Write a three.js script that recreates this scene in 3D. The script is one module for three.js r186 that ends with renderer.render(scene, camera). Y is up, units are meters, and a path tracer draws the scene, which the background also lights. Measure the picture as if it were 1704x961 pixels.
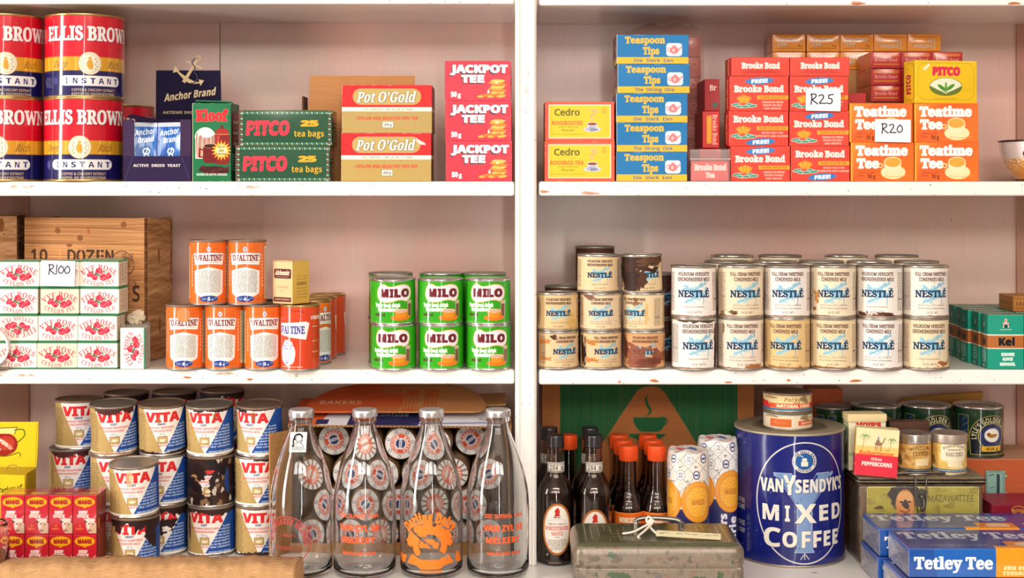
import * as THREE from 'three';
import { mergeGeometries } from 'three/addons/utils/BufferGeometryUtils.js';
import { RoundedBoxGeometry } from 'three/addons/geometries/RoundedBoxGeometry.js';
import { RectAreaLightUniformsLib } from 'three/addons/lights/RectAreaLightUniformsLib.js';

// ---------- camera, lights, exposure ----------
// Scale: the fronts of the shelves stand at z = 0 and the camera F metres before them, level with the upper shelf; the lens is shifted down.
const F = 2.3, HZ = 310, CX = 852;
const scene = new THREE.Scene();
const camera = new THREE.PerspectiveCamera(2 * Math.atan(480.5 / (F * 1000)) * 180 / Math.PI, 1704 / 961, 0.05, 40);
camera.position.set(0, 0, F);
camera.setViewOffset(1704, 961, 0, 170.5, 1704, 961);
const renderer = new THREE.WebGLRenderer({ antialias: true });
renderer.toneMapping = THREE.LinearToneMapping;
renderer.toneMappingExposure = 0.97;
renderer.shadowMap.enabled = true;
scene.background = new THREE.Color(0.55, 0.68, 0.85);
RectAreaLightUniformsLib.init();
// daylight through the shop windows behind the camera and one in the left wall: [x, y, z, width, height, turn, radiance]
const ROOM = { x0: -2.5, x1: 2.9, z1: 4.1, y0: -1.53, y1: 1.75 };
const WINDOWS = [
  [-1.62, 1.24, ROOM.z1, 1.2, 0.74, Math.PI, 8],
  [-0.1, 1.24, ROOM.z1, 1.2, 0.74, Math.PI, 8],
  [1.42, 1.24, ROOM.z1, 1.2, 0.74, Math.PI, 8],
  [ROOM.x0, 0.1, 1.3, 0.46, 2.1, Math.PI / 2, 20],
  [0.36, -0.3, ROOM.z1, 0.15, 2.1, Math.PI, 22],
];
const DAY = new THREE.Color(1.0, 0.975, 0.94);
for (const [x, y, z, w, h, turn, L] of WINDOWS) {
  const l = new THREE.RectAreaLight(DAY, L, w, h);
  l.position.set(x + Math.sin(turn) * 0.03, y, z + Math.cos(turn) * 0.03);
  l.lookAt(x + Math.sin(turn) * 2, y, z + Math.cos(turn) * 2);
  scene.add(l);
}
// one long lamp under the shop ceiling
const LAMP = [0.2, 1.62, 2.5, 2.4, 0.3];
{
  const l = new THREE.RectAreaLight(new THREE.Color(1, 0.95, 0.88), 18, LAMP[3], LAMP[4]);
  l.position.set(LAMP[0], LAMP[1] - 0.045, LAMP[2]); l.lookAt(LAMP[0], -3, LAMP[2]);
  scene.add(l);
}

// three bare bulbs on flexes in front of the shelves
const BULBS = [[-0.95, 0.86, 3.1], [0.42, 0.92, 3.3], [1.5, 0.84, 3.0]];
for (const [x, y, z] of BULBS) { const l = new THREE.PointLight(new THREE.Color(1, 0.78, 0.5), 0.5, 0, 2); l.position.set(x, y, z); l.shadow.radius = 1.6; l.castShadow = true; scene.add(l); }

// ---------- helpers ----------
const S = (z) => (F - z) / F;                                  // metres per 1000 picture units at depth z
const X = (px, z = 0) => (px - CX) / 1000 * S(z);
const Y1 = 0.0085, Y2 = -0.3045, Y3 = -0.630, BACK = -0.262;     // tops of the two shelves, of the counter, and the back wall
function rng(seed) { let s = (seed * 2654435761) >>> 0 || 1; return () => { s = (s + 0x6d2b79f5) | 0; let t = Math.imul(s ^ (s >>> 15), 1 | s); t = (t + Math.imul(t ^ (t >>> 7), 61 | t)) ^ t; return ((t ^ (t >>> 14)) >>> 0) / 4294967296; }; }
const used = {};
function numbered(n) { const k = (used[n] = (used[n] ?? -1) + 1); return k ? n + '_' + String(k).padStart(3, '0') : n; }
function shadow(m) { m.castShadow = true; m.receiveShadow = true; return m; }
function tag(o, name, label, category, group) { o.name = numbered(name); o.userData = { label, category }; if (group) o.userData.group = group; scene.add(o); return o; }
function thing(name, label, category, group) { return tag(new THREE.Group(), name, label, category, group); }
function part(parent, name, geo, mat, label) { const m = shadow(new THREE.Mesh(geo, mat)); m.name = name; if (label) m.userData.label = label; parent.add(m); return m; }
function single(name, geo, mat, label, category, group) { return tag(shadow(new THREE.Mesh(geo, mat)), name, label, category, group); }
function struct(name, geo, mat) { const m = shadow(new THREE.Mesh(geo, mat)); m.name = name; m.userData.kind = 'structure'; scene.add(m); return m; }
function at(o, x, y, z, ry = 0, rz = 0, rx = 0) { o.position.set(x, y + 0.0003, z); o.rotation.set(rx, ry, rz); return o; }
const std = (color, roughness = 0.6, o = {}) => new THREE.MeshPhysicalMaterial({ color, roughness, ...o });
function bx(w, h, d, x = 0, y = 0, z = 0) { return new THREE.BoxGeometry(w, h, d).translate(x, y, z); }
function rbx(w, h, d, r, x = 0, y = 0, z = 0, s = 2) { return new RoundedBoxGeometry(w, h, d, s, r).translate(x, y, z); }
function lathe(pts, n = 40) { return new THREE.LatheGeometry(pts.map(([x, y]) => new THREE.Vector2(Math.max(x, 0.00001), y)), n); }
function tube(pts, r, n = 24, k = 6, closed = false) { return new THREE.TubeGeometry(new THREE.CatmullRomCurve3(pts.map((p) => new THREE.Vector3(...p)), closed), n, r, k, closed); }
function merge(...g) { return mergeGeometries(g.map((q) => { const t = q.index ? q.toNonIndexed() : q; for (const a of Object.keys(t.attributes)) if (!['position', 'normal', 'uv'].includes(a)) t.deleteAttribute(a); return t; })); }

// printed sheets: each canvas carries the flat print of one kind of packaging, drawn in picture units at k pixels a unit
const SHEETS = {}, PAD = 3, PALE = new Set(['floor', 'paint', 'backpaint', 'price_cards', 'wood', 'kraft', 'hessian', 'case', 'bottle_prints', 'flaps', 'rose', 'green_box', 'caddy', 'cash_box', 'vita', 'malt']);
function sheet(name, k, defs) {
  let x = 0, y = 0, row = 0, W = 0; const put = {};
  for (const [key, [w, h]] of Object.entries(defs)) {
    const pw = Math.ceil(w * k) + 2 * PAD, ph = Math.ceil(h * k) + 2 * PAD;
    if (x + pw > 2040) { x = 0; y += row; row = 0; }
    put[key] = [x + PAD, y + PAD]; x += pw; row = Math.max(row, ph); W = Math.max(W, x);
  }
  const Hh = y + row, cv = document.createElement('canvas'); cv.width = W; cv.height = Hh;
  const c = cv.getContext('2d'), out = {};
  for (const [key, [w, h, draw]] of Object.entries(defs)) {
    const [ox, oy] = put[key];
    c.save(); c.beginPath(); c.rect(ox - PAD, oy - PAD, w * k + 2 * PAD, h * k + 2 * PAD); c.clip();
    c.translate(ox, oy); c.scale(k, k); c.lineCap = 'round'; c.lineJoin = 'round'; draw(c, w, h); c.restore();
    out[key] = { s: name, u0: ox / W, u1: (ox + w * k) / W, v1: 1 - oy / Hh, v0: 1 - (oy + h * k) / Hh };
  }
  if (!PALE.has(name)) { // old printing inks: deeper mid tones
    const im = c.getImageData(0, 0, W, Hh), d = im.data; for (let i = 0; i < d.length; i += 4) for (let e = 0; e < 3; e++) d[i + e] = 255 * Math.pow(d[i + e] / 255, 1.16);
    c.putImageData(im, 0, 0);
  }
  const t = new THREE.CanvasTexture(cv); t.colorSpace = THREE.SRGBColorSpace; t.magFilter = THREE.LinearFilter; t.anisotropy = 8;
  SHEETS[name] = { t, m: {} };
  return out;
}
// crinkled cling film and rough card, as fine relief
function reliefTexture(size, seed, kind) {
  const d = new Uint8Array(size * size), r = rng(seed), v = new Float32Array(size * size);
  if (kind === 'film') {
    for (let n = 0; n < 70; n++) {
      const x0 = r() * size, y0 = r() * size, a = (r() < 0.6 ? 1.57 : 0) + (r() - 0.5) * 1.1, L = size * (0.08 + r() * 0.25), w = 1.5 + r() * 5, s = r() < 0.5 ? -1 : 1;
      for (let q = -L; q < L; q++) for (let p = -w * 2; p <= w * 2; p++) {
        const x = Math.round(x0 + Math.cos(a) * q - Math.sin(a) * p + size * 4) % size, y = Math.round(y0 + Math.sin(a) * q + Math.cos(a) * p + size * 4) % size;
        v[y * size + x] += s * Math.exp(-p * p / (w * w)) * (1 - Math.abs(q) / L) * 0.3;
      }
    }
  } else for (let i = 0; i < v.length; i++) v[i] = (r() - 0.5) * 0.8;
  for (let i = 0; i < v.length; i++) d[i] = Math.max(0, Math.min(255, 128 + v[i] * 90));
  const rgba = new Uint8Array(size * size * 4); for (let i = 0; i < v.length; i++) { rgba[i * 4] = rgba[i * 4 + 1] = rgba[i * 4 + 2] = d[i]; rgba[i * 4 + 3] = 255; }
  const t = new THREE.DataTexture(rgba, size, size); t.wrapS = t.wrapT = THREE.RepeatWrapping; t.magFilter = THREE.LinearFilter; t.needsUpdate = true; return t;
}
const FILM = reliefTexture(256, 5, 'film');
FILM.repeat.set(3, 3);
const FINISH = {
  paper: { roughness: 0.5, specularIntensity: 0.5, clearcoat: 0.12, clearcoatRoughness: 0.3 },
  card: { roughness: 0.85, specularIntensity: 0.4 },
  tin: { roughness: 0.4, specularIntensity: 0.4, clearcoat: 1, clearcoatRoughness: 0.08 },
  label: { roughness: 0.6, specularIntensity: 0.5, clearcoat: 0.1, clearcoatRoughness: 0.4 },
  film: { roughness: 0.45, specularIntensity: 0.4, clearcoat: 1, clearcoatRoughness: 0.12, bumpMap: FILM, bumpScale: 0.001 },
  worn: { roughness: 0.4, metalness: 0.1, clearcoat: 0.3, clearcoatRoughness: 0.3 },
  print: { roughness: 0.5, transparent: true, alphaTest: 0.4, side: THREE.DoubleSide },
};
function M(region, finish = 'paper') {
  const s = SHEETS[region.s];
  return (s.m[finish] ??= new THREE.MeshPhysicalMaterial({ map: s.t, ...FINISH[finish] }));
}

// ---------- drawing ----------
function R_(c, x, y, w, h, col) { c.fillStyle = col; c.fillRect(x, y, w, h); }
function bg(c, w, h, col) { R_(c, -9, -9, w + 18, h + 18, col); }
function pathP(c, pts, close = true) { c.beginPath(); pts.forEach(([x, y], i) => (i ? c.lineTo(x, y) : c.moveTo(x, y))); if (close) c.closePath(); }
function poly(c, pts, col) { pathP(c, pts); c.fillStyle = col; c.fill(); }
function line(c, pts, lw, col, close = false) { pathP(c, pts, close); c.lineWidth = lw; c.strokeStyle = col; c.stroke(); }
function curve(c, pts, lw, col) {                                // a smooth pen stroke through points
  c.beginPath(); c.moveTo(...pts[0]);
  for (let i = 1; i < pts.length - 1; i++) c.quadraticCurveTo(pts[i][0], pts[i][1], (pts[i][0] + pts[i + 1][0]) / 2, (pts[i][1] + pts[i + 1][1]) / 2);
  c.lineTo(...pts[pts.length - 1]); c.lineWidth = lw; c.strokeStyle = col; c.stroke();
}
function ell(c, x, y, rx, ry, col, st, lw, rot = 0) { c.beginPath(); c.ellipse(x, y, rx, ry, rot, 0, 7); if (col) { c.fillStyle = col; c.fill(); } if (st) { c.lineWidth = lw || 1; c.strokeStyle = st; c.stroke(); } }
function rr(c, x, y, w, h, r, col, st, lw) { c.beginPath(); c.roundRect(x, y, w, h, r); if (col) { c.fillStyle = col; c.fill(); } if (st) { c.lineWidth = lw || 1; c.strokeStyle = st; c.stroke(); } }
// text centred on x, y: w wide and h high (capital letters); null width keeps the font's proportions
function T(c, s, x, y, w, h, col, o = {}) {
  c.save(); c.translate(x, y); if (o.rot) c.rotate(o.rot);
  c.font = (o.b === 0 ? '' : 'bold ') + '100px ' + (o.f || 'sans-serif'); c.textBaseline = 'alphabetic';
  const mw = c.measureText(s).width, sy = h / 72, sx = w ? w / mw : sy;
  c.transform(sx, 0, -(o.it || 0) * sy, sy, 0, 0);
  if (o.sh) { c.fillStyle = o.sh[2]; for (let q = 1; q <= 4; q++) c.fillText(s, -mw / 2 + o.sh[0] / sx * q / 4, 36 + o.sh[1] / sy * q / 4); }
  if (o.st) { c.lineWidth = o.lw * 2 / Math.sqrt(sx * sy); c.strokeStyle = o.st; c.strokeText(s, -mw / 2, 36); }
  if (col) { c.fillStyle = col; c.fillText(s, -mw / 2, 36); }
  if (o.bold2) { c.lineWidth = o.bold2 / Math.sqrt(sx * sy); c.strokeStyle = col; c.strokeText(s, -mw / 2, 36); }
  c.restore();
}
const SERIF = { f: 'serif' };
// text on an arc about x, y; angles in degrees from the top, clockwise; in = letters stand towards the centre
function arcT(c, s, x, y, r, a0, a1, h, col, o = {}) {
  const n = s.length, ws = []; c.font = 'bold 100px ' + (o.f || 'sans-serif'); let tot = 0;
  for (const ch of s) { const q = c.measureText(ch).width + 8; ws.push(q); tot += q; }
  let acc = 0;
  for (let i = 0; i < n; i++) {
    const a = (a0 + (a1 - a0) * (acc + ws[i] / 2) / tot) * Math.PI / 180; acc += ws[i];
    const aw = Math.abs(a1 - a0) * Math.PI / 180 * r * (ws[i] - 6) / tot;
    if (s[i] !== ' ') T(c, s[i], x + Math.sin(a) * r, y - Math.cos(a) * r, aw, h, col, { ...o, rot: a + (o.in ? Math.PI : 0) });
  }
}
function wordLine(c, x, y, w, h, col, r) { let q = 0; c.fillStyle = col; while (q < w) { const l = Math.min(w - q, h * (1.2 + r() * 4)); c.fillRect(x + q, y, l, h); q += l + h * 0.8; } }
function fine(c, x, y, w, h, n, col, seed = 1, ragged = 0) { const r = rng(seed), p = h / n; for (let i = 0; i < n; i++) { const ww = w * (1 - r() * ragged); wordLine(c, x + (w - ww) / 2, y + i * p, ww, p * 0.5, col, r); } }
function blob(c, x, y, rx, ry, seed, col, jag = 0.3) {
  const r = rng(seed), ph = [r() * 7, r() * 7, r() * 7, r() * 7], n = 44; c.beginPath();
  for (let i = 0; i < n; i++) { const a = i / n * Math.PI * 2, k = 1 + jag * (Math.sin(2 * a + ph[0]) * 0.45 + Math.sin(3 * a + ph[1]) * 0.35 + Math.sin(7 * a + ph[2]) * 0.25 + Math.sin(13 * a + ph[3]) * 0.2 + (r() - 0.5) * 0.35); c[i ? 'lineTo' : 'moveTo'](x + Math.cos(a) * rx * k, y + Math.sin(a) * ry * k); }
  c.closePath(); c.fillStyle = col; c.fill();
}
function edgeRag(c, w, y, depth, seed, col, x0 = 0, x1 = w, up = false) {   // a ragged stain hanging from an edge
  const r = rng(seed), n = 40, s = up ? -1 : 1; c.beginPath(); c.moveTo(x0, y - s * 5);
  for (let i = 0; i <= n; i++) { const q = i / n; c.lineTo(x0 + (x1 - x0) * q, y + s * depth * (0.25 + 0.45 * Math.abs(Math.sin(q * 5 + seed)) + 0.5 * r() * r())); }
  c.lineTo(x1, y - s * 5); c.closePath(); c.fillStyle = col; c.fill();
}
function specks(c, w, h, n, seed, cols, s = 0.6) { const r = rng(seed); for (let i = 0; i < n; i++) { c.fillStyle = cols[Math.floor(r() * cols.length)]; const q = s * (0.4 + r() * 1.2); c.fillRect(r() * w, r() * h, q, q * (0.5 + r())); } }
function scuff(c, w, h, seed, col = 'rgba(240,225,205,.8)', n = 14) {       // worn white board along the edges
  const r = rng(seed); for (let i = 0; i < n; i++) { const q = Math.floor(r() * 4), l = 1 + r() * r() * w * 0.12, t = 0.3 + r() * 0.7; c.fillStyle = col; if (q < 2) c.fillRect(r() * w, q ? h - t : 0, l, t); else c.fillRect(q === 2 ? 0 : w - t, r() * h, t, l * 0.6); }
  R_(c, 0, 0, 1 + r(), 1 + r(), col); R_(c, w - 1 - r(), 0, 2, 1 + r(), col); R_(c, w - 1.2, h - 1 - r(), 2, 2, col); R_(c, 0, h - 1, 1 + r(), 2, col);
}
const plain = (w, h, col, then) => [w, h, (c) => { bg(c, w, h, col); then && then(c, w, h); }];

// ---------- solid kinds ----------
const AX = { pz: [0, 1, 2, 1, 1, 1], nz: [0, 1, 2, -1, 1, -1], px: [2, 1, 0, -1, 1, 1], nx: [2, 1, 0, 1, 1, -1], py: [0, 2, 1, 1, -1, 1], ny: [0, 2, 1, 1, 1, -1] };
// a folded carton, base at y = 0 and centred: chamfered edges, faces that bow by b, printed regions f.pz (front), f.px, f.nx, f.py ...
function cartonGeo(w, h, d, f, { r = 0.001, b = 0.0012, seed = 1 } = {}) {
  const rd = rng(seed), dim = [w, h, d], P = [], N = [], U = [], I = [];
  for (const [key, [ua, va, na, us, vs, ns]] of Object.entries(AX)) {
    const reg = f[key] || (key === 'nz' ? f.pz : key === 'nx' ? f.px || f.pz : key === 'px' ? f.nx || f.pz : key === 'ny' ? f.py || f.pz : f.px || f.nx || f.pz);
    const du = dim[ua], dv = dim[va], bow = (key === 'ny' || key === 'py' ? 0 : b * (0.3 + rd() * 1.1) * (rd() < 0.75 ? 1 : -0.7)), start = P.length / 3;
    const ticks = (q) => [-q / 2, -q / 2 + r, -q / 4, 0, q / 4, q / 2 - r, q / 2], tu = ticks(du), tv = ticks(dv);
    for (const v of tv) for (const u of tu) {
      const p = [0, 0, 0]; p[ua] = u * us; p[va] = v * vs; p[na] = dim[na] / 2 * ns;
      const q = p.map((e, i) => Math.max(-dim[i] / 2 + r, Math.min(dim[i] / 2 - r, e)));
      let n = p.map((e, i) => e - q[i]); const L = Math.hypot(...n); n = n.map((e) => e / L);
      const s = q.map((e, i) => e + n[i] * r), cu = Math.cos(Math.PI * u / du), cv = Math.cos(Math.PI * v / dv);
      s[na] += ns * bow * cu * cv;
      n[ua] += us * bow * Math.PI / du * Math.sin(Math.PI * u / du) * cv; n[va] += vs * bow * Math.PI / dv * Math.sin(Math.PI * v / dv) * cu;
      const l2 = Math.hypot(...n);
      P.push(s[0], s[1] + h / 2, s[2]); N.push(n[0] / l2, n[1] / l2, n[2] / l2);
      U.push(reg.u0 + (u / du + 0.5) * (reg.u1 - reg.u0), reg.v0 + (v / dv + 0.5) * (reg.v1 - reg.v0));
    }
    for (let j = 0; j < 6; j++) for (let i = 0; i < 6; i++) { const a = start + j * 7 + i; I.push(a, a + 1, a + 8, a, a + 8, a + 7); }
  }
  const g = new THREE.BufferGeometry(); g.setAttribute('position', new THREE.Float32BufferAttribute(P, 3)); g.setAttribute('normal', new THREE.Float32BufferAttribute(N, 3)); g.setAttribute('uv', new THREE.Float32BufferAttribute(U, 2)); g.setIndex(I);
  return g;
}
let cartonSeed = 10;
// a carton as one thing: px = its left and right edge in picture units at its front zf, y = the height it stands on
function carton(name, label, group, px, y, zf, h, d, f, o = {}) {
  const w = (px[1] - px[0]) / 1000 * S(zf), m = single(name, cartonGeo(w, h, d, f, { seed: cartonSeed++, ...o }), M(f.pz, o.fin), label, o.cat || 'carton', group);
  return at(m, X((px[0] + px[1]) / 2, zf), y, zf - d / 2, o.ry || 0, o.rz || 0, o.rx || 0);
}
// printed wrap round a can: the region covers the half that faces the front and comes again on the back
function wrapGeo(R, y0, y1, reg, dent = 0, seed = 1, prof) {
  const r = rng(seed), dd = []; for (let i = 0; i < 5; i++) dd.push([r() * 6.28, y0 + r() * (y1 - y0), 0.25 + r() * 0.4, (0.15 + r() * 0.35) * (y1 - y0), r()]);
  const P = [], U = [], I = [], rows = dent || prof ? 14 : 2, n = 24;
  for (const half of [0, 1]) {
    const start = P.length / 3;
    for (let j = 0; j <= rows; j++) for (let i = 0; i <= n; i++) {
      const a = (i / n - 0.5) * Math.PI + half * Math.PI, y = y0 + (y1 - y0) * j / rows; let R2 = R * (prof ? prof(j / rows) : 1);
      for (const [da, dy, wa, wy, k] of dent ? dd : []) { const q = Math.atan2(Math.sin(a - da), Math.cos(a - da)); R2 -= dent * k * Math.exp(-(q * q) / (wa * wa) - ((y - dy) / wy) ** 2) * Math.min(1, 8 * (j / rows) * (1 - j / rows)); }
      P.push(Math.sin(a) * R2, y, Math.cos(a) * R2); U.push(reg.u0 + (reg.u1 - reg.u0) * i / n, reg.v0 + (reg.v1 - reg.v0) * j / rows);
    }
    for (let j = 0; j < rows; j++) for (let i = 0; i < n; i++) { const a = start + j * (n + 1) + i; I.push(a, a + 1, a + n + 2, a, a + n + 2, a + n + 1); }
  }
  const g = new THREE.BufferGeometry(); g.setAttribute('position', new THREE.Float32BufferAttribute(P, 3)); g.setAttribute('uv', new THREE.Float32BufferAttribute(U, 2)); g.setIndex(I); g.computeVertexNormals(); return g;
}
const metal = (col, rough, o = {}) => new THREE.MeshPhysicalMaterial({ color: col, roughness: rough, metalness: 0.9, ...o });
const MET = { steel: metal('#cfc9c0', 0.26), dull: metal('#a0958a', 0.42, { metalness: 0.7 }), brass: metal('#c9a76a', 0.28), bright: metal('#d6d2cc', 0.2), rust: metal('#8f7662', 0.5, { metalness: 0.5 }), dark: metal('#4b3a34', 0.5, { metalness: 0.6 }) };
const lidCache = {};
function lidGeo(R, H, style) {
  return (lidCache[[R, H, style]] ??= style === 'lever'
    ? lathe([[R - 0.0016, H - 0.004], [R + 0.0007, H - 0.0034], [R + 0.0007, H - 0.0006], [R, H], [R - 0.0012, H], [R - 0.002, H - 0.003], [R * 0.86, H - 0.0032], [R * 0.84, H - 0.002], [R * 0.82, H - 0.0012], [R * 0.78, H - 0.0014], [R * 0.76, H - 0.005], [R * 0.5, H - 0.0052], [R * 0.48, H - 0.0046], [0, H - 0.0048]], 36)
    : lathe([[R - 0.0016, H - 0.004], [R + 0.0007, H - 0.0034], [R + 0.0007, H - 0.0006], [R, H], [R - 0.0012, H], [R - 0.002, H - 0.0008], [R - 0.0024, H - 0.0032], [R * 0.84, H - 0.0032], [R * 0.81, H - 0.0026], [R * 0.62, H - 0.0026], [R * 0.6, H - 0.0021], [R * 0.58, H - 0.0026], [0, H - 0.0025]], 36));
}
const footGeo = (R) => (lidCache['f' + R] ??= lathe([[0, 0.002], [R - 0.003, 0.002], [R - 0.002, 0], [R, 0], [R + 0.0007, 0.0006], [R + 0.0007, 0.0032], [R - 0.0014, 0.004]], 36));
// a can as a group: wrap, lid, bottom rim
function can(name, label, group, x, y, z, R, H, reg, o = {}) {
  const g = thing(name, label, o.cat || 'can', group);
  const w = part(g, o.wrap || 'label', wrapGeo(R, 0.0028, H - 0.0028, reg, o.dent || 0, o.seed || 1, o.prof), M(reg, o.fin || 'tin')); w.rotation.y = (o.turn || 0) + Math.atan2(-x, F - z); // labels were set to face the shopper
  part(g, 'lid', lidGeo(R, H, o.lid), o.lidMat || MET.steel);
  part(g, 'bottom_rim', footGeo(R), o.rimMat || o.lidMat || MET.steel);
  return at(g, x, y, z, o.ry || 0, o.rz || 0, o.rx || 0);
}

// ---------- the shop ----------
const wallPaint = std('#a3978b', 0.85), ceilPaint = std('#cfc8bd', 0.9), frameWood = std('#e8e2d6', 0.5);
const floorMat = (() => {
  const reg = sheet('floor', 1, { a: [512, 512, (c, w, h) => { bg(c, w, h, '#5f4536'); const r = rng(3); for (let i = 0; i < 8; i++) { R_(c, 0, i * 64, w, 62, ['#644838', '#5a4133', '#6a4e3e'][i % 3]); for (let q = 0; q < 60; q++) R_(c, r() * w, i * 64 + r() * 62, 20 + r() * 120, 0.8, 'rgba(90,50,35,.25)'); } }] });
  const t = SHEETS[reg.a.s].t; t.wrapS = t.wrapT = THREE.RepeatWrapping; t.repeat.set(5, 5);
  return new THREE.MeshPhysicalMaterial({ map: t, roughness: 0.45 });
})();
const { x0, x1, y0, y1, z1 } = ROOM, zb = -0.5, WT = 0.15;
struct('floor', bx(x1 - x0 + 2 * WT, 0.12, z1 - zb + 2 * WT, (x0 + x1) / 2, y0 - 0.06, (z1 + zb) / 2), floorMat);
struct('ceiling', bx(x1 - x0 + 2 * WT, 0.12, z1 - zb + 2 * WT, (x0 + x1) / 2, y1 + 0.06, (z1 + zb) / 2), ceilPaint);
struct('wall_back', bx(x1 - x0 + 2 * WT, y1 - y0, WT, (x0 + x1) / 2, (y0 + y1) / 2, zb - WT / 2), wallPaint);
struct('wall_right', bx(WT, y1 - y0, z1 - zb, x1 + WT / 2, (y0 + y1) / 2, (z1 + zb) / 2), wallPaint);
{ // walls with real openings: boxes round each window
  const pieces = []; let x = x0 - WT;
  for (const [wx, wy, , w, h] of WINDOWS.slice(0, 3)) {
    pieces.push(bx(wx - w / 2 - x, y1 - y0, WT, (x + wx - w / 2) / 2, (y0 + y1) / 2, z1 + WT / 2 + 0.02));
    if (wx !== WINDOWS[1][0]) pieces.push(bx(w, wy - h / 2 - y0, WT, wx, (wy - h / 2 + y0) / 2, z1 + WT / 2 + 0.02));
    pieces.push(bx(w, y1 - wy - h / 2, WT, wx, (y1 + wy + h / 2) / 2, z1 + WT / 2 + 0.02));
    x = wx + w / 2;
  }
  pieces.push(bx(x1 + WT - x, y1 - y0, WT, (x + x1 + WT) / 2, (y0 + y1) / 2, z1 + WT / 2 + 0.02));
  { // below the middle light the wall leaves a tall narrow opening
    const [dx, dy, , dw, dh] = WINDOWS[4], [mx, my, , mw, mh] = WINDOWS[1], zz = z1 + WT / 2 + 0.02, lo = mx - mw / 2, hi = mx + mw / 2, top = my - mh / 2;
    pieces.push(bx(dx - dw / 2 - lo, top - y0, WT, (dx - dw / 2 + lo) / 2, (top + y0) / 2, zz));
    if (hi > dx + dw / 2) pieces.push(bx(hi - dx - dw / 2, top - y0, WT, (hi + dx + dw / 2) / 2, (top + y0) / 2, zz));
    pieces.push(bx(dw, dy - dh / 2 - y0, WT, dx, (dy - dh / 2 + y0) / 2, zz), bx(dw, top - dy - dh / 2, WT, dx, (top + dy + dh / 2) / 2, zz));
  }
  struct('wall_front', merge(...pieces), wallPaint);
  const [, wy, wz, w, h] = WINDOWS[3];
  struct('wall_left', merge(bx(WT, y1 - y0, wz - w / 2 - zb, x0 - WT / 2 - 0.02, (y0 + y1) / 2, (wz - w / 2 + zb) / 2), bx(WT, y1 - y0, z1 - wz - w / 2, x0 - WT / 2 - 0.02, (y0 + y1) / 2, (z1 + wz + w / 2) / 2),
    bx(WT, wy - h / 2 - y0, w, x0 - WT / 2 - 0.02, (wy - h / 2 + y0) / 2, wz), bx(WT, y1 - wy - h / 2, w, x0 - WT / 2 - 0.02, (y1 + wy + h / 2) / 2, wz)), wallPaint);
}
const paneMat = new THREE.MeshStandardMaterial({ color: '#ffffff', emissive: DAY, emissiveIntensity: 2.5, roughness: 0.3 });
WINDOWS.forEach(([x, y, z, w, h, turn], i) => {
  const g = new THREE.Group(); g.name = 'window_' + (i + 1); g.userData.kind = 'structure'; scene.add(g);
  g.position.set(x, y, z); g.rotation.y = turn;
  part(g, 'pane', bx(w, h, 0.01, 0, 0, -0.03), paneMat);
  const t = 0.05; part(g, 'window_frame', merge(bx(w, t, 0.05, 0, h / 2 - t / 2, -0.08 + 0.06), bx(w, t, 0.05, 0, -h / 2 + t / 2, -0.02), bx(t, h, 0.05, -w / 2 + t / 2, 0, -0.02), bx(t, h, 0.05, w / 2 - t / 2, 0, -0.02), bx(0.03, h, 0.04, 0, 0, -0.015), bx(w, 0.03, 0.04, 0, h * 0.2, -0.015)), frameWood);
});
{
  const g = thing('ceiling_light', 'long white ceiling lamp hung over the middle of the shop', 'lamp');
  part(g, 'housing', rbx(LAMP[3] + 0.04, 0.1, LAMP[4] + 0.04, 0.01, 0, 0.02, 0), std('#f2f0ea', 0.5));
  part(g, 'diffuser', bx(LAMP[3], 0.01, LAMP[4], 0, -0.035, 0), new THREE.MeshStandardMaterial({ color: '#fff', emissive: new THREE.Color(1, 0.93, 0.82), emissiveIntensity: 2 }));
  part(g, 'rod', new THREE.CylinderGeometry(0.008, 0.008, 0.07, 8).translate(0, 0.1, 0), MET.dull);
  at(g, LAMP[0], LAMP[1], LAMP[2]);
}

BULBS.forEach(([x, y, z], i) => {
  const g = thing('pendant_lamp', 'bare glowing bulb hung on a dark flex, ' + ['left', 'middle', 'right'][i] + ' of three in the shop', 'lamp', 'bare bulbs in the shop'), top = y1 - y;
  part(g, 'bulb', lathe([[0, -0.037], [0.018, -0.032], [0.032, -0.016], [0.035, 0], [0.03, 0.018], [0.018, 0.038], [0.0145, 0.05], [0, 0.051]], 24), new THREE.MeshStandardMaterial({ color: '#fff', emissive: new THREE.Color(1, 0.78, 0.5), emissiveIntensity: 3 }));
  part(g, 'holder', lathe([[0, 0.05], [0.017, 0.05], [0.017, 0.085], [0.006, 0.095], [0, 0.095]], 20), std('#2b2521', 0.5)); part(g, 'flex', new THREE.CylinderGeometry(0.0025, 0.0025, top - 0.094, 8).translate(0, 0.094 + (top - 0.094) / 2, 0), std('#2b2521', 0.7));
  g.position.set(x, y, z);
});

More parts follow.
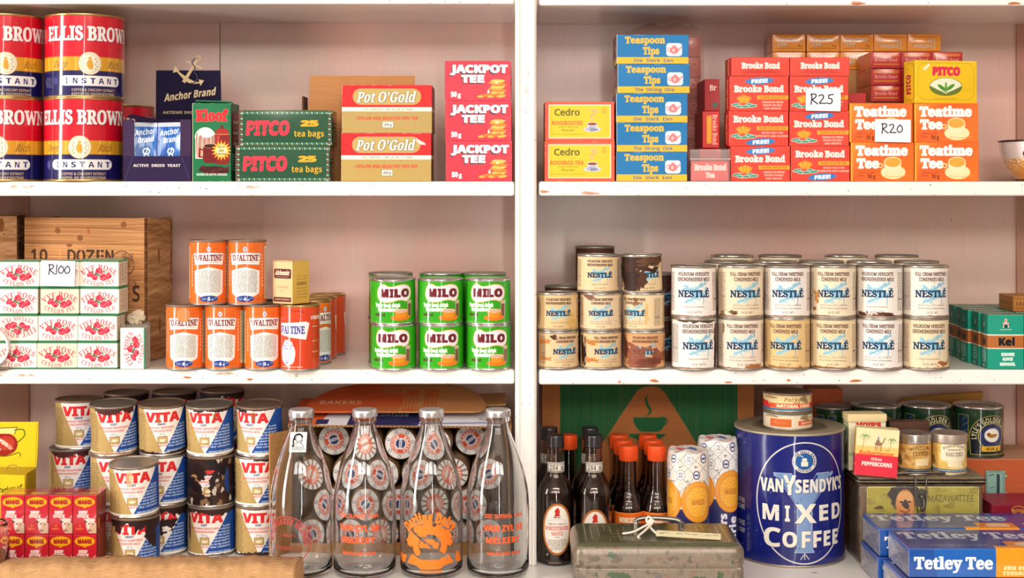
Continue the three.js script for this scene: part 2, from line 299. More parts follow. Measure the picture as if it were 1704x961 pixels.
// ---------- the shelving: white painted boards, chipped and stained; pink painted back ----------
function paintStrip(seed, chips, dots, orange) {
  return (c, w, h) => {
    bg(c, w, h, '#f7f1ea'); const r = rng(seed);
    for (let i = 0; i < w * 0.25; i++) R_(c, r() * w, r() * h, 3 + r() * 30, 0.3 + r() * 0.4, ['rgba(225,212,198,.35)', 'rgba(255,252,248,.5)', 'rgba(214,202,190,.25)'][i % 3]);
    for (let i = 0; i < dots; i++) { const x = r() * w, y = r() * h; ell(c, x, y, 0.5 + r() * 0.7, 0.5 + r() * 0.8, ['#6a5a50', '#8a7a6c', '#3b2f2a', '#b79f8b'][i % 4]); }
    for (const [x, y, l, t, k] of chips) for (let q = 0; q < l / 5; q++) blob(c, x + (r() - 0.5) * l, y + (r() - 0.5) * t, 1 + r() * Math.min(6, l * 0.2), 0.5 + r() * t * 0.35, seed * 31 + q, k || ['#cbb49c', '#bda58d', '#d9c6b2'][q % 3], 0.5);
    for (const [x, y, l, t] of orange) { blob(c, x, y, l, t, seed + x, '#c9743a', 0.35); blob(c, x + 1, y + t * 0.2, l * 0.7, t * 0.5, seed + x + 1, '#a9572a', 0.4); }
  };
}
const PT = sheet('paint', 1.5, {
  topL: [900, 30, paintStrip(1, [], 24, [])], topR: [900, 30, paintStrip(2, [], 20, [[475, 26, 12, 3], [708, 26, 8, 3]])],
  s1L: [900, 30, paintStrip(3, [[166, 12, 40, 5], [500, 11, 34, 5]], 36, [])], s1R: [900, 30, paintStrip(4, [[60, 16, 10, 3]], 30, [[8, 21, 6, 3], [76, 24, 14, 3]])],
  s2L: [900, 30, paintStrip(5, [[107, 12, 60, 5], [168, 12, 36, 5], [480, 9, 40, 7], [577, 12, 12, 5]], 40, [[412, 16, 6, 2], [505, 20, 5, 2]])], s2R: [900, 30, paintStrip(6, [[330, 22, 20, 3]], 34, [[172, 22, 7, 3], [120, 24, 3, 2], [472, 22, 9, 2.5], [372, 21, 3, 2], [282, 25, 5, 2]])],
  post: [40, 1000, paintStrip(7, [[22, 240, 9, 22], [24, 210, 5, 16], [22, 268, 6, 8]], 46, [])],
  white: [400, 300, paintStrip(8, [], 30, [])],
});
function stripBox(w, h, d, reg, r = 0.004) { // board with its front face carrying its own painted strip
  const g = cartonGeo(w, h, d, { pz: reg, py: PT.white, ny: PT.white, px: PT.white, nx: PT.white }, { r, b: 0 }); return g;
}
const shelfPaint = new THREE.MeshPhysicalMaterial({ map: SHEETS.paint.t, roughness: 0.42, clearcoat: 0.7, clearcoatRoughness: 0.16 });
const backPaint = (() => {
  const reg = sheet('backpaint', 1, { a: [1000, 700, (c, w, h) => {
    bg(c, w, h, '#d6b4a8'); const r = rng(77);
    for (let i = 0; i < 90; i++) blob(c, r() * w, r() * h, 30 + r() * 80, 50 + r() * 130, 900 + i, i % 2 ? 'rgba(196,178,164,.12)' : 'rgba(228,158,146,.12)', 0.3);
    for (let i = 0; i < 2600; i++) R_(c, r() * w, r() * h, 0.4 + r() * 0.5, 6 + r() * 50, i % 3 ? 'rgba(180,140,128,.16)' : 'rgba(240,214,204,.16)');
    specks(c, w, h, 60, 5, ['#8d6d62', '#a98678'], 1.1);
  }] }).a;
  return [reg, new THREE.MeshPhysicalMaterial({ map: SHEETS.backpaint.t, roughness: 0.5, clearcoat: 0.9, clearcoatRoughness: 0.22 })];
})();
const battenPaint = new THREE.MeshPhysicalMaterial({ map: SHEETS.backpaint.t, color: '#c9a690', roughness: 0.5, clearcoat: 0.8, clearcoatRoughness: 0.25 });
const SHELF = { l: -1.0, r: 1.05, post0: 0.005, post1: 0.041 };
{
  const g = thing('shelving_unit', 'white painted wall shelving in two bays with pink back boards and chipped front edges', 'shelf');
  const D = -BACK, xr = 0.0445;
  const board = (x0, x1, yTop, th, reg, name) => { const m = part(g, 'shelf_board', stripBox(x1 - x0, th, D, reg), shelfPaint); m.position.set((x0 + x1) / 2, yTop - th, -D / 2); };
  board(SHELF.l, SHELF.post0 - 0.001, 0.3315, 0.0285, PT.topL); board(xr, SHELF.r, 0.329, 0.0285, PT.topR);
  board(SHELF.l, SHELF.post0 - 0.001, Y1, 0.0245, PT.s1L); board(xr, SHELF.r, Y1, 0.0245, PT.s1R);
  board(SHELF.l, SHELF.post0 - 0.001, Y2, 0.0245, PT.s2L); board(xr, SHELF.r, Y2, 0.0255, PT.s2R);
  // the middle upright is a post with a bead along each edge before a thin partition
  const post = part(g, 'upright', cartonGeo(SHELF.post1 - SHELF.post0, 1.03, 0.03, { pz: PT.post, px: PT.post, py: PT.white }, { r: 0.003, b: 0 }), shelfPaint); post.position.set(0.023, Y3, -0.013);
  for (const s of [-1, 1]) { const b = part(post, 'bead', rbx(0.006, 1.03, 0.006, 0.0025), std('#f6f0e9', 0.42, { clearcoat: 0.6, clearcoatRoughness: 0.2 })); b.position.set(s * 0.0125, 0.515, 0.0145); }
  const par = part(g, 'partition', cartonGeo(0.012, 1.03, D - 0.03, { pz: PT.white, px: PT.white, py: PT.white }, { r: 0.001, b: 0 }), shelfPaint); par.position.set(0.025, Y3, BACK / 2 - 0.015);
  const side = (x, s) => { const m = part(g, 'upright', cartonGeo(0.025, 1.03, D, { pz: PT.post, px: PT.white, py: PT.white }, { r: 0.003, b: 0 }), shelfPaint); m.position.set(x + s * 0.0125, Y3, -D / 2); };
  side(SHELF.l, -1); side(SHELF.r, 1);
  const jx = X(366, BACK);
  for (const [a, b] of [[SHELF.l, X(50, BACK)], [X(1690, BACK), SHELF.r]]) { const m = part(g, 'batten', cartonGeo(b - a, 0.96, 0.008, { pz: backPaint[0], px: backPaint[0], py: backPaint[0] }, { r: 0.001, b: 0 }), battenPaint); m.position.set((a + b) / 2, Y3 + 0.0002, BACK + 0.004); }
  for (const [a, b, lo, hi] of [[SHELF.l - 0.02, jx - 0.0005, Y1, 0.4], [jx + 0.0005, 0.024, Y1, 0.4], [SHELF.l - 0.02, 0.024, Y3, Y1 - 0.001], [0.0255, SHELF.r + 0.02, Y3, 0.4]]) { const m = part(g, 'back_panel', cartonGeo(b - a, hi - lo, 0.012, { pz: backPaint[0], px: backPaint[0], py: backPaint[0] }, { r: 0.001, b: 0 }), backPaint[1]); m.position.set((a + b) / 2, lo, BACK - 0.006); }
}
{
  const g = thing('counter', 'white painted counter top below the shelves, carrying tins and bottles', 'counter');
  const top = part(g, 'worktop', cartonGeo(2.1, 0.03, 0.75, { pz: PT.topL, py: PT.white, px: PT.white }, { r: 0.004, b: 0 }), new THREE.MeshPhysicalMaterial({ map: SHEETS.paint.t, roughness: 0.35, clearcoat: 0.5, clearcoatRoughness: 0.2 })); top.position.set(0.02, Y3 - 0.03, 0.13);
  for (const x of [-0.7, 0.02, 0.74]) { const m = part(g, 'cupboard_door', rbx(0.68, 0.84, 0.02, 0.004), std('#e9dfd2', 0.5)); m.position.set(x, Y3 - 0.46, 0.46); const k = part(m, 'knob', new THREE.SphereGeometry(0.014, 16, 10), MET.brass); k.position.set(0.28, 0.3, 0.02); }
  part(g, 'carcass', bx(2.06, 0.86, 0.66, 0.02, Y3 - 0.465, 0.118), std('#e3d8ca', 0.7));
}

// ---------- upper shelf, left bay ----------
// three hand-written price cards
const PEN = '#2b2a3a';
function penText(c, s, x, y, h, gap) {       // pen strokes of R and digits in a 0.7 x 1 cell
  const G = { R: [[[0.08, 0.02], [0.12, 0.5], [0.04, 1]], [[0.02, 0.1], [0.3, -0.02], [0.55, 0.15], [0.4, 0.42], [0.12, 0.52], [0.35, 0.75], [0.66, 0.96]]], 1: [[[0.2, 0.05], [0.18, 0.95]]],
    0: [[[0.35, 0.15], [0.08, 0.3], [0.05, 0.75], [0.3, 0.9], [0.58, 0.7], [0.55, 0.3], [0.33, 0.14]]], 2: [[[0.02, 0.2], [0.3, 0.02], [0.5, 0.25], [0.25, 0.65], [0.02, 0.92], [0.3, 0.88], [0.68, 0.9]]], 5: [[[0.2, 0.1], [0.12, 0.45], [0.45, 0.4], [0.55, 0.75], [0.3, 0.95], [0.05, 0.85]], [[0.2, 0.1], [0.62, 0.04]]] };
  for (const ch of s) { for (const st of G[ch]) curve(c, st.map(([a, b]) => [x + a * h, y + b * h]), h * 0.11, PEN); x += (ch === '1' ? 0.4 : 0.78) * h * gap; }
}
const CARD = sheet('price_cards', 3, {
  r25: plain(58, 38, '#fbf9f5', (c) => penText(c, 'R25', 8, 9, 18, 0.95)), r20: plain(60, 38, '#fbf9f5', (c) => penText(c, 'R20', 11, 7, 17, 0.95)), r100: plain(58, 42, '#f3ecf2', (c) => penText(c, 'R100', 13, 6, 17, 0.8)),
});
function priceCard(reg, label, x, y, z, w, h, rx = -0.06, rz = 0) { return at(single('price_card', cartonGeo(w, h, 0.0008, { pz: reg }, { r: 0.0002, b: 0.0008, seed: 3 }), M(reg, 'card'), label, 'price tag', 'hand-written price cards'), x, y, z, 0, rz, rx); }

const COFFEE = sheet('coffee_tin', 2.3, { a: [204, 132, (c, w, h) => {
  bg(c, w, h, '#cf1230'); R_(c, -9, 68, w + 18, 23, '#d9a12c'); R_(c, -9, 91, w + 18, 60, '#20195f');
  for (let i = 0; i < 40; i++) R_(c, (i * 37) % w, 68, 2, 23, 'rgba(245,205,100,.3)');
  T(c, 'ELLIS BROWN', 101, 30, 168, 22, '#efe9e6', { f: 'serif', st: '#7a1230', lw: 1, sh: [1.4, 1.2, '#3b1740'], bold2: 1.6 });
  T(c, 'Deep', 47, 80, 26, 11, '#7a4f20', { f: 'serif', it: 0.35, b: 0 }); T(c, 'Rich', 140, 80, 26, 11, '#7a4f20', { f: 'serif', it: 0.35, b: 0 });
  ell(c, 96, 79, 18.5, 18.5, '#efe6d2', '#c9b184', 1.2); ell(c, 96, 79, 15, 15, null, '#d8c39a', 1); blob(c, 96, 81, 5.5, 8, 4, '#dca93b', 0.15); ell(c, 96, 71, 2.6, 3, '#d9b058'); for (const s of [-1, 1]) for (let q = 0; q < 5; q++) ell(c, 96 + s * (9 + q % 2 * 2), 72 + q * 4, 1.5, 1, '#a9a58c', null, 0, q);
  rr(c, 46, 99, 106, 17, 8.5, '#f0ecea'); 'INSTANT'.split('').forEach((ch, i) => T(c, ch, 58 + i * 14.2, 107.5, ch === 'I' ? 3.4 : 9.5, 9, '#231c63'));
  T(c, 'COFFEE & CHICORY EXTRACT', 103, 122.5, 74, 4.6, '#d8bf8e', { b: 1 }); T(c, 'KOFFIE- EN SIGOREIEKSTRAK', 103, 129, 74, 4.4, '#d8bf8e');
  ell(c, 36, 108, 5, 6, 'rgba(110,110,190,.55)'); specks(c, w, h, 50, 3, ['rgba(255,240,240,.5)', 'rgba(60,20,30,.4)'], 0.9);
} ] });
{
  const R = 0.0655, H = 0.1395, z = -0.06, xl = X(10.4, z) - 0.002, xr = X(140, z), gp = 'large red and blue coffee tins';
  const o = { cat: 'tin', lidMat: MET.brass, wrap: 'printed_wall' };
  can('coffee_tin', 'red and blue coffee tin, lower of the stack cut off at the far left', gp, xl, Y1, z, R, H, COFFEE.a, { ...o, turn: -0.12 });
  can('coffee_tin', 'red and blue coffee tin, upper of the stack cut off at the far left', gp, xl - 0.001, Y1 + H, z, R, H, COFFEE.a, { ...o, turn: 0.12 });
  can('coffee_tin', 'red and blue coffee tin in full view, lower one beside the yeast carton', gp, xr, Y1, z, R, H, COFFEE.a, { ...o, turn: -0.02 });
  can('coffee_tin', 'red and blue coffee tin in full view, on top of a like tin', gp, xr + 0.001, Y1 + H, z - 0.001, R, H, COFFEE.a, { ...o, turn: 0.22 });
  can('coffee_tin', 'red coffee tin mostly hidden behind the yeast carton and the front tins', gp, X(194, -0.193), Y1, -0.1935, R, H - 0.004, COFFEE.a, { ...o, turn: -0.1 });
}

// yeast display carton with a cut-out window, its sachets, and the header card behind it
const YEAST = sheet('yeast', 2.6, {
  front: plain(115, 43, '#3a2a50', (c) => { T(c, 'ACTIVE  DRIED  YEAST', 57, 16, 80, 4.6, '#efe6da'); line(c, [[16, 2], [2, 42]], 0.6, '#6b5a82'); line(c, [[99, 2], [113, 42]], 0.6, '#6b5a82'); specks(c, 115, 43, 24, 2, ['#5d4d74', '#2b1f3d'], 0.7); }),
  side: plain(18, 104, '#4c3758', (c) => specks(c, 18, 104, 14, 3, ['#66527a'], 0.7)),
  plain: plain(40, 40, '#33254a'),
  sachet: plain(42, 62, '#1463b4', (c) => { R_(c, -9, -9, 60, 16, '#c9cdd6'); for (let i = 0; i < 11; i++) line(c, [[i * 4, 7], [i * 4 - 6 + i, 62]], 0.9, ['#2f8ada', '#155aa6', '#5aaae8'][i % 3]); T(c, 'Anchor', 21, 15, 34, 9, '#f2f4f8', { it: 0.2, rot: -0.12 }); T(c, 'Brand', 23, 27, 28, 9, '#f2f4f8', { it: 0.2, rot: -0.12 }); ell(c, 24, 46, 5.5, 4.5, null, '#f2f4f8', 2.2); line(c, [[20, 55], [27, 41]], 2, '#f2f4f8'); line(c, [[26, 50], [30, 56]], 2, '#f2f4f8'); }),
  card: plain(107, 110, '#221a3b', (c) => {
    T(c, 'Anchor Brand', 57, 40, 86, 12, '#d9c39c', { it: 0.25, rot: -0.13, st: '#d9c39c', lw: 0.2 });
    T(c, 'AKTIEWE DROE SUURDEEG', 60, 70, 98, 4.6, '#cfb995'); specks(c, 107, 110, 30, 4, ['#4a3f63'], 0.6);
  }),
});
{
  const zf = -0.012, w = 0.113 * S(zf), h = 0.103, d = 0.075, x = X(261.5, zf), t = 0.0012, m = M(YEAST.front, 'card');
  const g = thing('yeast_display_carton', 'dark purple yeast carton with an open front window showing blue sachets', 'carton');
  const panel = (name, ww, hh, dd, reg, px, py, pz, rx = 0, ry = 0) => { const q = part(g, name, cartonGeo(ww, hh, dd, { pz: reg, px: YEAST.plain, py: YEAST.plain, nz: YEAST.plain }, { r: 0.0003, b: 0 }), m); q.position.set(px, py, pz); q.rotation.set(rx, ry, 0); return q; };
  panel('front_panel', w, 0.042, t, YEAST.front, 0, 0, d / 2 - t / 2);
  for (const s of [-1, 1]) { panel('window_flap', 0.018, h - 0.042, t, YEAST.side, s * (w / 2 - 0.009), 0.042, d / 2 - t / 2); panel('side_panel', t, h, d - 0.003, YEAST.side, s * (w / 2 - t / 2), 0, -0.002); }
  panel('back_panel', w - 0.003, h + 0.004, t, YEAST.plain, 0, 0, -d / 2 + t);
  panel('base', w - 0.003, 0.001, d - 0.005, YEAST.plain, 0, 0, 0);
  const fl = panel('top_flap', 0.045, 0.03, 0.0008, YEAST.plain, -w / 2 + 0.024, h, d / 2 - 0.012, -1.35, 0.2);
  at(g, x, Y1, zf - d / 2);
  const sg = 'blue yeast sachets';
  const sachet = (label, px, ry) => { const zs = zf - 0.012; const q = single('yeast_sachet', (() => { const ge = cartonGeo(0.041, 0.066, 0.004, { pz: YEAST.sachet }, { r: 0.001, b: 0.004, seed: 4 }); return ge; })(), M(YEAST.sachet, 'film'), label, 'sachet', sg); at(q, X(px, zs), Y1 + 0.0335, zs, ry, 0, -0.12); };
  sachet('blue foil yeast sachet at the left of the carton window', 240, 0.12); sachet('blue foil yeast sachet at the right of the carton window', 281, -0.14);
  const sup = single('inner_tray', bx(0.088, 0.032, 0.04), std('#4a3a5c', 0.9), 'dark card tray under the sachets inside the yeast carton', 'tray'); at(sup, x, Y1 + 0.0172, zf - 0.028);
}
{ // header card with the anchor cut out above its top edge
  const zf = -0.125, g = thing('header_card', 'dark blue display card with a gold anchor rising above its top edge', 'card'), k = S(zf), x = X(313.5, zf), gold = std('#cfb384', 0.5), dk = std('#2a2140', 0.7);
  const w = 0.107 * k, h = 0.186 * k - 0.0015;
  const b = part(g, 'board', cartonGeo(w, 0.11 * k, 0.0016, { pz: YEAST.card, nz: YEAST.plain, px: YEAST.plain, py: YEAST.plain }, { r: 0.0003, b: 0.001 }), M(YEAST.card, 'card')); b.position.y = h - 0.11 * k;
  const s = part(g, 'stand', bx(w * 0.98, h - 0.105 * k, 0.03, 0, (h - 0.105 * k) / 2, -0.017), std('#2c2140', 0.85));
  // anchor: shank, ring, stock, curved arms with flukes, rope
  const a = new THREE.Group(); a.name = 'anchor'; const U = 0.001 * k, P = (px, py) => [(px - 313.5) * U, h - (py - 117) * U, 0.0012];
  const flat = (pts, mat, t = 0.0012, name = 'anchor_piece') => { const sh = new THREE.Shape(pts.map((p) => new THREE.Vector2(p[0], p[1]))); part(a, name, new THREE.ExtrudeGeometry(sh, { depth: t, bevelEnabled: false }).translate(0, 0, 0.0008), mat); };
  const bar = (p, q, hw, hw2 = hw) => { const [ax, ay] = P(...p), [bxx, by] = P(...q), L = Math.hypot(bxx - ax, by - ay), nx = -(by - ay) / L * U, ny = (bxx - ax) / L * U; return [[ax + nx * hw, ay + ny * hw], [bxx + nx * hw2, by + ny * hw2], [bxx - nx * hw2, by - ny * hw2], [ax - nx * hw, ay - ny * hw]]; };
  flat(bar([328, 101], [306, 137], 1.8, 3), gold, 0.0016, 'shank'); flat(bar([311, 102], [337, 114], 1.2), gold, 0.0018, 'stock');
  const ring = part(a, 'ring', new THREE.TorusGeometry(4.2 * U, 1.2 * U, 8, 24), gold); ring.position.set(...P(330, 98)); ring.position.z = 0.0016;
  const arc = []; for (let i = 0; i <= 14; i++) { const q = i / 14; arc.push(P(293 + q * 41, 117 + Math.sin(Math.min(1, q * 1.3) * 1.57) * 25 - q * q * 4)); }
  const arc2 = arc.map(([ax, ay], i) => { const q = i / 14, t = (1.2 + 5 * Math.sin(q * 3.14)) * U; return [ax + t * 0.75, ay + t * 0.75]; }).reverse(); flat([...arc, ...arc2], gold, 0.0014, 'arms');
  for (const [tip, b1, b2] of [[[292, 110], [288, 121], [299, 119]], [[340, 134], [331, 132], [334, 143]]]) flat([P(...tip), P(...b1), P(...b2)], gold, 0.0016, 'fluke');
  part(a, 'rope', tube([P(326, 97), P(320, 104), P(325, 112), P(324, 120), P(329, 128), P(325, 137), P(317, 139)].map(([q, r2]) => [q, r2, 0.003]), 0.9 * U, 30, 6), std('#4a4458', 0.7));
  g.add(a); at(g, x, Y1, zf);
}
// chicory coffee cartons
const KLOOF = sheet('kloof', 2.6, {
  front: plain(65, 130, '#0f7a4c', (c) => {
    line(c, [[0.6, 0], [0.6, 130]], 1.2, '#d9d0a8');
    T(c, 'Kloof', 32, 21, 52, 17, '#e2262f', { f: 'serif', st: '#f2e9d8', lw: 1.3, bold2: 2.4 });
    c.save(); c.beginPath(); c.moveTo(6, 92); c.lineTo(6, 58); c.arc(22, 58, 17, Math.PI, 0); c.lineTo(39, 92); c.closePath(); c.fillStyle = '#efe4d6'; c.fill(); c.clip(); for (let i = 0; i < 14; i++) line(c, [[8 + i * 2.4, 50 + (i * 7) % 9], [6 + i * 2.5, 90]], 1.4, ['#a5281f', '#d87a5a', '#7a1a14'][i % 3]); ell(c, 24, 50, 10, 8, '#d9e3ea'); c.restore();
    c.beginPath(); c.moveTo(6, 92); c.lineTo(6, 58); c.arc(22, 58, 17, Math.PI, 0); c.lineTo(39, 92); c.closePath(); c.lineWidth = 1.2; c.strokeStyle = '#f0e6da'; c.stroke();
    rr(c, 38, 48, 25, 54, 6, '#8e1c1a'); ell(c, 50, 48, 11, 6, '#b02a22'); ell(c, 50, 40, 3, 3, '#7a1512'); R_(c, 41, 54, 5, 40, '#c4443a'); line(c, [[39, 52], [62, 52]], 1.4, '#c2913f');
    blob(c, 38, 112, 26, 7, 2, '#4a1210', 0.2); specks(c, 64, 118, 0, 1, ['#000']); rr(c, 18, 70, 26, 30, 8, '#7c1614'); ell(c, 31, 71, 13, 4, '#c9a58e'); ell(c, 31, 71.5, 11, 3, '#3a100c'); line(c, [[18, 78], [12, 76], [13, 90], [19, 90]], 2.4, '#8a1a17'); for (let i = 0; i < 26; i++) ell(c, 16 + (i * 17) % 46, 106 + (i * 7) % 11, 2, 1.4, ['#7a1d18', '#5a120f'][i % 2]);
    const st = []; for (let i = 0; i < 32; i++) { const a = i / 32 * 6.283, r = i % 2 ? 11 : 18; st.push([49 + Math.cos(a) * r, 79 + Math.sin(a) * r]); } poly(c, st, '#ef7a22'); poly(c, st.map(([x, y]) => [49 + (x - 49) * 0.88, 79 + (y - 79) * 0.88]), '#f6d04a'); ell(c, 49, 79, 9, 9, '#f9efb4');
    T(c, 'RICH', 49, 73, 11, 4, '#3a1a10'); T(c, 'AND', 49, 79, 9, 4, '#3a1a10'); T(c, 'STRONG', 49, 85, 17, 4, '#3a1a10');
    T(c, 'SIGOREI EN KOFFIE MENGSEL', 33, 119, 52, 3.8, '#efe9dc'); scuff(c, 65, 130, 8, 'rgba(235,228,200,.8)', 20);
  }),
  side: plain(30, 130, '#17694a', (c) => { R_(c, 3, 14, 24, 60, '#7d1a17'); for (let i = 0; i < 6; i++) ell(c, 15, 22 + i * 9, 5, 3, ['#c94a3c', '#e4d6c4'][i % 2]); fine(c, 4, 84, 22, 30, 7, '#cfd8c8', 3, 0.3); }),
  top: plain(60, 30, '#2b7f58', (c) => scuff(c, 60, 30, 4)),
});
{
  const f = { pz: KLOOF.front, px: KLOOF.side, nx: KLOOF.side, py: KLOOF.top }, d = 0.045;
  const c1 = carton('chicory_coffee_carton', 'tall green coffee carton with a red pot picture beside the yeast display', 'green coffee cartons', [319.5, 384], Y1, -0.01, 0.1305, d, f, { ry: 0.02, b: 0.0016 });
  const fl = part(c1, 'top_flap', cartonGeo(0.06, 0.002, 0.03, { pz: KLOOF.top }, { r: 0.0004, b: 0 }), M(KLOOF.top)); fl.position.set(0.002, 0.1305, 0.002); fl.rotation.set(-0.16, 0, -0.03);
  carton('chicory_coffee_carton', 'second tall green coffee carton standing right behind the first', 'green coffee cartons', [323, 389], Y1, -0.062, 0.133, d, f, { ry: -0.04 });
}
// green tea bag cartons in film
const PITCO = sheet('pitco', 2.4, {
  front: plain(154, 59, '#1f5a3c', (c, w, h) => {
    for (let i = 0; i < 38; i++) for (const y of [3, h - 5]) poly(c, [[i * 4.1, y], [i * 4.1 + 2.4, y], [i * 4.1 + 4, y + 3.6], [i * 4.1 + 1.6, y + 3.6]], i % 2 ? '#b9cdbb' : '#5f9a7a');
    for (let i = 0; i < 14; i++) for (const x of [3, w - 6]) poly(c, [[x, i * 4.3], [x + 3.6, i * 4.3 + 1], [x + 3.6, i * 4.3 + 3.4], [x, i * 4.3 + 2.4]], i % 2 ? '#b9cdbb' : '#a04a4a');
    R_(c, 0.6, 0, 1.4, h, '#8a3c3c');
    T(c, 'PITCO', 48, 30, 73, 22, '#ef4056', { st: '#f3d9d4', lw: 1.2, it: 0.08, bold2: 3 }); poly(c, [[14, 30], [24, 24], [24, 28]], '#1f5a3c'); line(c, [[22, 36], [85, 24]], 1.2, '#1f5a3c');
    T(c, '25', 117, 22, 29, 9, '#f0b429', { bold2: 2.2 }); T(c, 'tea bags', 116, 39, 50, 10, '#f0b429', { b: 1 }); specks(c, w, h, 40, 6, ['#4d8a68'], 0.7);
  }),
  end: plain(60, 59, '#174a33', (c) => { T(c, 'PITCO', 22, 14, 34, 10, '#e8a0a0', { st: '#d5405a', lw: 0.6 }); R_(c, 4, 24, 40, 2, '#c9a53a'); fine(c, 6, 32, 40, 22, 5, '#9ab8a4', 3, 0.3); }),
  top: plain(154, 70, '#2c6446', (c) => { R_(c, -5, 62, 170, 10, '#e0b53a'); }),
});
{
  const f = { pz: PITCO.front, px: PITCO.end, py: PITCO.top }, d = 0.072, h = 0.0595;
  carton('tea_bag_carton', 'green film-wrapped tea bag carton, lower of the pair beside the tall coffee carton', 'green tea bag cartons', [391, 548], Y1, -0.014, h, d, f, { fin: 'film', ry: 0.03, b: 0.0016 });
  carton('tea_bag_carton', 'green film-wrapped tea bag carton, upper of the pair beside the tall coffee carton', 'green tea bag cartons', [397, 552], Y1 + h, -0.014, h, d, f, { fin: 'film', ry: 0.012, b: 0.0016 });
}
// plain brown box behind
const KRAFT = sheet('kraft', 1.6, { a: [200, 200, (c, w, h) => { bg(c, w, h, '#bd8453'); const r = rng(4); for (let i = 0; i < 500; i++) R_(c, r() * w, r() * h, 4 + r() * 40, 0.5, r() < 0.5 ? 'rgba(150,100,58,.25)' : 'rgba(214,160,112,.25)'); specks(c, w, h, 90, 6, ['#9a6a40', '#d0a074'], 0.9); } ] });
{
  const zf = -0.13, g = thing('cardboard_box', 'plain brown cardboard box with a slanted lid flap behind the gold tea cartons', 'box'), w = 0.178 * S(zf), k = S(zf);
  const b = part(g, 'box_body', cartonGeo(w, 0.1, 0.07, { pz: KRAFT.a }, { r: 0.001 }), M(KRAFT.a, 'card')); b.position.z = -0.04;
  const sh = new THREE.Shape([[-0.094, 0], [0.094, 0], [0.0885, 0.176], [-0.0855, 0.176]].map(([a, q]) => new THREE.Vector2(a * k, q * k))); const gm = new THREE.ExtrudeGeometry(sh, { depth: 0.004, bevelEnabled: false });
  const uv = gm.attributes.uv; for (let i = 0; i < uv.count; i++) uv.setXY(i, KRAFT.a.u0 + (KRAFT.a.u1 - KRAFT.a.u0) * (0.5 + uv.getX(i) * 2.4), KRAFT.a.v0 + (KRAFT.a.v1 - KRAFT.a.v0) * Math.min(0.98, 0.02 + uv.getY(i) * 4.8));
  const fl = part(g, 'lid_flap', gm, M(KRAFT.a, 'card')); fl.rotation.x = -0.05; fl.position.set(0, 0, 0.001);
  part(g, 'side_flap', bx(0.003, 0.15, 0.05, -0.094 * k - 0.004, 0.075, -0.03), std('#5a3a24', 0.9));
  at(g, X(601, zf), Y1, zf);
}
const GOLD = sheet('gold_tea', 2.3, {
  front: plain(149, 80, '#bfa468', (c, w, h) => {
    R_(c, -5, -5, w + 10, 42, '#e02a2c'); R_(c, -5, 37, w + 10, 7, '#f2ecdf'); rr(c, 18, 6, 113, 27, 13.5, '#c8ad6c');
    T(c, "Pot O'Gold", 74, 20, 97, 17, '#f6efdf', { f: 'serif', it: 0.22, st: '#4a3424', lw: 0.9, sh: [1.2, 1, '#4a3424'], bold2: 0.8 });
    T(c, 'USE SPARINGLY AND ALLOW TO DRAW', 76, 40.6, 82, 3.4, '#6b5f52', { f: 'monospace', b: 0 }); T(c, 'CEYLON AND SELECTED TIPS TEA', 75, 55.5, 102, 5, '#dd3328', { it: 0.2 });
    R_(c, 67, 61, 18, 10, '#f4efe4'); line(c, [[67, 61], [85, 61], [85, 71], [67, 71]], 0.5, '#7f7260', true); T(c, '250 g', 76, 66, 13, 4.6, '#5a5048'); scuff(c, w, h, 21, 'rgba(240,214,190,.85)', 34); specks(c, w, h, 40, 9, ['#a58a4c', '#8a7040'], 0.7);
  }),
  torn: plain(149, 80, '#c2a765', (c, w, h) => { GOLDDRAW(c, w, h); }),
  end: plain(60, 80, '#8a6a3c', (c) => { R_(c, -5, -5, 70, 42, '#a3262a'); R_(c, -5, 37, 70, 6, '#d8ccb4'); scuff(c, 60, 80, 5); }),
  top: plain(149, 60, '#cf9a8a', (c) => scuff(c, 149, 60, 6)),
});
function GOLDDRAW(c, w, h) {
  R_(c, -5, -5, w + 10, 42, '#e02a2c'); R_(c, -5, 37, w + 10, 7, '#f2ecdf'); rr(c, 18, 6, 113, 27, 13.5, '#c8ad6c');
  T(c, "Pot O'Gold", 74, 20, 97, 17, '#f6efdf', { f: 'serif', it: 0.22, st: '#4a3424', lw: 0.9, sh: [1.2, 1, '#4a3424'], bold2: 0.8 });
  T(c, 'USE SPARINGLY AND ALLOW TO DRAW', 76, 40.6, 82, 3.4, '#6b5f52', { f: 'monospace', b: 0 }); T(c, 'CEYLON AND SELECTED TIPS TEA', 75, 55.5, 102, 5, '#dd3328', { it: 0.2 });
  R_(c, 67, 61, 18, 10, '#f4efe4'); line(c, [[67, 61], [85, 61], [85, 71], [67, 71]], 0.5, '#7f7260', true); T(c, '250 g', 76, 66, 13, 4.6, '#5a5048'); scuff(c, w, h, 27, 'rgba(240,214,190,.85)', 34);
  poly(c, [[124, 8], [128, 11], [138, 16], [140, 20], [130, 19], [124, 13]], '#efd9cf'); specks(c, w, h, 40, 10, ['#a58a4c', '#8a7040'], 0.7);
}
{
  const f = (k) => ({ pz: GOLD[k], px: GOLD.end, py: GOLD.top }), d = 0.095, h = 0.0805;
  carton('tea_carton', 'red and gold tea carton with a torn label, lower of the two', 'red and gold tea cartons', [567, 717], Y1, -0.012, h, d, f('torn'), { ry: 0.015 });
  carton('tea_carton', 'red and gold tea carton, upper of the two before the brown box', 'red and gold tea cartons', [568.5, 718.5], Y1 + h, -0.013, h, d, f('front'), { ry: 0.008 });
}
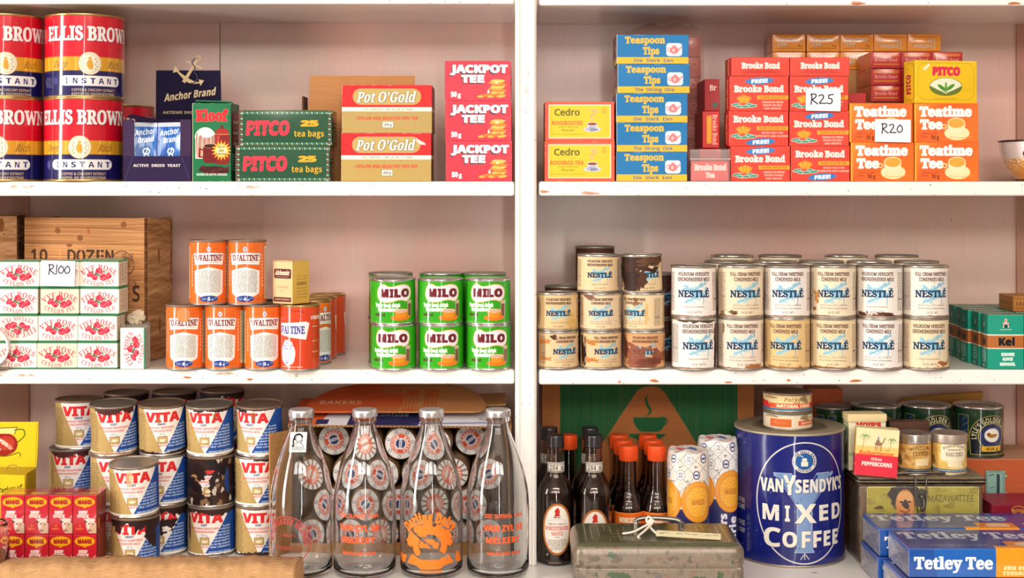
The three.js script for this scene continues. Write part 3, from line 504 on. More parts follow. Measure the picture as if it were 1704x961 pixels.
const JACK = sheet('jackpot', 2.6, {
  front: plain(110, 67, '#dd4658', (c, w, h) => {
    T(c, 'TEE', 47, 30, 38, 11.5, '#f4eef0', { sh: [-2.6, 3, '#5b4a58'], bold2: 2 }); T(c, 'JACKPOT', 58, 13.5, 92, 12.5, '#f4eef0', { sh: [-2.6, 3, '#5b4a58'], bold2: 2 });
    for (let i = 0; i < 26; i++) { const q = i / 26; line(c, [[70 + (i * 13) % 34, 26 + (i * 7) % 32], [72 + (i * 13) % 34 + 8, 26 + (i * 7) % 32]], 0.6, 'rgba(240,160,110,.45)'); }
    for (let i = 0; i < 8; i++) ell(c, 87 + (i % 3) * 3 - 2, 56 - i * 3.2, 12, 2.6, ['#e9a64a', '#f3c968', '#d98a3c'][i % 3]); for (let i = 0; i < 5; i++) ell(c, 62 + i * 8, 59 - (i % 2) * 2, 8, 2.6, ['#f0b95a', '#d9893a'][i % 2], '#b8623a', 0.4, -0.15); poly(c, [[70, 52], [72.5, 47], [75, 52], [72.5, 55]], '#fbf0d8'); ell(c, 86, 36, 3, 2, '#fbe9c0');
    T(c, '50', 15, 56, 10, 8, '#f4ebe9', { bold2: 1 }); T(c, 'g', 24, 57, 5, 7, '#f4ebe9', { bold2: 0.8 }); scuff(c, w, h, 31, 'rgba(250,190,190,.6)', 16);
  }),
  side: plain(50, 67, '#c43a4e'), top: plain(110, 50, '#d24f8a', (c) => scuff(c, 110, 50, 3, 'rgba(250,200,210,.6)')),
});
{
  const f = { pz: JACK.front, px: JACK.side, py: JACK.top }, d = 0.06, h = 0.0672, gp = 'pink-red tea cartons with coins';
  ['bottom of three', 'middle of three', 'top of three'].forEach((s, i) => carton('tea_carton', 'pinkish red tea carton with a heap of coins, ' + s + ' beside the middle post', gp, [[742, 852.5], [741, 851], [740, 850]][i], Y1 + i * h, -0.014 - i * 0.001, h, d, f, { ry: -0.01 + i * 0.008 }));
}

// ---------- upper shelf, right bay ----------
function cup(c, x, y, s, col, tea, saucer) { ell(c, x, y + 8 * s, 13 * s, 4.2 * s, saucer, null, 0); ell(c, x + 2 * s, y + 8.5 * s, 6 * s, 1.6 * s, '#8d8f9c'); c.beginPath(); c.moveTo(x - 8 * s, y); c.bezierCurveTo(x - 8 * s, y + 9 * s, x + 8 * s, y + 9 * s, x + 8 * s, y); c.closePath(); c.fillStyle = col; c.fill(); ell(c, x, y, 8 * s, 2.6 * s, col, '#b9b4bc', 0.4); ell(c, x, y + 0.2 * s, 7 * s, 2 * s, tea); }
const cedro = (kind, line2) => (c, w, h) => {
  bg(c, w, h, '#ef6b50'); R_(c, 6, 5, w - 12, h - 10, '#faf3e4'); R_(c, 7.4, 6.4, w - 14.8, h - 12.8, '#f4cd38');
  T(c, 'Cedro', 37, 18, 43, 10.5, '#7d7a1c', { b: 0, bold2: 1.3 }); T(c, line2, 38, 27, 28, 4, '#d6b93a', { f: 'serif', it: 0.3, b: 0 }); T(c, kind, 37, 35.5, kind.length > 10 ? 56 : 52, 6.4, '#e8853a', { bold2: 0.5 });
  T(c, 'FROM CLANWILLIAM', 39, 42, 34, 2.6, '#a3962a'); T(c, '100 g nett', 38, 47.5, 22, 3.6, '#8f8a24'); wordLine(c, 10, 54, 56, 1, '#b8a52c', rng(4));
  curve(c, [[76, 14], [84, 13], [88, 17], [74, 24], [80, 27], [78, 31]], 3, '#f3c08f'); curve(c, [[80, 15], [86, 18], [76, 24]], 1.4, '#ef9f7c'); cup(c, 79, 37, 1.12, '#ecebf2', '#9c5632', '#cfd2e0'); blob(c, 79, 43, 5, 3, 3, 'rgba(120,120,170,.5)', 0.5); for (let i = 0; i < 12; i++) ell(c, 70 + (i * 7) % 19, 44 + (i * 5) % 6, 1, 0.6, ['#8c90b8', '#4f5a82'][i % 2]);
  curve(c, [[96, 15], [98, 10], [102, 12]], 1, '#d08a3a'); ell(c, 99, 17, 4, 1.6, null, '#d08a3a', 0.8); scuff(c, w, h, kind.length, 'rgba(252,225,205,.8)', 18);
};
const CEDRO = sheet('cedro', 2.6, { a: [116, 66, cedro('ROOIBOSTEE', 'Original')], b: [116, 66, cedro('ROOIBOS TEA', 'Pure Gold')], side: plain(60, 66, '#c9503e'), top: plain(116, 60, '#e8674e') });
{
  const f = (k) => ({ pz: CEDRO[k], px: CEDRO.side, py: CEDRO.top }), h = 0.0665;
  carton('tea_carton', 'yellow tea carton with orange border and steaming cup, lower one beside the middle post', 'yellow tea cartons with a cup', [906, 1023], Y1, -0.01, h, 0.07, f('b'));
  carton('tea_carton', 'yellow tea carton with orange border and steaming cup, upper one beside the middle post', 'yellow tea cartons with a cup', [906.5, 1022], Y1 + h, -0.011, h, 0.07, f('a'), { ry: 0.01 });
}
const tips = (bottom) => (c, w, h) => {
  bg(c, w, h, '#0f7fb8'); R_(c, -5, 37.5, w + 10, 20, '#f2bf38');
  T(c, 'Tips', 57, 27, 27, 11.5, '#f0bf4c', { f: 'serif', st: '#d99a4a', lw: 0.4, bold2: 1.1 }); T(c, 'Teaspoon', 47, 9, 66, 10.5, '#f0bf4c', { f: 'serif', st: '#d99a4a', lw: 0.4, bold2: 1.1 });
  rr(c, 82, 14, 26, 22, 5, '#f5eeee'); ell(c, 95, 26, 7.5, 6.2, '#e58a8e'); ell(c, 95, 19.4, 3, 1.6, '#e58a8e'); line(c, [[102, 26], [107, 21]], 2, '#e58a8e'); ell(c, 87, 25, 3, 3.2, null, '#e58a8e', 1.3); ell(c, 94, 26, 2.2, 3, '#f3c5c2');
  T(c, bottom, 61, 43, 66, 5.6, '#4a72a0', { bold2: 0.4, b: 0 }); line(c, [[0.5, 0], [0.5, h]], 1, '#cfd8d8'); scuff(c, w, h, bottom.length, 'rgba(225,235,240,.7)', 18);
};
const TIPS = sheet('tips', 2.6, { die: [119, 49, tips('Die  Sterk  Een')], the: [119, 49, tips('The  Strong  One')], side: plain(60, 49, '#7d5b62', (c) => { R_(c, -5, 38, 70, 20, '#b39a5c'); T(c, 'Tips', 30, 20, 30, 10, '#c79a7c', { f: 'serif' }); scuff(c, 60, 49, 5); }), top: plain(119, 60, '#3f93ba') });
{
  const h = 0.0488; let y = Y1;
  ['bottom', 'second from the bottom', 'middle', 'second from the top', 'top'].forEach((s, i) => {
    const l = [1026, 1026, 1025, 1028, 1026][i], k = i % 2 ? 'the' : 'die';
    carton('tea_carton', 'blue tea carton with a pink teapot, ' + s + (i === 2 ? ' one of the stack of five' : ' of the stack of five'), 'blue tea cartons', [l, l + [118, 118, 119, 120, 120][i]], y, -0.012, h, 0.075, { pz: TIPS[k], px: TIPS.side, py: TIPS.top }, { ry: -0.015 + (i * 7 % 5) * 0.006, b: 0.0016 }); y += h + 0.0002;
  });
}
// red tea cartons
const lotus = (c, x, y, s) => { for (const [a, b, q] of [[-13, 5, -0.2], [-7, 8, 0.1], [2, 8, 0], [10, 5, 0.2], [14, 7, -0.1]]) ell(c, x + a * s, y + b * s, 7 * s, 2.2 * s, '#5aa08a', '#d9efe0', 0.7, q); for (let i = -3; i <= 3; i++) ell(c, x + i * 2.4 * s, y - (9 - Math.abs(i) * 1.6) * s * 0.5, 1.9 * s, 6.5 * s, i % 2 ? '#f0a42a' : '#f4b93c', '#c9741f', 0.35, i * 0.25); };
const burst = (c, x, y) => { const p = []; for (let i = 0; i < 28; i++) { const a = i / 28 * 6.283, r = i % 2 ? 0.86 : 1.06; p.push([x + Math.cos(a) * 25 * r, y + Math.sin(a) * 6 * r + Math.cos(a) * -1.5]); } poly(c, p, '#3d8bcb'); T(c, 'FREE!', x, y, 28, 6, '#eef4fa', { rot: -0.06, it: 0.1, bold2: 0.8 }); };
const bond = (top, eng) => (c, w, h) => {
  bg(c, w, h, '#e4503f'); const b = top === null ? 16 : top ? 21 : 13;
  T(c, 'Brooke Bond', 49, b, 83, 10, '#f4e9e2', { f: 'serif', bold2: 1.2 });
  const y = b + (top ? 13 : 14); lotus(c, 24, y + 8, 1.05); R_(c, 46, y - 2, 53, 6.5, '#f0ad35'); T(c, eng ? 'PURE CEYLON TEA' : 'SUIWER CEYLON TEE', 72, y + 1.3, 44, 3.2, '#b8622a');
  const L = eng ? ['NOTED ONLY FOR', 'STRENGTH AND FLAVOUR'] : ['GEMENG EN VERPAK', 'BEKEND OM MALS', 'DIE BESTE']; L.forEach((s, i) => T(c, s, 72, y + 9 + i * 5.2, i === 1 && eng ? 52 : 36 - i * 4, 2.9, '#f3d3c4'));
  if (top) burst(c, 50, 8); else if (top === false) burst(c, 53, 51); scuff(c, w, h, 7 + b + (eng ? 1 : 0), 'rgba(250,190,170,.5)', 12);
};
const BOND = sheet('bond', 2.6, {
  ft: [99, 58, bond(true, false)], fb: [99, 58, bond(false, true)], no: [99, 58, bond(null, true)],
  lid: plain(99, 32, '#e35443', (c) => { T(c, 'Brooke Bond', 50, 14, 65, 9.5, '#f4e9e2', { f: 'serif', bold2: 1 }); wordLine(c, 26, 22, 46, 1.4, '#b93a34', rng(3)); wordLine(c, 20, 25, 60, 1.2, '#b93a34', rng(4)); }),
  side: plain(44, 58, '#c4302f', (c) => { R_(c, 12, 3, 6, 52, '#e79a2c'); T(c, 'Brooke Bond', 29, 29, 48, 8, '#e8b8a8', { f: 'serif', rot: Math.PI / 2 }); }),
  up: plain(28, 58, '#cf3b36', (c) => { R_(c, 7, 7, 8, 44, '#efaa2e'); wordLine(c, 10, 9, 2, 1, '#a83', rng(1)); T(c, 'Brooke Bond', 20.5, 29, 48, 8, '#f0c4b4', { f: 'serif', rot: Math.PI / 2 }); }),
  dark: plain(28, 52, '#a8282c', (c) => { T(c, 'Br', 16, 14, 14, 9, '#eadbd4', { f: 'serif' }); blob(c, 20, 42, 5, 5, 3, '#4f6b58', 0.3); }),
  small: plain(67, 34, '#d9473f', (c) => { R_(c, -2, 3, 75, 27, '#dd5a50'); T(c, 'Brooke Bond', 34, 11, 57, 9, '#f0d9d2', { f: 'serif', bold2: 1.6 }); T(c, 'Tea', 34, 24, 16, 8, '#f0d9d2', { f: 'serif', bold2: 1.4 }); }),
  wrap: plain(50, 29, '#b3262a', (c) => { R_(c, 4, 3, 42, 5, '#c9722c'); T(c, 'Brooke Bond', 25, 14, 38, 6, '#d9a090', { f: 'serif' }); R_(c, 5, 20, 40, 3, '#c77a30'); R_(c, 0, 27.5, 50, 3, '#7d1519'); }),
  red: plain(40, 40, '#c0332f'),
});
{
  const h = 0.0585, d = 0.048, gp = 'red tea cartons in the double stack';
  const grid = [[1216, 1315, 'ft', 'bottom left'], [1316, 1414, 'fb', 'bottom right'], [1212.5, 1312, 'fb', 'second row, left'], [1314, 1413, 'ft', 'second row, right'], [1214, 1312.5, 'ft', 'third row, left'], [1314, 1411.5, 'ft', 'third row right, behind a price card']];
  grid.forEach(([a, b, k, s], i) => carton('tea_carton', 'red tea carton with a water lily, double stack, ' + s, gp, [a, b], Y1 + Math.floor(i / 2) * h, -0.012, h, d, { pz: BOND[k], px: BOND.side, nx: BOND.side, py: BOND.red }, { ry: (i % 3 - 1) * 0.008 }));
  [[1216, 1313.5, 'left'], [1315, 1414, 'right']].forEach(([a, b, s]) => carton('tea_carton', 'red tea carton lying flat on top of the double stack, ' + s + ' one', gp, [a, b], Y1 + 3 * h, -0.012, 0.0315, 0.058, { pz: BOND.lid, px: BOND.side, nx: BOND.side, py: BOND.red }, { ry: s === 'left' ? 0.02 : -0.01 }));
  priceCard(CARD.r25, 'white price card reading R25 on a red tea carton', X(1370, -0.005), Y1 + 2 * h, -0.0065, 0.058, 0.0375, -0.05, -0.02);
  // a second row behind, set end on and seen at the left
  const rg = 'red tea cartons behind the double stack';
  carton('tea_carton', 'red tea carton standing on end with a yellow strip, left of the double stack', rg, [1169, 1197], Y1 + 0.056, -0.034, 0.062, 0.099, { pz: BOND.up, px: BOND.red, py: BOND.red });
  carton('tea_carton', 'red tea carton lying low behind the clear plastic tub', rg, [1164, 1200], Y1, -0.036, 0.055, 0.09, { pz: BOND.red, px: BOND.red });
  carton('tea_carton', 'dark red tea carton with a cut-off name, above the one standing on end', rg, [1172.5, 1197], Y1 + 0.1185, -0.037, 0.054, 0.09, { pz: BOND.dark, px: BOND.red, py: BOND.red });
  // clear tub with a small carton inside
  const zf = -0.005, g = thing('plastic_tub', 'small clear plastic tub holding one red tea carton', 'tub'), w = 0.0655, dd = 0.028;
  const clear = new THREE.MeshPhysicalMaterial({ color: '#efe2e0', roughness: 0.12, clearcoat: 1, clearcoatRoughness: 0.05, transparent: true, opacity: 0.1 });
  part(g, 'tub_wall', merge(bx(w, 0.052, 0.0006, 0, 0.026, dd / 2), bx(w, 0.052, 0.0006, 0, 0.026, -dd / 2), bx(0.0006, 0.052, dd, -w / 2, 0.026, 0), bx(0.0006, 0.052, dd, w / 2, 0.026, 0)), clear);
  part(g, 'lid', rbx(w + 0.002, 0.004, dd + 0.002, 0.0015, 0, 0.052, 0), clear); part(g, 'rim', merge(bx(w + 0.002, 0.0016, 0.0012, 0, 0.037, dd / 2 + 0.0006), bx(0.0012, 0.0016, dd, -w / 2 - 0.0004, 0.037, 0)), std('#efe2e0', 0.3, { transmission: 0.6, thickness: 0 }));
  at(g, X(1182, zf), Y1, zf - dd / 2);
  at(single('tea_carton', cartonGeo(0.0625, 0.0335, 0.022, { pz: BOND.small, px: BOND.red, py: BOND.red }), M(BOND.small), 'small pale red tea carton inside the clear plastic tub', 'carton'), X(1182, zf), Y1 + 0.0003, zf - dd / 2);
}
const BAGF = sheet('bag_cartons', 2, { a: plain(120, 36, '#b04038', (c) => { ell(c, 108, 12, 5, 5, null, '#d98a7a', 1); T(c, 'Tea', 60, 18, 30, 10, '#d9a090', { f: 'serif' }); R_(c, 0, 33, 120, 3, '#8a2c28'); }) });
// tall film bag of red cartons behind the blue stack
{
  const zf = -0.135, gp = 'red cartons in the film bag', h = 0.036, w = [1044, 1166];
  for (let i = 0; i < 7; i++) carton('tea_carton', 'dark red carton in the film bag behind the blue stack, ' + ['lowest', 'second up', 'third up', 'fourth up', 'fifth up', 'sixth up', 'topmost'][i], gp, w, Y1 + 0.002 + i * h, zf, h, 0.09, { pz: BAGF.a, px: BAGF.a, py: BAGF.a }, { ry: i % 2 ? 0.015 : -0.01, fin: 'film' });
  const P = [], I = [], n = 40, rows = 16, r = rng(12), x = X(1105, zf), hw = 0.0715, hd = 0.0525;
  for (let j = 0; j <= rows; j++) for (let i = 0; i <= n; i++) {
    const q = j / rows, a = i / n * Math.PI * 2, y = q < 0.82 ? q / 0.82 * 0.262 : 0.262 + (q - 0.82) / 0.18 * 0.021, pinch = q < 0.82 ? 1 : 1 - (q - 0.82) / 0.18 * 0.55;
    const ca = Math.cos(a), sa = Math.sin(a), k = 1 / Math.pow(Math.abs(ca) ** 10 + Math.abs(sa) ** 10, 1 / 10), wob = 1 + (i === n ? 0 : (r() - 0.5)) * 0.02 + 0.008 * Math.sin(a * 9 + j);
    P.push(x + ca * hw * k * pinch * wob + (q > 0.82 ? (q - 0.82) * 0.12 : 0), Y1 + 0.0012 + y + (q > 0.8 ? 0.004 * Math.sin(a * 5 + 2) * (q - 0.8) * 5 : 0), zf - 0.045 + sa * hd * k * pinch * wob);
  }
  for (let j = 0; j <= rows; j++) for (let e = 0; e < 3; e++) P[(j * (n + 1) + n) * 3 + e] = P[j * (n + 1) * 3 + e];
  for (let j = 0; j < rows; j++) for (let i = 0; i < n; i++) { const a = j * (n + 1) + i; I.push(a, a + n + 2, a + 1, a, a + n + 1, a + n + 2); }
  const g = new THREE.BufferGeometry(); g.setAttribute('position', new THREE.Float32BufferAttribute(P, 3)); g.setIndex(I); g.computeVertexNormals();
  single('plastic_bag', g, new THREE.MeshPhysicalMaterial({ color: '#d9a596', roughness: 0.2, clearcoat: 1, clearcoatRoughness: 0.1, transparent: true, opacity: 0.24, side: THREE.DoubleSide }), 'crumpled clear plastic bag over the red cartons behind the blue stack', 'bag');
}
// orange tea cartons
const teatime = (c, w, h) => {
  const g = c.createLinearGradient(0, 0, w * 0.7, h); bg(c, w, h, '#f08a24'); g.addColorStop(0, '#f2a038'); g.addColorStop(0.45, '#ee6c2c'); g.addColorStop(1, '#ef7c28'); c.fillStyle = g; c.fillRect(-5, -5, w + 10, h + 10); R_(c, -5, -5, 8, h + 10, '#f6b03a');
  T(c, 'Teatime', 53, 14, 88, 15, '#fbf5ef', { f: 'serif', sh: [1.7, 1.4, '#4a2338'], bold2: 2.6 }); T(c, 'Tee', 29, 35.5, 37, 14.5, '#fbf5ef', { f: 'serif', sh: [1.7, 1.4, '#4a2338'], bold2: 2.6 });
  T(c, 'Verfris jou die', 26, 50.5, 28, 3.6, '#7d3a1e', { b: 0 }); T(c, 'beste', 17, 55.5, 11, 3.4, '#7d3a1e', { b: 0 }); T(c, '50 g', 35, 57, 13, 6, '#5a2a18', { b: 0, bold2: 0.5 });
  ell(c, 72, 50, 21, 11.5, '#f7e2b6'); ell(c, 72, 50, 21, 11.5, null, '#f1d19a', 0.5); ell(c, 50.5, 39, 3.4, 3.2, null, '#f8e3b2', 1.8); c.beginPath(); c.moveTo(56, 34); c.bezierCurveTo(55, 56, 86, 58, 86, 34); c.closePath(); c.fillStyle = '#f8e6c0'; c.fill(); ell(c, 71, 33, 15, 8.8, '#f9e2ae'); ell(c, 71, 33.5, 13.6, 7.7, '#f4ad4a'); curve(c, [[62, 57], [74, 58.5], [92, 56], [100, 55.5]], 0.8, '#e9a45a'); ell(c, 62, 56.5, 4, 1.6, '#f4cf8e');
};
const TEATIME = sheet('teatime', 2.6, {
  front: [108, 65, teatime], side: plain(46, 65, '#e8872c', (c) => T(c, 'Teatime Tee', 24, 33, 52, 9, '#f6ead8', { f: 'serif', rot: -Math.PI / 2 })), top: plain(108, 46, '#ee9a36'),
  pack: plain(56, 30, '#f4a238', (c, w, h) => { line(c, [[1, 1], [w - 1, 1]], 0.6, '#b4561a'); T(c, 'Teatime', 28, 9, 38, 6.4, '#e9c9a8', { f: 'serif', sh: [0.8, 0.7, '#4a2418'], bold2: 0.8 }); T(c, 'Tee', 17, 17.5, 16, 6, '#e9c9a8', { f: 'serif', sh: [0.8, 0.7, '#4a2418'], bold2: 0.8 }); T(c, '50 g', 46, 20, 7, 3, '#7d3a14'); line(c, [[5, 24.5], [w - 5, 24.5]], 0.6, '#8f4718'); }),
  packdown: plain(56, 30, '#f4a238', (c, w, h) => { c.translate(w, h); c.rotate(Math.PI); line(c, [[1, 1], [w - 1, 1]], 0.6, '#b4561a'); T(c, 'Teatime', 28, 9, 38, 6.4, '#e9c9a8', { f: 'serif', sh: [0.8, 0.7, '#4a2418'], bold2: 0.8 }); T(c, 'Tee', 17, 17.5, 16, 6, '#e9c9a8', { f: 'serif', sh: [0.8, 0.7, '#4a2418'], bold2: 0.8 }); T(c, '50 g', 46, 20, 7, 3, '#7d3a14'); line(c, [[5, 24.5], [w - 5, 24.5]], 0.6, '#8f4718'); }),
});
{
  const h = 0.0652, d = 0.05, gp = 'orange tea cartons in the front row', f = { pz: TEATIME.front, px: TEATIME.side, py: TEATIME.top };
  [[1415.5, 1521, 0, 'bottom left'], [1522.5, 1629, 0, 'bottom right'], [1413.5, 1519, 1, 'top left, behind a price card'], [1521.5, 1628, 1, 'top right, under a yellow carton']].forEach(([a, b, k, s], i) => carton('tea_carton', 'orange tea carton with a cream cup, block of four, ' + s, gp, [a, b], Y1 + k * h, -0.012, h, d, f, { ry: [0.01, -0.006, 0.004, 0][i] }));
  priceCard(CARD.r20, 'white price card reading R20 on an orange tea carton', X(1486, -0.005), Y1 + h, -0.0065, 0.0595, 0.038, -0.05, -0.02);
  // film pack of orange cartons at the back, upside-down ones at its right end
  const zf = -0.185, pg = 'orange cartons in the film pack at the back', hh = 0.0315, sup = 0.2015;
  [1285, 1342, 1398, 1454, 1510].forEach((a, i) => { for (let k = 0; k < 2; k++) carton('tea_carton', 'orange carton in the film pack at the back, ' + (k ? 'upper' : 'lower') + ' row, ' + ['leftmost', 'second from left', 'middle', 'second from right', 'rightmost'][i], pg, [a + 0.3, a + 55.7], Y1 + sup + k * (hh + 0.0004), zf, hh, 0.066, { pz: i > 2 ? TEATIME.packdown : TEATIME.pack, px: TEATIME.side, py: TEATIME.top }, { fin: 'film' }); });
  const w = 0.28 * S(zf); const b = single('cardboard_box', cartonGeo(w, sup - 0.0004, 0.07, { pz: KRAFT.a }), M(KRAFT.a, 'card'), 'plain brown box carrying the film pack of orange cartons behind the red stacks', 'box'); at(b, X(1425, zf), Y1, zf - 0.035);
}
// film pack of red cartons lying behind the orange ones, a loose red carton, and the yellow carton on top
{
  const zf = -0.075, hh = 0.0285, gp = 'red cartons in the film pack', y0 = Y1 + 0.136;
  const b = single('cardboard_box', cartonGeo(0.2 * S(zf), 0.1356, 0.09, { pz: KRAFT.a }), M(KRAFT.a, 'card'), 'brown box behind the orange tea cartons, carrying the red film pack', 'box'); at(b, X(1515, zf), Y1, zf - 0.05);
  for (let k = 0; k < 3; k++) [1449, 1500, 1551].forEach((a, i) => carton('tea_carton', 'dark red carton in the film pack behind the yellow carton, ' + ['bottom', 'middle', 'top'][k] + ' row, ' + ['left', 'centre', 'right'][i], gp, [a + 0.3, a + 50.7], y0 + k * (hh + 0.0003), zf, hh, 0.09, { pz: BOND.wrap, px: BOND.red, nx: BOND.red, py: BOND.wrap }, { fin: 'film' }));
  carton('tea_carton', 'red tea carton end showing between the red stack and the orange cartons', null, [1410, 1441], Y1, -0.066, 0.151, 0.008, { pz: BOND.red, px: BOND.red, py: BOND.red });
}
const YEL = sheet('yellow_tea', 2.4, {
  front: plain(111, 72, '#f0c82c', (c, w, h) => { rr(c, 5, 4, 100, 62, 13, null, '#b3a02c', 0.7); T(c, 'PITCO', 55, 18, 50, 13, '#e03a5c', { bold2: 2.4, it: 0.06 }); ell(c, 54, 44, 29, 15, '#e9ecd2', '#6f7a2a', 0.8); c.save(); c.beginPath(); c.ellipse(54, 44, 28.5, 14.6, 0, 0, 7); c.clip(); poly(c, [[24, 42], [54, 56], [84, 42], [84, 62], [24, 62]], '#6d7f34'); for (let i = 0; i < 8; i++) curve(c, [[24, 44 + i * 3], [50, 57 + i], [84, 44 + i * 3]], 0.5, '#8a9a4c'); c.restore(); ell(c, 47, 46, 9, 3, '#5f9a3e', null, 0, 0.6); ell(c, 62, 45, 9, 3, '#5f9a3e', null, 0, -0.6); ell(c, 54, 45, 2, 9, '#6fa648'); T(c, '125 g', 93, 48, 16, 5, '#d9bd22', { b: 0 }); wordLine(c, 34, 63, 40, 1.4, '#c7ac20', rng(3)); poly(c, [[13, 14], [24, 5], [27, 8], [17, 17]], '#f6ecd0'); scuff(c, w, h, 22, 'rgba(252,238,190,.9)', 26); }),
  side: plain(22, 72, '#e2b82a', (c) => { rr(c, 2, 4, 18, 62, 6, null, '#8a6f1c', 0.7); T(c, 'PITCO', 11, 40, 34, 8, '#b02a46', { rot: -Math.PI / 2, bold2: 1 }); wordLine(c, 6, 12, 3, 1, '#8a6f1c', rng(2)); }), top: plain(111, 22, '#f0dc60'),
});
{
  const zf = -0.012, w = 0.111 * S(zf), g = carton('tea_carton', 'bright yellow tea carton with green leaves, lying across the orange cartons', null, [1516, 1627], Y1 + 2 * 0.0652, zf, 0.0715, 0.042, { pz: YEL.front, nx: YEL.side, px: YEL.side, py: YEL.top }, { ry: 0.2, b: 0.0018 });
  g.rotation.y = 0.18; g.position.z = -0.038; g.position.x = X(1570, -0.02);
}
// enamel bowl at the right edge
const BOWL = sheet('bowl', 2.2, { a: [180, 74, (c, w, h) => { bg(c, w, h, '#f1e6e4'); const r = rng(8); for (let i = 0; i < 5200; i++) { const y = Math.pow(r(), 0.5) * h; if (y > h * (0.42 + 0.3 * r())) ell(c, r() * w, y, 1.5, 1.2, ['#e9a93a', '#f0bd55', '#dd9330'][i % 3]); } R_(c, -5, h * 0.8, w + 10, h, '#e39c34'); R_(c, -5, -5, w + 10, 7, '#3a2a24'); blob(c, 46, 27, 4.4, 8, 3, '#2e1c1a', 0.15); blob(c, 116, 26, 4, 8, 4, '#2e1c1a', 0.15); poly(c, [[66, 30], [74, 24], [80, 36], [72, 40]], '#3f8f86'); } ] });
{
  const R = 0.073, H = 0.069, z = -0.086, g = thing('enamel_bowl', 'white enamel bowl with dark spots and an orange foot at the right edge', 'bowl');
  part(g, 'bowl_wall', wrapGeo(R, 0.004, H, BOWL.a, 0, 1, (q) => 0.45 + 0.55 * Math.pow(Math.sin(Math.min(1, 0.12 + q * 0.88) * Math.PI / 2), 0.75)), new THREE.MeshPhysicalMaterial({ map: SHEETS.bowl.t, roughness: 0.2, clearcoat: 1, clearcoatRoughness: 0.05, side: THREE.DoubleSide }));
  part(g, 'rim', new THREE.TorusGeometry(R, 0.0016, 8, 48).rotateX(Math.PI / 2).translate(0, H, 0), std('#2e2522', 0.25));
  part(g, 'inside', lathe([[0, 0.006], [R * 0.4, 0.008], [R * 0.7, 0.02], [R * 0.9, 0.045], [R - 0.0012, H]], 40), std('#efe9e8', 0.18, { clearcoat: 1, side: THREE.DoubleSide }));
  part(g, 'foot_ring', lathe([[R * 0.44, 0], [R * 0.5, 0], [R * 0.5, 0.006], [R * 0.44, 0.006]], 36), std('#c98a35', 0.3));
  at(g, X(1736, z), Y1, z);
}

// ---------- middle shelf, left bay ----------
// wooden crate with stencilled lettering: boards as parts
const WOOD = (() => {
  const grain = (base, seed) => (c, w, h) => { bg(c, w, h, base); const r = rng(seed); for (let i = 0; i < 260; i++) { const y = r() * h; curve(c, [[-5, y], [w * 0.3, y + (r() - 0.5) * 5], [w * 0.7, y + (r() - 0.5) * 5], [w + 5, y + (r() - 0.5) * 6]], 0.3 + r() * 0.8, ['rgba(140,86,46,.2)', 'rgba(226,172,120,.3)', 'rgba(112,66,34,.15)'][i % 3]); } for (let i = 0; i < 3; i++) { const x = r() * w, y = r() * h; for (let q = 4; q > 0; q--) ell(c, x, y, q * 1.3, q * 0.7, q % 2 ? '#9a6438' : '#7d4c28'); } };
  const stencil = (c, s, x, y, w, h) => { T(c, s, x, y, w, h, '#4c3426', { f: 'monospace', bold2: 0.6 }); };
  return sheet('wood', 2, {
    top: [220, 26, (c, w, h) => { grain('#d2935c', 1)(c, w, h); T(c, 'SRS', 119, 13, 7, 4, '#b03a2c', { rot: 1.4 }); }],
    word: [220, 46, (c, w, h) => { grain('#d89a62', 2)(c, w, h); stencil(c, '10  DOZEN', 88, 15, 156, 16); for (const x of [24, 66, 105, 140]) R_(c, x, 3, 1.6, 26, '#d89a62'); curve(c, [[150, 40], [158, 20], [175, 6], [196, 12], [204, 30], [190, 40], [176, 30], [182, 14], [200, 20]], 1.1, '#5a3c2a'); T(c, '86', 188, 20, 22, 16, null, { it: 0.3, st: '#5a3c2a', lw: 0.5 }); stencil(c, 'KRAMIK', 110, 38, 120, 9); }],
    low: [220, 44, (c, w, h) => { grain('#d49a66', 3)(c, w, h); stencil(c, 'S', 205, 16, 15, 20); curve(c, [[196, -3], [206, 2], [203, 14]], 1, '#5a3c2a'); }],
    bottom: [220, 60, grain('#a87446', 4)], end1: [110, 50, grain('#a67a50', 5)], end2: [110, 60, grain('#8f6540', 6)], pale: [60, 60, grain('#c79a72', 7)], dark: [60, 60, grain('#5a3a22', 8)],
  });
})();
const woodMat = M(WOOD.top, 'card');
function raggedBoard(w, h, t, reg, seed) {                       // a split end board: its right edge broken
  const r = rng(seed), sh = new THREE.Shape(); sh.moveTo(0, 0); let n = 14; sh.lineTo(w - 0.003, 0); for (let i = 1; i < n; i++) sh.lineTo(w - 0.001 - r() * 0.008 - (i % 4 === 0 ? 0.006 * r() : 0), h * i / n); sh.lineTo(w - 0.005, h - 0.001); sh.lineTo(w * 0.5, h - 0.0015 - r() * 0.003); sh.lineTo(0, h);
  const g = new THREE.ExtrudeGeometry(sh, { depth: t, bevelEnabled: true, bevelSize: 0.0006, bevelThickness: 0.0006, bevelSegments: 1 }), uv = g.attributes.uv, p = g.attributes.position;
  for (let i = 0; i < uv.count; i++) uv.setXY(i, reg.u0 + (reg.u1 - reg.u0) * Math.min(1, Math.max(0, p.getX(i) / w)), reg.v0 + (reg.v1 - reg.v0) * Math.min(1, Math.max(0, p.getY(i) / h)));
  return g;
}
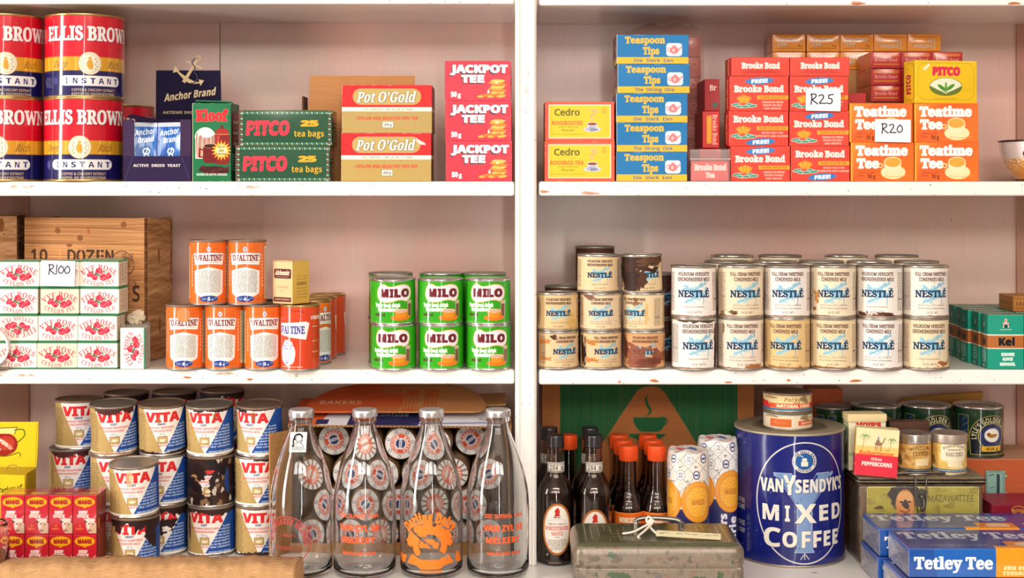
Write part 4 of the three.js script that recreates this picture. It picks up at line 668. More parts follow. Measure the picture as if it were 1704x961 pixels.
{
  const g = thing('wooden_crate', 'old wooden crate with black stencilled lettering behind the rose tea cartons', 'crate');
  const k = S(-0.128), w = 0.228 * k; let y = 0;
  for (const [key, h] of [['bottom', 0.081], ['low', 0.06], ['word', 0.062], ['top', 0.0465]]) { const m = part(g, 'board', cartonGeo(w, h - 0.0003, 0.012, { pz: WOOD[key], px: WOOD.dark, py: WOOD.end1 }, { r: 0.0006, b: 0.0006, seed: h * 1000 }), woodMat); m.position.set(0, y, -0.006); y += h; }
  const H = y;
  for (const s of [1, -1]) { const ez = part(g, 'end_board', raggedBoard(0.082, H * 0.995, 0.012, s > 0 ? WOOD.end1 : WOOD.end2, 4 + s), woodMat); ez.rotation.y = Math.PI / 2; ez.position.set(s > 0 ? w / 2 - 0.012 : -w / 2, 0.001, -0.0125); }
  const bt = part(g, 'bottom_board', bx(w - 0.026, 0.01, 0.07, 0, 0.006, -0.048), std('#7c5230', 0.9));
  part(g, 'back_board', cartonGeo(w, H * 0.98, 0.008, { pz: WOOD.dark }, { b: 0 }), woodMat).position.set(0, 0, -0.09);
  part(g, 'corner_post', bx(0.016, H - 0.004, 0.016, w / 2 - 0.021, H / 2, -0.021), std('#9a6c42', 0.9));
  at(g, X(139, -0.126), Y2, -0.126, -0.28);
  const g2 = thing('wooden_crate', 'paler wooden box end cut off at the left edge beside the stencilled crate', 'crate'), b = part(g2, 'board', cartonGeo(0.06, 0.252, 0.014, { pz: WOOD.pale, px: WOOD.dark, py: WOOD.pale }, { r: 0.0012 }), woodMat); part(g2, 'nail', new THREE.CylinderGeometry(0.0012, 0.0012, 0.002, 8).rotateX(Math.PI / 2).translate(0.008, 0.22, 0.0075), MET.dark);
  part(g2, 'side_board', cartonGeo(0.05, 0.252, 0.05, { pz: WOOD.dark }, { b: 0 }), woodMat).position.z = -0.034;
  at(g2, X(0, -0.16), Y2, -0.165, 0.05);
}
const rosesArt = (c, x, y, s) => { const r = rng(5); for (let i = 0; i < 14; i++) ell(c, x + (r() - 0.5) * 32 * s, y + (r() - 0.4) * 13 * s, 3.2 * s, 1.5 * s, ['#4c7a52', '#2f5a3c', '#6c9468'][i % 3], null, 0, r() * 3); for (const [a, b, q] of [[-15, 0, 5.6], [0, -6, 6.2], [-8, 4.5, 5.8], [7, 4.5, 6.4], [16, 2, 5.8]]) { blob(c, x + a * s, y + b * s, q * s, q * 0.85 * s, Math.round(a + 40), '#cf2f47', 0.25); for (let i = 0; i < 7; i++) { const t = i * 2.4 + a, d = q * (0.25 + i * 0.07) * s; blob(c, x + a * s + Math.cos(t) * d, y + b * s + Math.sin(t) * d * 0.8, q * 0.26 * s, q * 0.16 * s, i + 3, ['#e86a76', '#a81c36', '#dc4a5c'][i % 3], 0.5); } } };
const rose = (a, b, col = '#ece5d8') => (c, w, h) => {
  bg(c, w, h, col); R_(c, -5, -5, w + 10, 7.2, '#3f7f57'); R_(c, -5, h - 2.4, w + 10, 9, '#3f7f57');
  arcT(c, a, 33, 57, 46, -40, 40, 8.8, '#d13c52', SERIF); rosesArt(c, 33, 23, 0.98); arcT(c, b, 33, -15, 53, 209, 151, 6.6, '#d13c52', { f: 'serif', in: 1 });
  for (const x of [7, 59]) { wordLine(c, x - 3, 20, 7, 0.6, '#8f9a8c', rng(2)); wordLine(c, x - 3, 22.5, 7, 0.6, '#8f9a8c', rng(3)); }
};
const ROSE = sheet('rose', 3, {
  vyf: [66, 44, rose('VYF ROSE', 'CEYLON TEE')], five: [66, 44, rose('FIVE ROSES', 'CEYLON TEA')], vyfw: [66, 44, rose('VYF ROSE', 'CEYLON TEE', '#e6d8be')],
  flip: [66, 44, (c, w, h) => { c.translate(w, h); c.rotate(Math.PI); rose('FIVE ROSES', 'CEYLON TEA', '#e6ded0')(c, w, h); }],
  stand: [42, 69, (c, w, h) => { bg(c, w, h, '#ebe5dc'); R_(c, w - 2.5, -5, 9, h + 10, '#3f8f66'); R_(c, -6, -5, 7, h + 10, '#3f8f66'); c.translate(0, h); c.rotate(-Math.PI / 2); arcT(c, 'FIVE ROSES', 34, 52, 42, -40, 40, 8, '#d13c52', SERIF); rosesArt(c, 34, 23, 0.95); arcT(c, 'CEYLON TEA', 34, -14, 51, 208, 152, 6, '#d13c52', { f: 'serif', in: 1 }); }],
  side: plain(32, 44, '#e6dbbf', (c, w, h) => { R_(c, -5, -5, w + 10, 7, '#3f7f57'); R_(c, -5, h - 2.4, w + 10, 9, '#3f7f57'); T(c, 'CEYLON TEA', 7, 22, 34, 4, '#b0574c', { f: 'serif', rot: -1.57 }); fine(c, 11, 6, 9, 32, 9, '#b98a6a', 4, 0.2); T(c, 'FIVE ROSES', 25, 22, 34, 5, '#b0574c', { f: 'serif', rot: -1.57 }); }),
  side2: plain(32, 44, '#dcc9a8', (c, w, h) => { R_(c, -5, -5, w + 10, 7, '#3f7f57'); R_(c, -5, h - 2.4, w + 10, 9, '#3f7f57'); poly(c, [[18, 14], [26, 21], [18, 31], [10, 21]], '#9a4038'); fine(c, 10, 34, 14, 5, 2, '#a8826a', 2); }),
  grey: plain(32, 69, '#a9a89c', (c, w, h) => { R_(c, -5, -5, 8, h + 10, '#4c8c6c'); for (let i = 0; i < 30; i++) R_(c, 4 + (i * 5) % 26, (i * 13) % h, 1, 9, i % 2 ? '#8f8e84' : '#bdbcb2'); R_(c, w - 3, -5, 9, h + 10, '#c9c8bf'); }),
  top: plain(66, 32, '#8fae92', (c, w, h) => { R_(c, 0, h - 3, w, 6, '#3f7f57'); fine(c, 6, 6, 54, 16, 4, '#b4c4b0', 3); }),
});
{
  const h = 0.0452, d = 0.042, gp = 'rose tea cartons stacked in the grid', zf = -0.006;
  const rows = [[[-5, 61, 'five'], [62, 128, 'vyfw'], [129, 196.5, 'five']], [[-4, 62.5, 'flip'], [63.5, 129, 'vyf'], [130, 195.5, 'five']], [[-2, 62.5, 'vyf'], [67, 131, 'vyfw'], [133.5, 205, 'five']], [[-2, 65.5, 'vyf'], [66, 131.5, 'vyf'], [133, 206.5, 'vyf']]];
  const rn = ['bottom row', 'second row up', 'third row up', 'top row'], cn = ['left column', 'middle column', 'right column'];
  rows.forEach((row, j) => row.forEach(([a, b, k], i) => {
    const m = carton('tea_carton', 'cream tea carton with red roses, ' + rn[j] + ', ' + cn[i] + (k === 'flip' ? ', upside down' : j === 3 && i === 1 ? ', behind a price card' : ''), gp, [a, Math.min(b, a + 67)], Y2 + j * h, zf, h - 0.0003, d, { pz: ROSE[k], px: ROSE.side, py: ROSE.top }, { ry: i === 2 ? -0.03 - 0.05 * (j > 1 ? 1 : 0) : 0.01 });
    if (i === 2 && j) carton('tea_carton', 'cream tea carton showing its side behind the right column, ' + rn[j], gp, [a + 3, a + 69], Y2 + j * h, zf - d - 0.0065, h - 0.0003, 0.038, { pz: ROSE.five, px: j === 3 ? ROSE.side : ROSE.side2, py: ROSE.top }, { ry: -0.03 });
  }));
  { const sup = carton('tea_carton', 'cream tea carton hidden low behind the right column of the grid', gp, [134, 198], Y2, zf - d - 0.0065, h - 0.0003, 0.038, { pz: ROSE.five, px: ROSE.side, py: ROSE.top }); }
  ['front', 'middle', 'rear'].forEach((s, i) => carton('tea_carton', 'cream rose tea carton standing on end at the right of the grid, ' + s + ' of three', 'rose tea cartons standing on end', [199.5, 241.5], Y2, -0.004 - i * 0.0335, 0.069, 0.033, { pz: ROSE.stand, px: ROSE.grey, py: ROSE.grey }));
  priceCard(CARD.r100, 'white price card reading R100 on the rose tea cartons', X(95.5, 0.002), Y2 + 3 * h + 0.003, 0.0015, 0.0565, 0.042, -0.04, -0.02);
  // scrap of paper crumpled against the crate
  const r = rng(3), cg = new THREE.IcosahedronGeometry(0.013, 2), p = cg.attributes.position; const seen = {};
  for (let i = 0; i < p.count; i++) { const key = [p.getX(i), p.getY(i), p.getZ(i)].map((e) => e.toFixed(5)).join(); const q = (seen[key] ??= 0.65 + r() * 0.6); p.setXYZ(i, p.getX(i) * q * 1.1, p.getY(i) * q, p.getZ(i) * q * 0.7); } cg.computeVertexNormals();
  at(single('paper_scrap', cg, std('#d9c6aa', 0.8), 'crumpled scrap of cream paper on the standing rose tea cartons', 'paper'), X(226, -0.06), Y2 + 0.0805, -0.066);
}
// white enamel colander at the left edge: a dished face with rings of holes
{
  const z = 0.03, g = thing('colander', 'white perforated colander cut off at the left edge beside the rose tea', 'colander'), R = 0.0315;
  const sh = new THREE.Shape(); sh.absarc(0, 0, R, 0, 6.2832); for (let q = 0; q < 5; q++) { const n = q ? q * 6 : 1; for (let i = 0; i < n; i++) { const a = i / n * 6.2832 + q * 0.2, h = new THREE.Path(); h.absarc(Math.cos(a) * q * 0.0063, Math.sin(a) * q * 0.0063, 0.0017, 0, 6.2832, true); sh.holes.push(h); } }
  const white = std('#f2efec', 0.25, { clearcoat: 1 });
  const ge = new THREE.ExtrudeGeometry(sh, { depth: 0.001, bevelEnabled: false, curveSegments: 10 }), p = ge.attributes.position; for (let i = 0; i < p.count; i++) { const d2 = (p.getX(i) ** 2 + p.getY(i) ** 2) / (R * R); p.setZ(i, p.getZ(i) + 0.006 * (1 - d2)); } ge.computeVertexNormals();
  part(g, 'perforated_face', ge, white).position.y = R + 0.001;
  part(g, 'rim', new THREE.TorusGeometry(R, 0.002, 8, 40).translate(0, R + 0.001, 0), white);
  part(g, 'bowl_back', lathe([[R, 0], [R * 1.05, 0.012], [R * 0.9, 0.03], [R * 0.8, 0.032]], 36).rotateX(-Math.PI / 2).translate(0, R + 0.003, 0), std('#e9e4e0', 0.3, { side: THREE.DoubleSide }));
  at(g, X(-17, -0.0), Y2 + 0.004, 0.004);
  at(single('tin_lid', lathe([[0, 0], [0.03, 0], [0.03, 0.0035], [0.027, 0.004], [0, 0.0035]], 32), MET.dull, 'flat tin lid lying under the white colander at the left edge', 'lid'), X(-15, 0.0), Y2, -0.0 - 0.032 + 0.026);
}
// malt drink tins in orange
const maltDraw = (stain) => (c, w, h) => {
  bg(c, w, h, '#e66a1e'); R_(c, 0, 0, w, 0, '#000');
  ell(c, 50, 12, 3.4, 4.4, '#d9d3dc', '#8f86a8', 0.5); ell(c, 50, 12, 1.6, 2.4, '#8f9cc4'); wordLine(c, 32, 11.4, 11, 1, '#b8521a', rng(2)); wordLine(c, 57, 11.4, 11, 1, '#b8521a', rng(3));
  poly(c, [[22, 19], [50, 17.6], [78, 19], [75, 39], [50, 37], [25, 39]], '#f4efe6'); c.strokeStyle = '#8a4a6a'; pathP(c, [[22, 19], [50, 17.6], [78, 19], [75, 39], [50, 37], [25, 39]]); c.lineWidth = 0.5; c.stroke();
  T(c, "'OVALTINE'", 50, 26.5, 51, 9.5, '#7a1f28', { f: 'serif', bold2: 0.7 }); wordLine(c, 33, 33.6, 34, 0.8, '#a8899a', rng(5));
  c.beginPath(); c.moveTo(24, 48); c.bezierCurveTo(36, 45, 42, 43, 50, 41.5); c.bezierCurveTo(58, 43, 64, 45, 76, 48); c.lineTo(75, 84); c.bezierCurveTo(73, 91, 60, 92, 56, 95); c.lineTo(44, 95); c.bezierCurveTo(40, 92, 27, 91, 25, 84); c.closePath(); c.fillStyle = '#efece4'; c.fill(); c.lineWidth = 0.6; c.strokeStyle = '#d94f4a'; c.stroke();
  fine(c, 28, 48, 44, 37, 17, '#8d8788', 7, 0.12); for (const x of [18, 82]) { line(c, [[x, 22], [x, 74]], 1.6, '#efe3d2'); for (let i = 0; i < 9; i++) R_(c, x - 1, 24 + i * 5.5, 2, 1.6, '#a54a34'); }
  ell(c, 50, 95, 15.5, 5.4, '#24408e'); T(c, '4', 50, 95, 5, 6.6, '#f2f0ee'); T(c, 'oz', 55.6, 96, 4, 3, '#f2f0ee'); wordLine(c, 38, 93.6, 8, 0.9, '#c3cbe4', rng(3)); wordLine(c, 58.5, 93.6, 6, 0.9, '#c3cbe4', rng(4)); wordLine(c, 38, 96, 8, 0.9, '#c3cbe4', rng(5)); wordLine(c, 23, 96, 8, 0.8, '#a5501c', rng(6)); wordLine(c, 70, 96, 8, 0.8, '#a5501c', rng(6));
  R_(c, 88, 8, 13, 88, '#e6dfb8'); R_(c, 0, 8, 9, 88, '#e6dfb8'); fine(c, 89, 12, 10, 80, 34, '#8a8468', 4); fine(c, 1, 12, 7, 80, 34, '#8a8468', 4);
  if (stain) { ell(c, 50, 13, 11, 12, '#dc8a52'); ell(c, 50, 13, 11, 12, null, '#c97a44', 0.8); specks(c, w, h, 0, 1, ['#000']); } specks(c, w, h, 40, stain ? 3 : 4, ['rgba(120,60,20,.5)', 'rgba(250,220,180,.6)'], 0.8);
};
const MALT = sheet('malt', 3, { a: [100, 103, maltDraw(false)], stain: [100, 103, maltDraw(true)], red: [100, 103, (c, w, h) => {
  bg(c, w, h, '#d9421f'); poly(c, [[14, 28], [66, 24], [72, 27], [66, 54], [14, 46]], '#f3eeea'); T(c, 'OVALTINE', 38, 38, 52, 12, '#3a3a94', { f: 'serif', bold2: 0.8 });
  blob(c, 34, 76, 14, 22, 5, '#e9e3ea', 0.08); T(c, 'The', 33, 59, 9, 3, '#4a4494'); T(c, 'tonic food', 34, 64, 20, 3.4, '#4a4494', { f: 'serif', it: 0.2 }); T(c, 'beverage', 34, 69, 18, 3.4, '#4a4494', { f: 'serif', it: 0.2 }); fine(c, 26, 73, 17, 14, 8, '#b5a9bc', 3); T(c, '4oz', 34, 92, 9, 4, '#4a4494', { it: 0.2 });
  T(c, 'OVALTINE', 96, 18, 30, 6, '#f3e4dc'); T(c, 'OVALTINE', 88, 18, 28, 6, '#f3e4dc'); wordLine(c, 20, 98, 40, 1.6, '#f0c9b4', rng(3)); fine(c, 76, 30, 18, 56, 18, '#ad3115', 5, 0.1); for (const y of [32, 56, 74]) wordLine(c, 77, y, 14, 1.5, '#f0c0a8', rng(y)); curve(c, [[40, 4], [46, 8], [54, 6], [62, 9]], 1.4, '#8a2a14'); specks(c, w, h, 40, 9, ['#a5301a'], 0.8);
} ], redback: [100, 103, (c, w, h) => { bg(c, w, h, '#cf4a20'); poly(c, [[70, 30], [100, 28], [100, 58], [74, 54]], '#efe9e0'); T(c, 'OVAL', 92, 42, 24, 12, '#33406e', { f: 'serif' }); R_(c, 0, 0, 0, 0, '#000'); fine(c, 20, 20, 30, 70, 20, '#b53a16', 5, 0.1); } ] });
{
  const R = 0.0318, H = 0.1075, z = -0.02, gp = 'orange malt drink tins', o = (t, lm = MET.rust) => ({ cat: 'tin', wrap: 'printed_wall', turn: t, lidMat: lm, rimMat: MET.dull });
  can('malt_drink_tin', 'orange malt drink tin with a round stain, leftmost of the bottom row', gp, X(308.5, z), Y2, z, R, H, MALT.stain, o(-0.1));
  can('malt_drink_tin', 'orange malt drink tin, second from left in the bottom row', gp, X(373.5, z), Y2, z, R, H, MALT.a, o(-0.22));
  can('malt_drink_tin', 'orange malt drink tin, third from left in the bottom row', gp, X(438.5, z), Y2, z, R, H, MALT.a, o(0.06));
  can('malt_drink_tin', 'redder malt drink tin with blue lettering under the small cream carton', gp, X(499.5, z + 0.012), Y2, z + 0.012, R + 0.0006, H + 0.001, MALT.red, o(-0.2, MET.brass));
  can('malt_drink_tin', 'orange malt drink tin, left one of the upper pair', gp, X(347, z), Y2 + H, z, R, H, MALT.a, o(0.02));
  can('malt_drink_tin', 'orange malt drink tin, right one of the upper pair', gp, X(411.5, z), Y2 + H, z, R, H, MALT.a, o(-0.12));
  [[520, -0.086, 'a', 0.75], [530, -0.151, 'redback', 0.5], [546, -0.2165, 'redback', 0.5]].forEach(([px, zz, k, t], i) => can('malt_drink_tin', 'orange malt drink tin in the row running back to the wall, ' + ['nearest', 'middle', 'farthest'][i] + ' of the three', gp, X(px, zz), Y2, zz, R, H + 0.002, MALT[k], o(t, MET.brass)));
  can('malt_drink_tin', 'orange malt drink tin half hidden behind the bottom row, under the cream carton', gp, X(452, -0.088), Y2, -0.088, R, H, MALT.a, o(0.3, MET.dark));
}
const SMALLBOX = sheet('cream_box', 3, {
  front: plain(48, 70, '#eac79c', (c, w, h) => { rr(c, 4, 12, 41, 16, 3, '#6f3a35'); T(c, 'Alchemist', 24, 18.5, 34, 7, '#f0d9c0', { f: 'serif', it: 0.3, bold2: 0.6 }); wordLine(c, 8, 25, 32, 1, '#c99a88', rng(2)); T(c, 'ALMOND ESSENCE', 25, 42, 28, 3, '#c58f6c'); T(c, 'No. 1', 24, 48, 8, 2.6, '#c58f6c'); rr(c, 3, 59, 42, 7.5, 1.5, '#6f3a35'); T(c, 'ESSENCE PRODUCTS', 24, 62.8, 36, 2.6, '#e3bfa0'); scuff(c, w, h, 4); }),
  side: plain(48, 70, '#e2bb62', (c) => { T(c, 'Alchemist', 25, 36, 28, 6, '#6a4a24', { f: 'serif', it: 0.3 }); for (const y of [24, 29, 44, 49, 54, 59]) T(c, 'essence of quality', 25, y, 20 + y % 5 * 2, 2.2, '#8a6a34', { b: 0 }); }), top: plain(48, 48, '#e3c092'),
});
{
  const w = 0.0435, g = single('essence_carton', cartonGeo(w, 0.0705, w, { pz: SMALLBOX.front, px: SMALLBOX.side, py: SMALLBOX.top }, { b: 0.0006 }), M(SMALLBOX.front, 'card'), 'small cream and yellow square carton set cornerwise on the orange tins', 'carton');
  at(g, X(484.5, -0.022), Y2 + 0.1086, -0.022, -0.56); part(g, 'top_flap', cartonGeo(w * 0.96, 0.0012, w * 0.96, { pz: SMALLBOX.top }, { r: 0.0003, b: 0 }), M(SMALLBOX.top, 'card')).position.y = 0.0708;
}
// green chocolate malt tins
const CHOC = sheet('choc_tin', 3, { a: [118, 74, (c, w, h) => {
  bg(c, w, h, '#3fae22'); R_(c, 0, h - 3, w, 9, '#56b83a');
  c.beginPath(); c.moveTo(33, 12); c.bezierCurveTo(36, 6, 42, 4, 46, 7); c.bezierCurveTo(52, 12, 60, 9, 68, 7); c.bezierCurveTo(80, 4, 92, 10, 91, 20); c.bezierCurveTo(91, 28, 88, 33, 80, 35); c.bezierCurveTo(76, 32, 70, 32, 64, 33); c.bezierCurveTo(54, 36, 46, 38, 38, 35); c.bezierCurveTo(30, 32, 29, 20, 33, 12); c.closePath(); c.lineWidth = 2.4; c.strokeStyle = '#f0b860'; c.stroke(); c.fillStyle = '#f2ecf0'; c.fill();
  [['M', 43, 16.5], ['I', 56, 6.4], ['L', 65, 11], ['O', 79.5, 15.5]].forEach(([ch, x, w2]) => T(c, ch, x, 20.5, w2, 13, '#7a2430', { bold2: 2.4 }));
  T(c, 'Tonic food drink', 48, 42, 44, 6, '#eef3ea', { bold2: 1 }); T(c, 'Voedseldrank', 49, 49.5, 36, 6, '#eef3ea', { bold2: 1 }); T(c, 'NESTLÉ', 35, 59, 19, 4.4, '#5a2a1e', { bold2: 0.6 }); T(c, '7 OZ', 36, 67, 10, 3.6, '#33501e', { b: 0 });
  R_(c, 84, 36, 9, 27, '#8a5a48'); R_(c, 84, 34, 9, 6, '#d9b8a4'); line(c, [[84, 34], [85, 63], [92, 63], [93, 34]], 0.7, '#e3cfc2'); ell(c, 72, 64, 18, 5.5, '#ef8a1c'); c.beginPath(); c.moveTo(60, 52); c.bezierCurveTo(60, 68, 84, 68, 84, 52); c.closePath(); c.fillStyle = '#f29a22'; c.fill(); ell(c, 72, 52, 12, 3.6, '#f2d9c4', '#e08a1c', 0.6); for (let i = 0; i < 6; i++) ell(c, 65 + i * 2.8, 51.6 + i % 2, 1.4, 1, '#c49a90'); for (let i = 0; i < 5; i++) line(c, [[63 + i * 4, 56], [65 + i * 3.4, 64]], 0.6, '#f6c060');
} ] });
{
  const R = 0.0378, H = 0.0752, z = -0.022, gp = 'green chocolate drink tins', o = (t, m = MET.bright) => ({ cat: 'tin', wrap: 'printed_wall', turn: t, lid: 'lever', lidMat: m });
  [[655, 'left', -0.1], [734, 'middle', -0.02], [813, 'right', 0.05]].forEach(([px, s, t]) => can('chocolate_drink_tin', 'green chocolate drink tin, ' + s + ' one of the bottom row', gp, X(px, z), Y2, z, R, H, CHOC.a, o(t)));
  const tl = can('chocolate_drink_tin', 'green chocolate drink tin tilted forward, left one of the upper row', gp, X(653.5, z), Y2 + H, z, R, H, CHOC.a, { ...o(0.04), rx: 0.06 }); tl.position.y += 0.0016; tl.position.z -= 0.003;
  can('chocolate_drink_tin', 'green chocolate drink tin, middle one of the upper row', gp, X(733, z), Y2 + H, z, R, H, CHOC.a, o(0.05));
  can('chocolate_drink_tin', 'green chocolate drink tin, right one of the upper row', gp, X(812, z), Y2 + H, z, R, H, CHOC.a, o(-0.06));
  const zb2 = -0.103; [[650, 'left'], [734, 'middle'], [806, 'right']].forEach(([px, s], i) => { for (let k = 0; k < 2; k++) can('chocolate_drink_tin', 'green chocolate drink tin in the back row, ' + s + ', ' + (k ? 'upper one' : 'lower one'), gp, X(px, zb2), Y2 + k * 0.0775, zb2, R, 0.0775, CHOC.a, o(0.1 * i, [MET.dull, MET.steel, MET.dull][i])); });
}

// ---------- middle shelf, right bay ----------
// condensed milk cans: every label with its own age and stains
const EN = ['FULL CREAM SWEETENED', 'CONDENSED MILK'], AF = ['VOLROOM VERSOETE', 'GEKONDENSEERDE MELK'];
const milkLabel = (lang, paper, stains, seed) => (c, w, h) => {
  bg(c, w, h, paper); const s = h / 78, m = w / 2;
  T(c, lang[0], m, 10 * s, 56 * s, 5.6 * s, '#5d3c36', { b: 0, bold2: 0.5 }); T(c, lang[1], m, 18.5 * s, (lang === EN ? 43 : 58) * s, 5.6 * s, '#5d3c36', { b: 0, bold2: 0.5 });
  const bl = 'rgba(138,194,216,.75)'; for (let i = 0; i < 9; i++) blob(c, m + [-13, -6, 2, 9, 14, -10, 4, 12, -2][i] * s, [33, 36, 34, 30, 27, 52, 48, 44, 55][i] * s, [4, 5, 6, 5, 4, 5, 6, 5, 4][i] * s, [3, 3, 4, 3, 3, 3, 4, 3, 2][i] * s, seed + i * 3, 'rgba(150,200,220,.55)', 0.6); // a nest on a branch, as pale blue brush strokes
  curve(c, [[m - 14 * s, 55 * s], [m - 4 * s, 51 * s], [m + 6 * s, 45 * s], [m + 20 * s, 40 * s]], 4 * s, bl); curve(c, [[m - 16 * s, 33 * s], [m - 4 * s, 37 * s], [m + 10 * s, 30 * s], [m + 18 * s, 26 * s]], 2.4 * s, bl); curve(c, [[m - 16 * s, 28 * s], [m - 10 * s, 33 * s], [m - 4 * s, 35 * s]], 2 * s, bl); curve(c, [[m + 15 * s, 42 * s], [m + 17 * s, 50 * s], [m + 16 * s, 58 * s]], 2 * s, bl); ell(c, m + 3 * s, 39 * s, 12 * s, 5.5 * s, 'rgba(140,198,220,.8)'); for (const [a, b] of [[-12, 30], [20, 24], [12, 26], [-17, 36], [22, 33]]) ell(c, m + a * s, b * s, 4 * s, 1.8 * s, bl, null, 0, a);
  T(c, 'NESTLÉ', m, 41.5 * s, 56 * s, 10.4 * s, '#1a3d62', { f: 'serif', bold2: 1 });
  if (lang === EN) { T(c, 'NESTLÉ (S.A.) (PTY.) LIMITED', m, 60 * s, 46 * s, 2.6 * s, '#8a7266', { b: 0 }); T(c, '34 Fox Street, Johannesburg', m, 64.5 * s, 46 * s, 2.8 * s, '#5f4a42', { b: 0 }); T(c, '14 OZ. NET', m, 71.5 * s, 20 * s, 3.4 * s, '#4f3c36', { b: 0 }); }
  else { T(c, 'Geregistreerde Handelsmerk', m, 62 * s, 36 * s, 2.8 * s, '#6f5a50', { b: 0 }); T(c, '14 OZ. NETTO', m, 71 * s, 25 * s, 3.4 * s, '#4f3c36', { b: 0 }); }
  fine(c, 2, 8 * s, 20 * s, 62 * s, 26, 'rgba(120,96,84,.75)', seed, 0.15); fine(c, w - 22 * s, 8 * s, 20 * s, 62 * s, 26, 'rgba(120,96,84,.75)', seed + 1, 0.15); R_(c, w - 20 * s, 50 * s, 13 * s, 1, '#6f5a50'); R_(c, 6 * s, 46 * s, 13 * s, 1, '#6f5a50');
  specks(c, w, h, 70, seed, ['rgba(150,110,70,.5)', 'rgba(110,70,40,.45)', 'rgba(255,250,240,.5)'], 0.9);
  edgeRag(c, w, h, 2.4 * s, seed + 2, 'rgba(140,86,50,.75)', 0, w, true); edgeRag(c, w, 0, 1.2 * s, seed + 3, 'rgba(120,90,66,.6)');
  if (stains) stains(c, w, h, m, s);
};
const burn = (pts) => (c, w, h) => pts.forEach(([x, y, rx, ry, col, jag], i) => { const r = rng(i * 7 + Math.round(x * 90)); blob(c, x * w, y * h, rx * 0.85, ry * 0.85, i * 7 + Math.round(x * 90), col, (jag || 0.3) + 0.15); for (let q = 0; q < 9; q++) blob(c, x * w + (r() - 0.5) * rx * 2.1, y * h + (r() - 0.5) * ry * 2.1, (0.08 + r() * 0.22) * rx + 0.5, (0.08 + r() * 0.22) * ry + 0.5, q + i * 13, col, 0.55); });
const WH = '#f1e9e3', CR = '#ecd9b4', TN = '#dfc08a', BR = '#3a1d18';
const MILKL = {};
[[AF, WH], [EN, '#e9d7bc', [[0.3, 0.92, 9, 3, 'rgba(96,66,50,.8)'], [0.12, 0.95, 8, 4, 'rgba(130,90,60,.7)']]], [EN, '#f0e8e2'], [EN, '#ecdcc4', [[0.24, 0.62, 6, 9, 'rgba(190,130,60,.7)'], [0.2, 0.86, 4, 3, 'rgba(150,96,50,.7)']]], [AF, '#f1ebe2', [[0.27, 0.96, 10, 4, '#6b4030'], [0.66, 0.97, 16, 4, '#5d3628'], [0.5, 0.99, 14, 3, '#8a5c44']]], [EN, '#efe6dc'],
  [AF, '#f1eae2', [[0.83, 0.5, 5, 46, BR, 0.5], [0.8, 0.85, 4, 16, BR, 0.4], [0.52, 0.02, 34, 3, '#5a4a3c', 0.4], [0.8, 0.3, 5, 12, '#6a4436', 0.6]]], [EN, '#ecdccb', [[0.7, 0.97, 22, 4, '#b07a4c'], [0.2, 0.2, 3, 8, 'rgba(150,110,80,.6)']]], [EN, '#e6c894', [[0.5, 0.98, 30, 2.4, 'rgba(150,100,50,.6)']]], [EN, '#ecd6b2', [[0.5, 0.985, 34, 2, 'rgba(140,90,50,.7)']]], [EN, '#f1eae6'], [AF, '#ebdabc', [[0.72, 0.9, 12, 5, 'rgba(160,100,50,.7)']]]].forEach(([l, p, st], i) => { MILKL['b' + i] = [117, 78, milkLabel(l, p, st && burn(st), 20 + i)]; });
[[AF, '#dec294', [[0.75, 0.8, 14, 20, 'rgba(206,166,90,.5)']]], [EN, '#dfc29a', [[0.12, 0.26, 13, 4, '#c98645'], [0.13, 0.74, 13, 4, '#c98645'], [0.83, 0.5, 4, 26, 'rgba(96,40,24,.8)', 0.5], [0.3, 0.1, 5, 4, '#5a3322']]], [EN, '#e6cfae', [[0.3, 0.06, 12, 4, '#8a6450']]], [EN, '#dfc298', [[0.24, 0.28, 10, 4, '#c4803e'], [0.24, 0.78, 10, 4, '#c4803e'], [0.06, 0.55, 7, 30, BR, 0.5]]], [AF, '#ead0a8', []], [EN, '#e4cda8', [[0.55, 0.2, 4, 8, 'rgba(130,80,40,.6)'], [0.72, 0.5, 3, 20, 'rgba(214,180,120,.8)']]], [AF, '#d8a878', [[0.3, 0.68, 30, 20, 'rgba(146,84,62,.85)'], [0.74, 0.72, 20, 16, 'rgba(150,90,66,.85)'], [0.55, 0.85, 26, 10, 'rgba(120,66,50,.8)'], [0.12, 0.4, 8, 20, 'rgba(110,60,44,.8)']]], [AF, '#e2caa2', [[0.1, 0.35, 26, 34, '#33201a', 0.25], [0.36, 0.16, 30, 14, '#4a2a1e', 0.35], [0.32, 0.7, 16, 20, '#5a3420', 0.35], [0.6, 0.1, 24, 10, '#6a4a34', 0.4], [0.2, 0.8, 16, 16, '#3d261c', 0.3], [0.92, 0.3, 8, 24, '#5d4029', 0.4]]], [EN, '#5a3226', []]].forEach(([l, p, st], i) => { MILKL['s' + i] = [105, 60, milkLabel(l, p, burn(st), 60 + i)]; });
const MILK = sheet('milk', 2.5, MILKL);
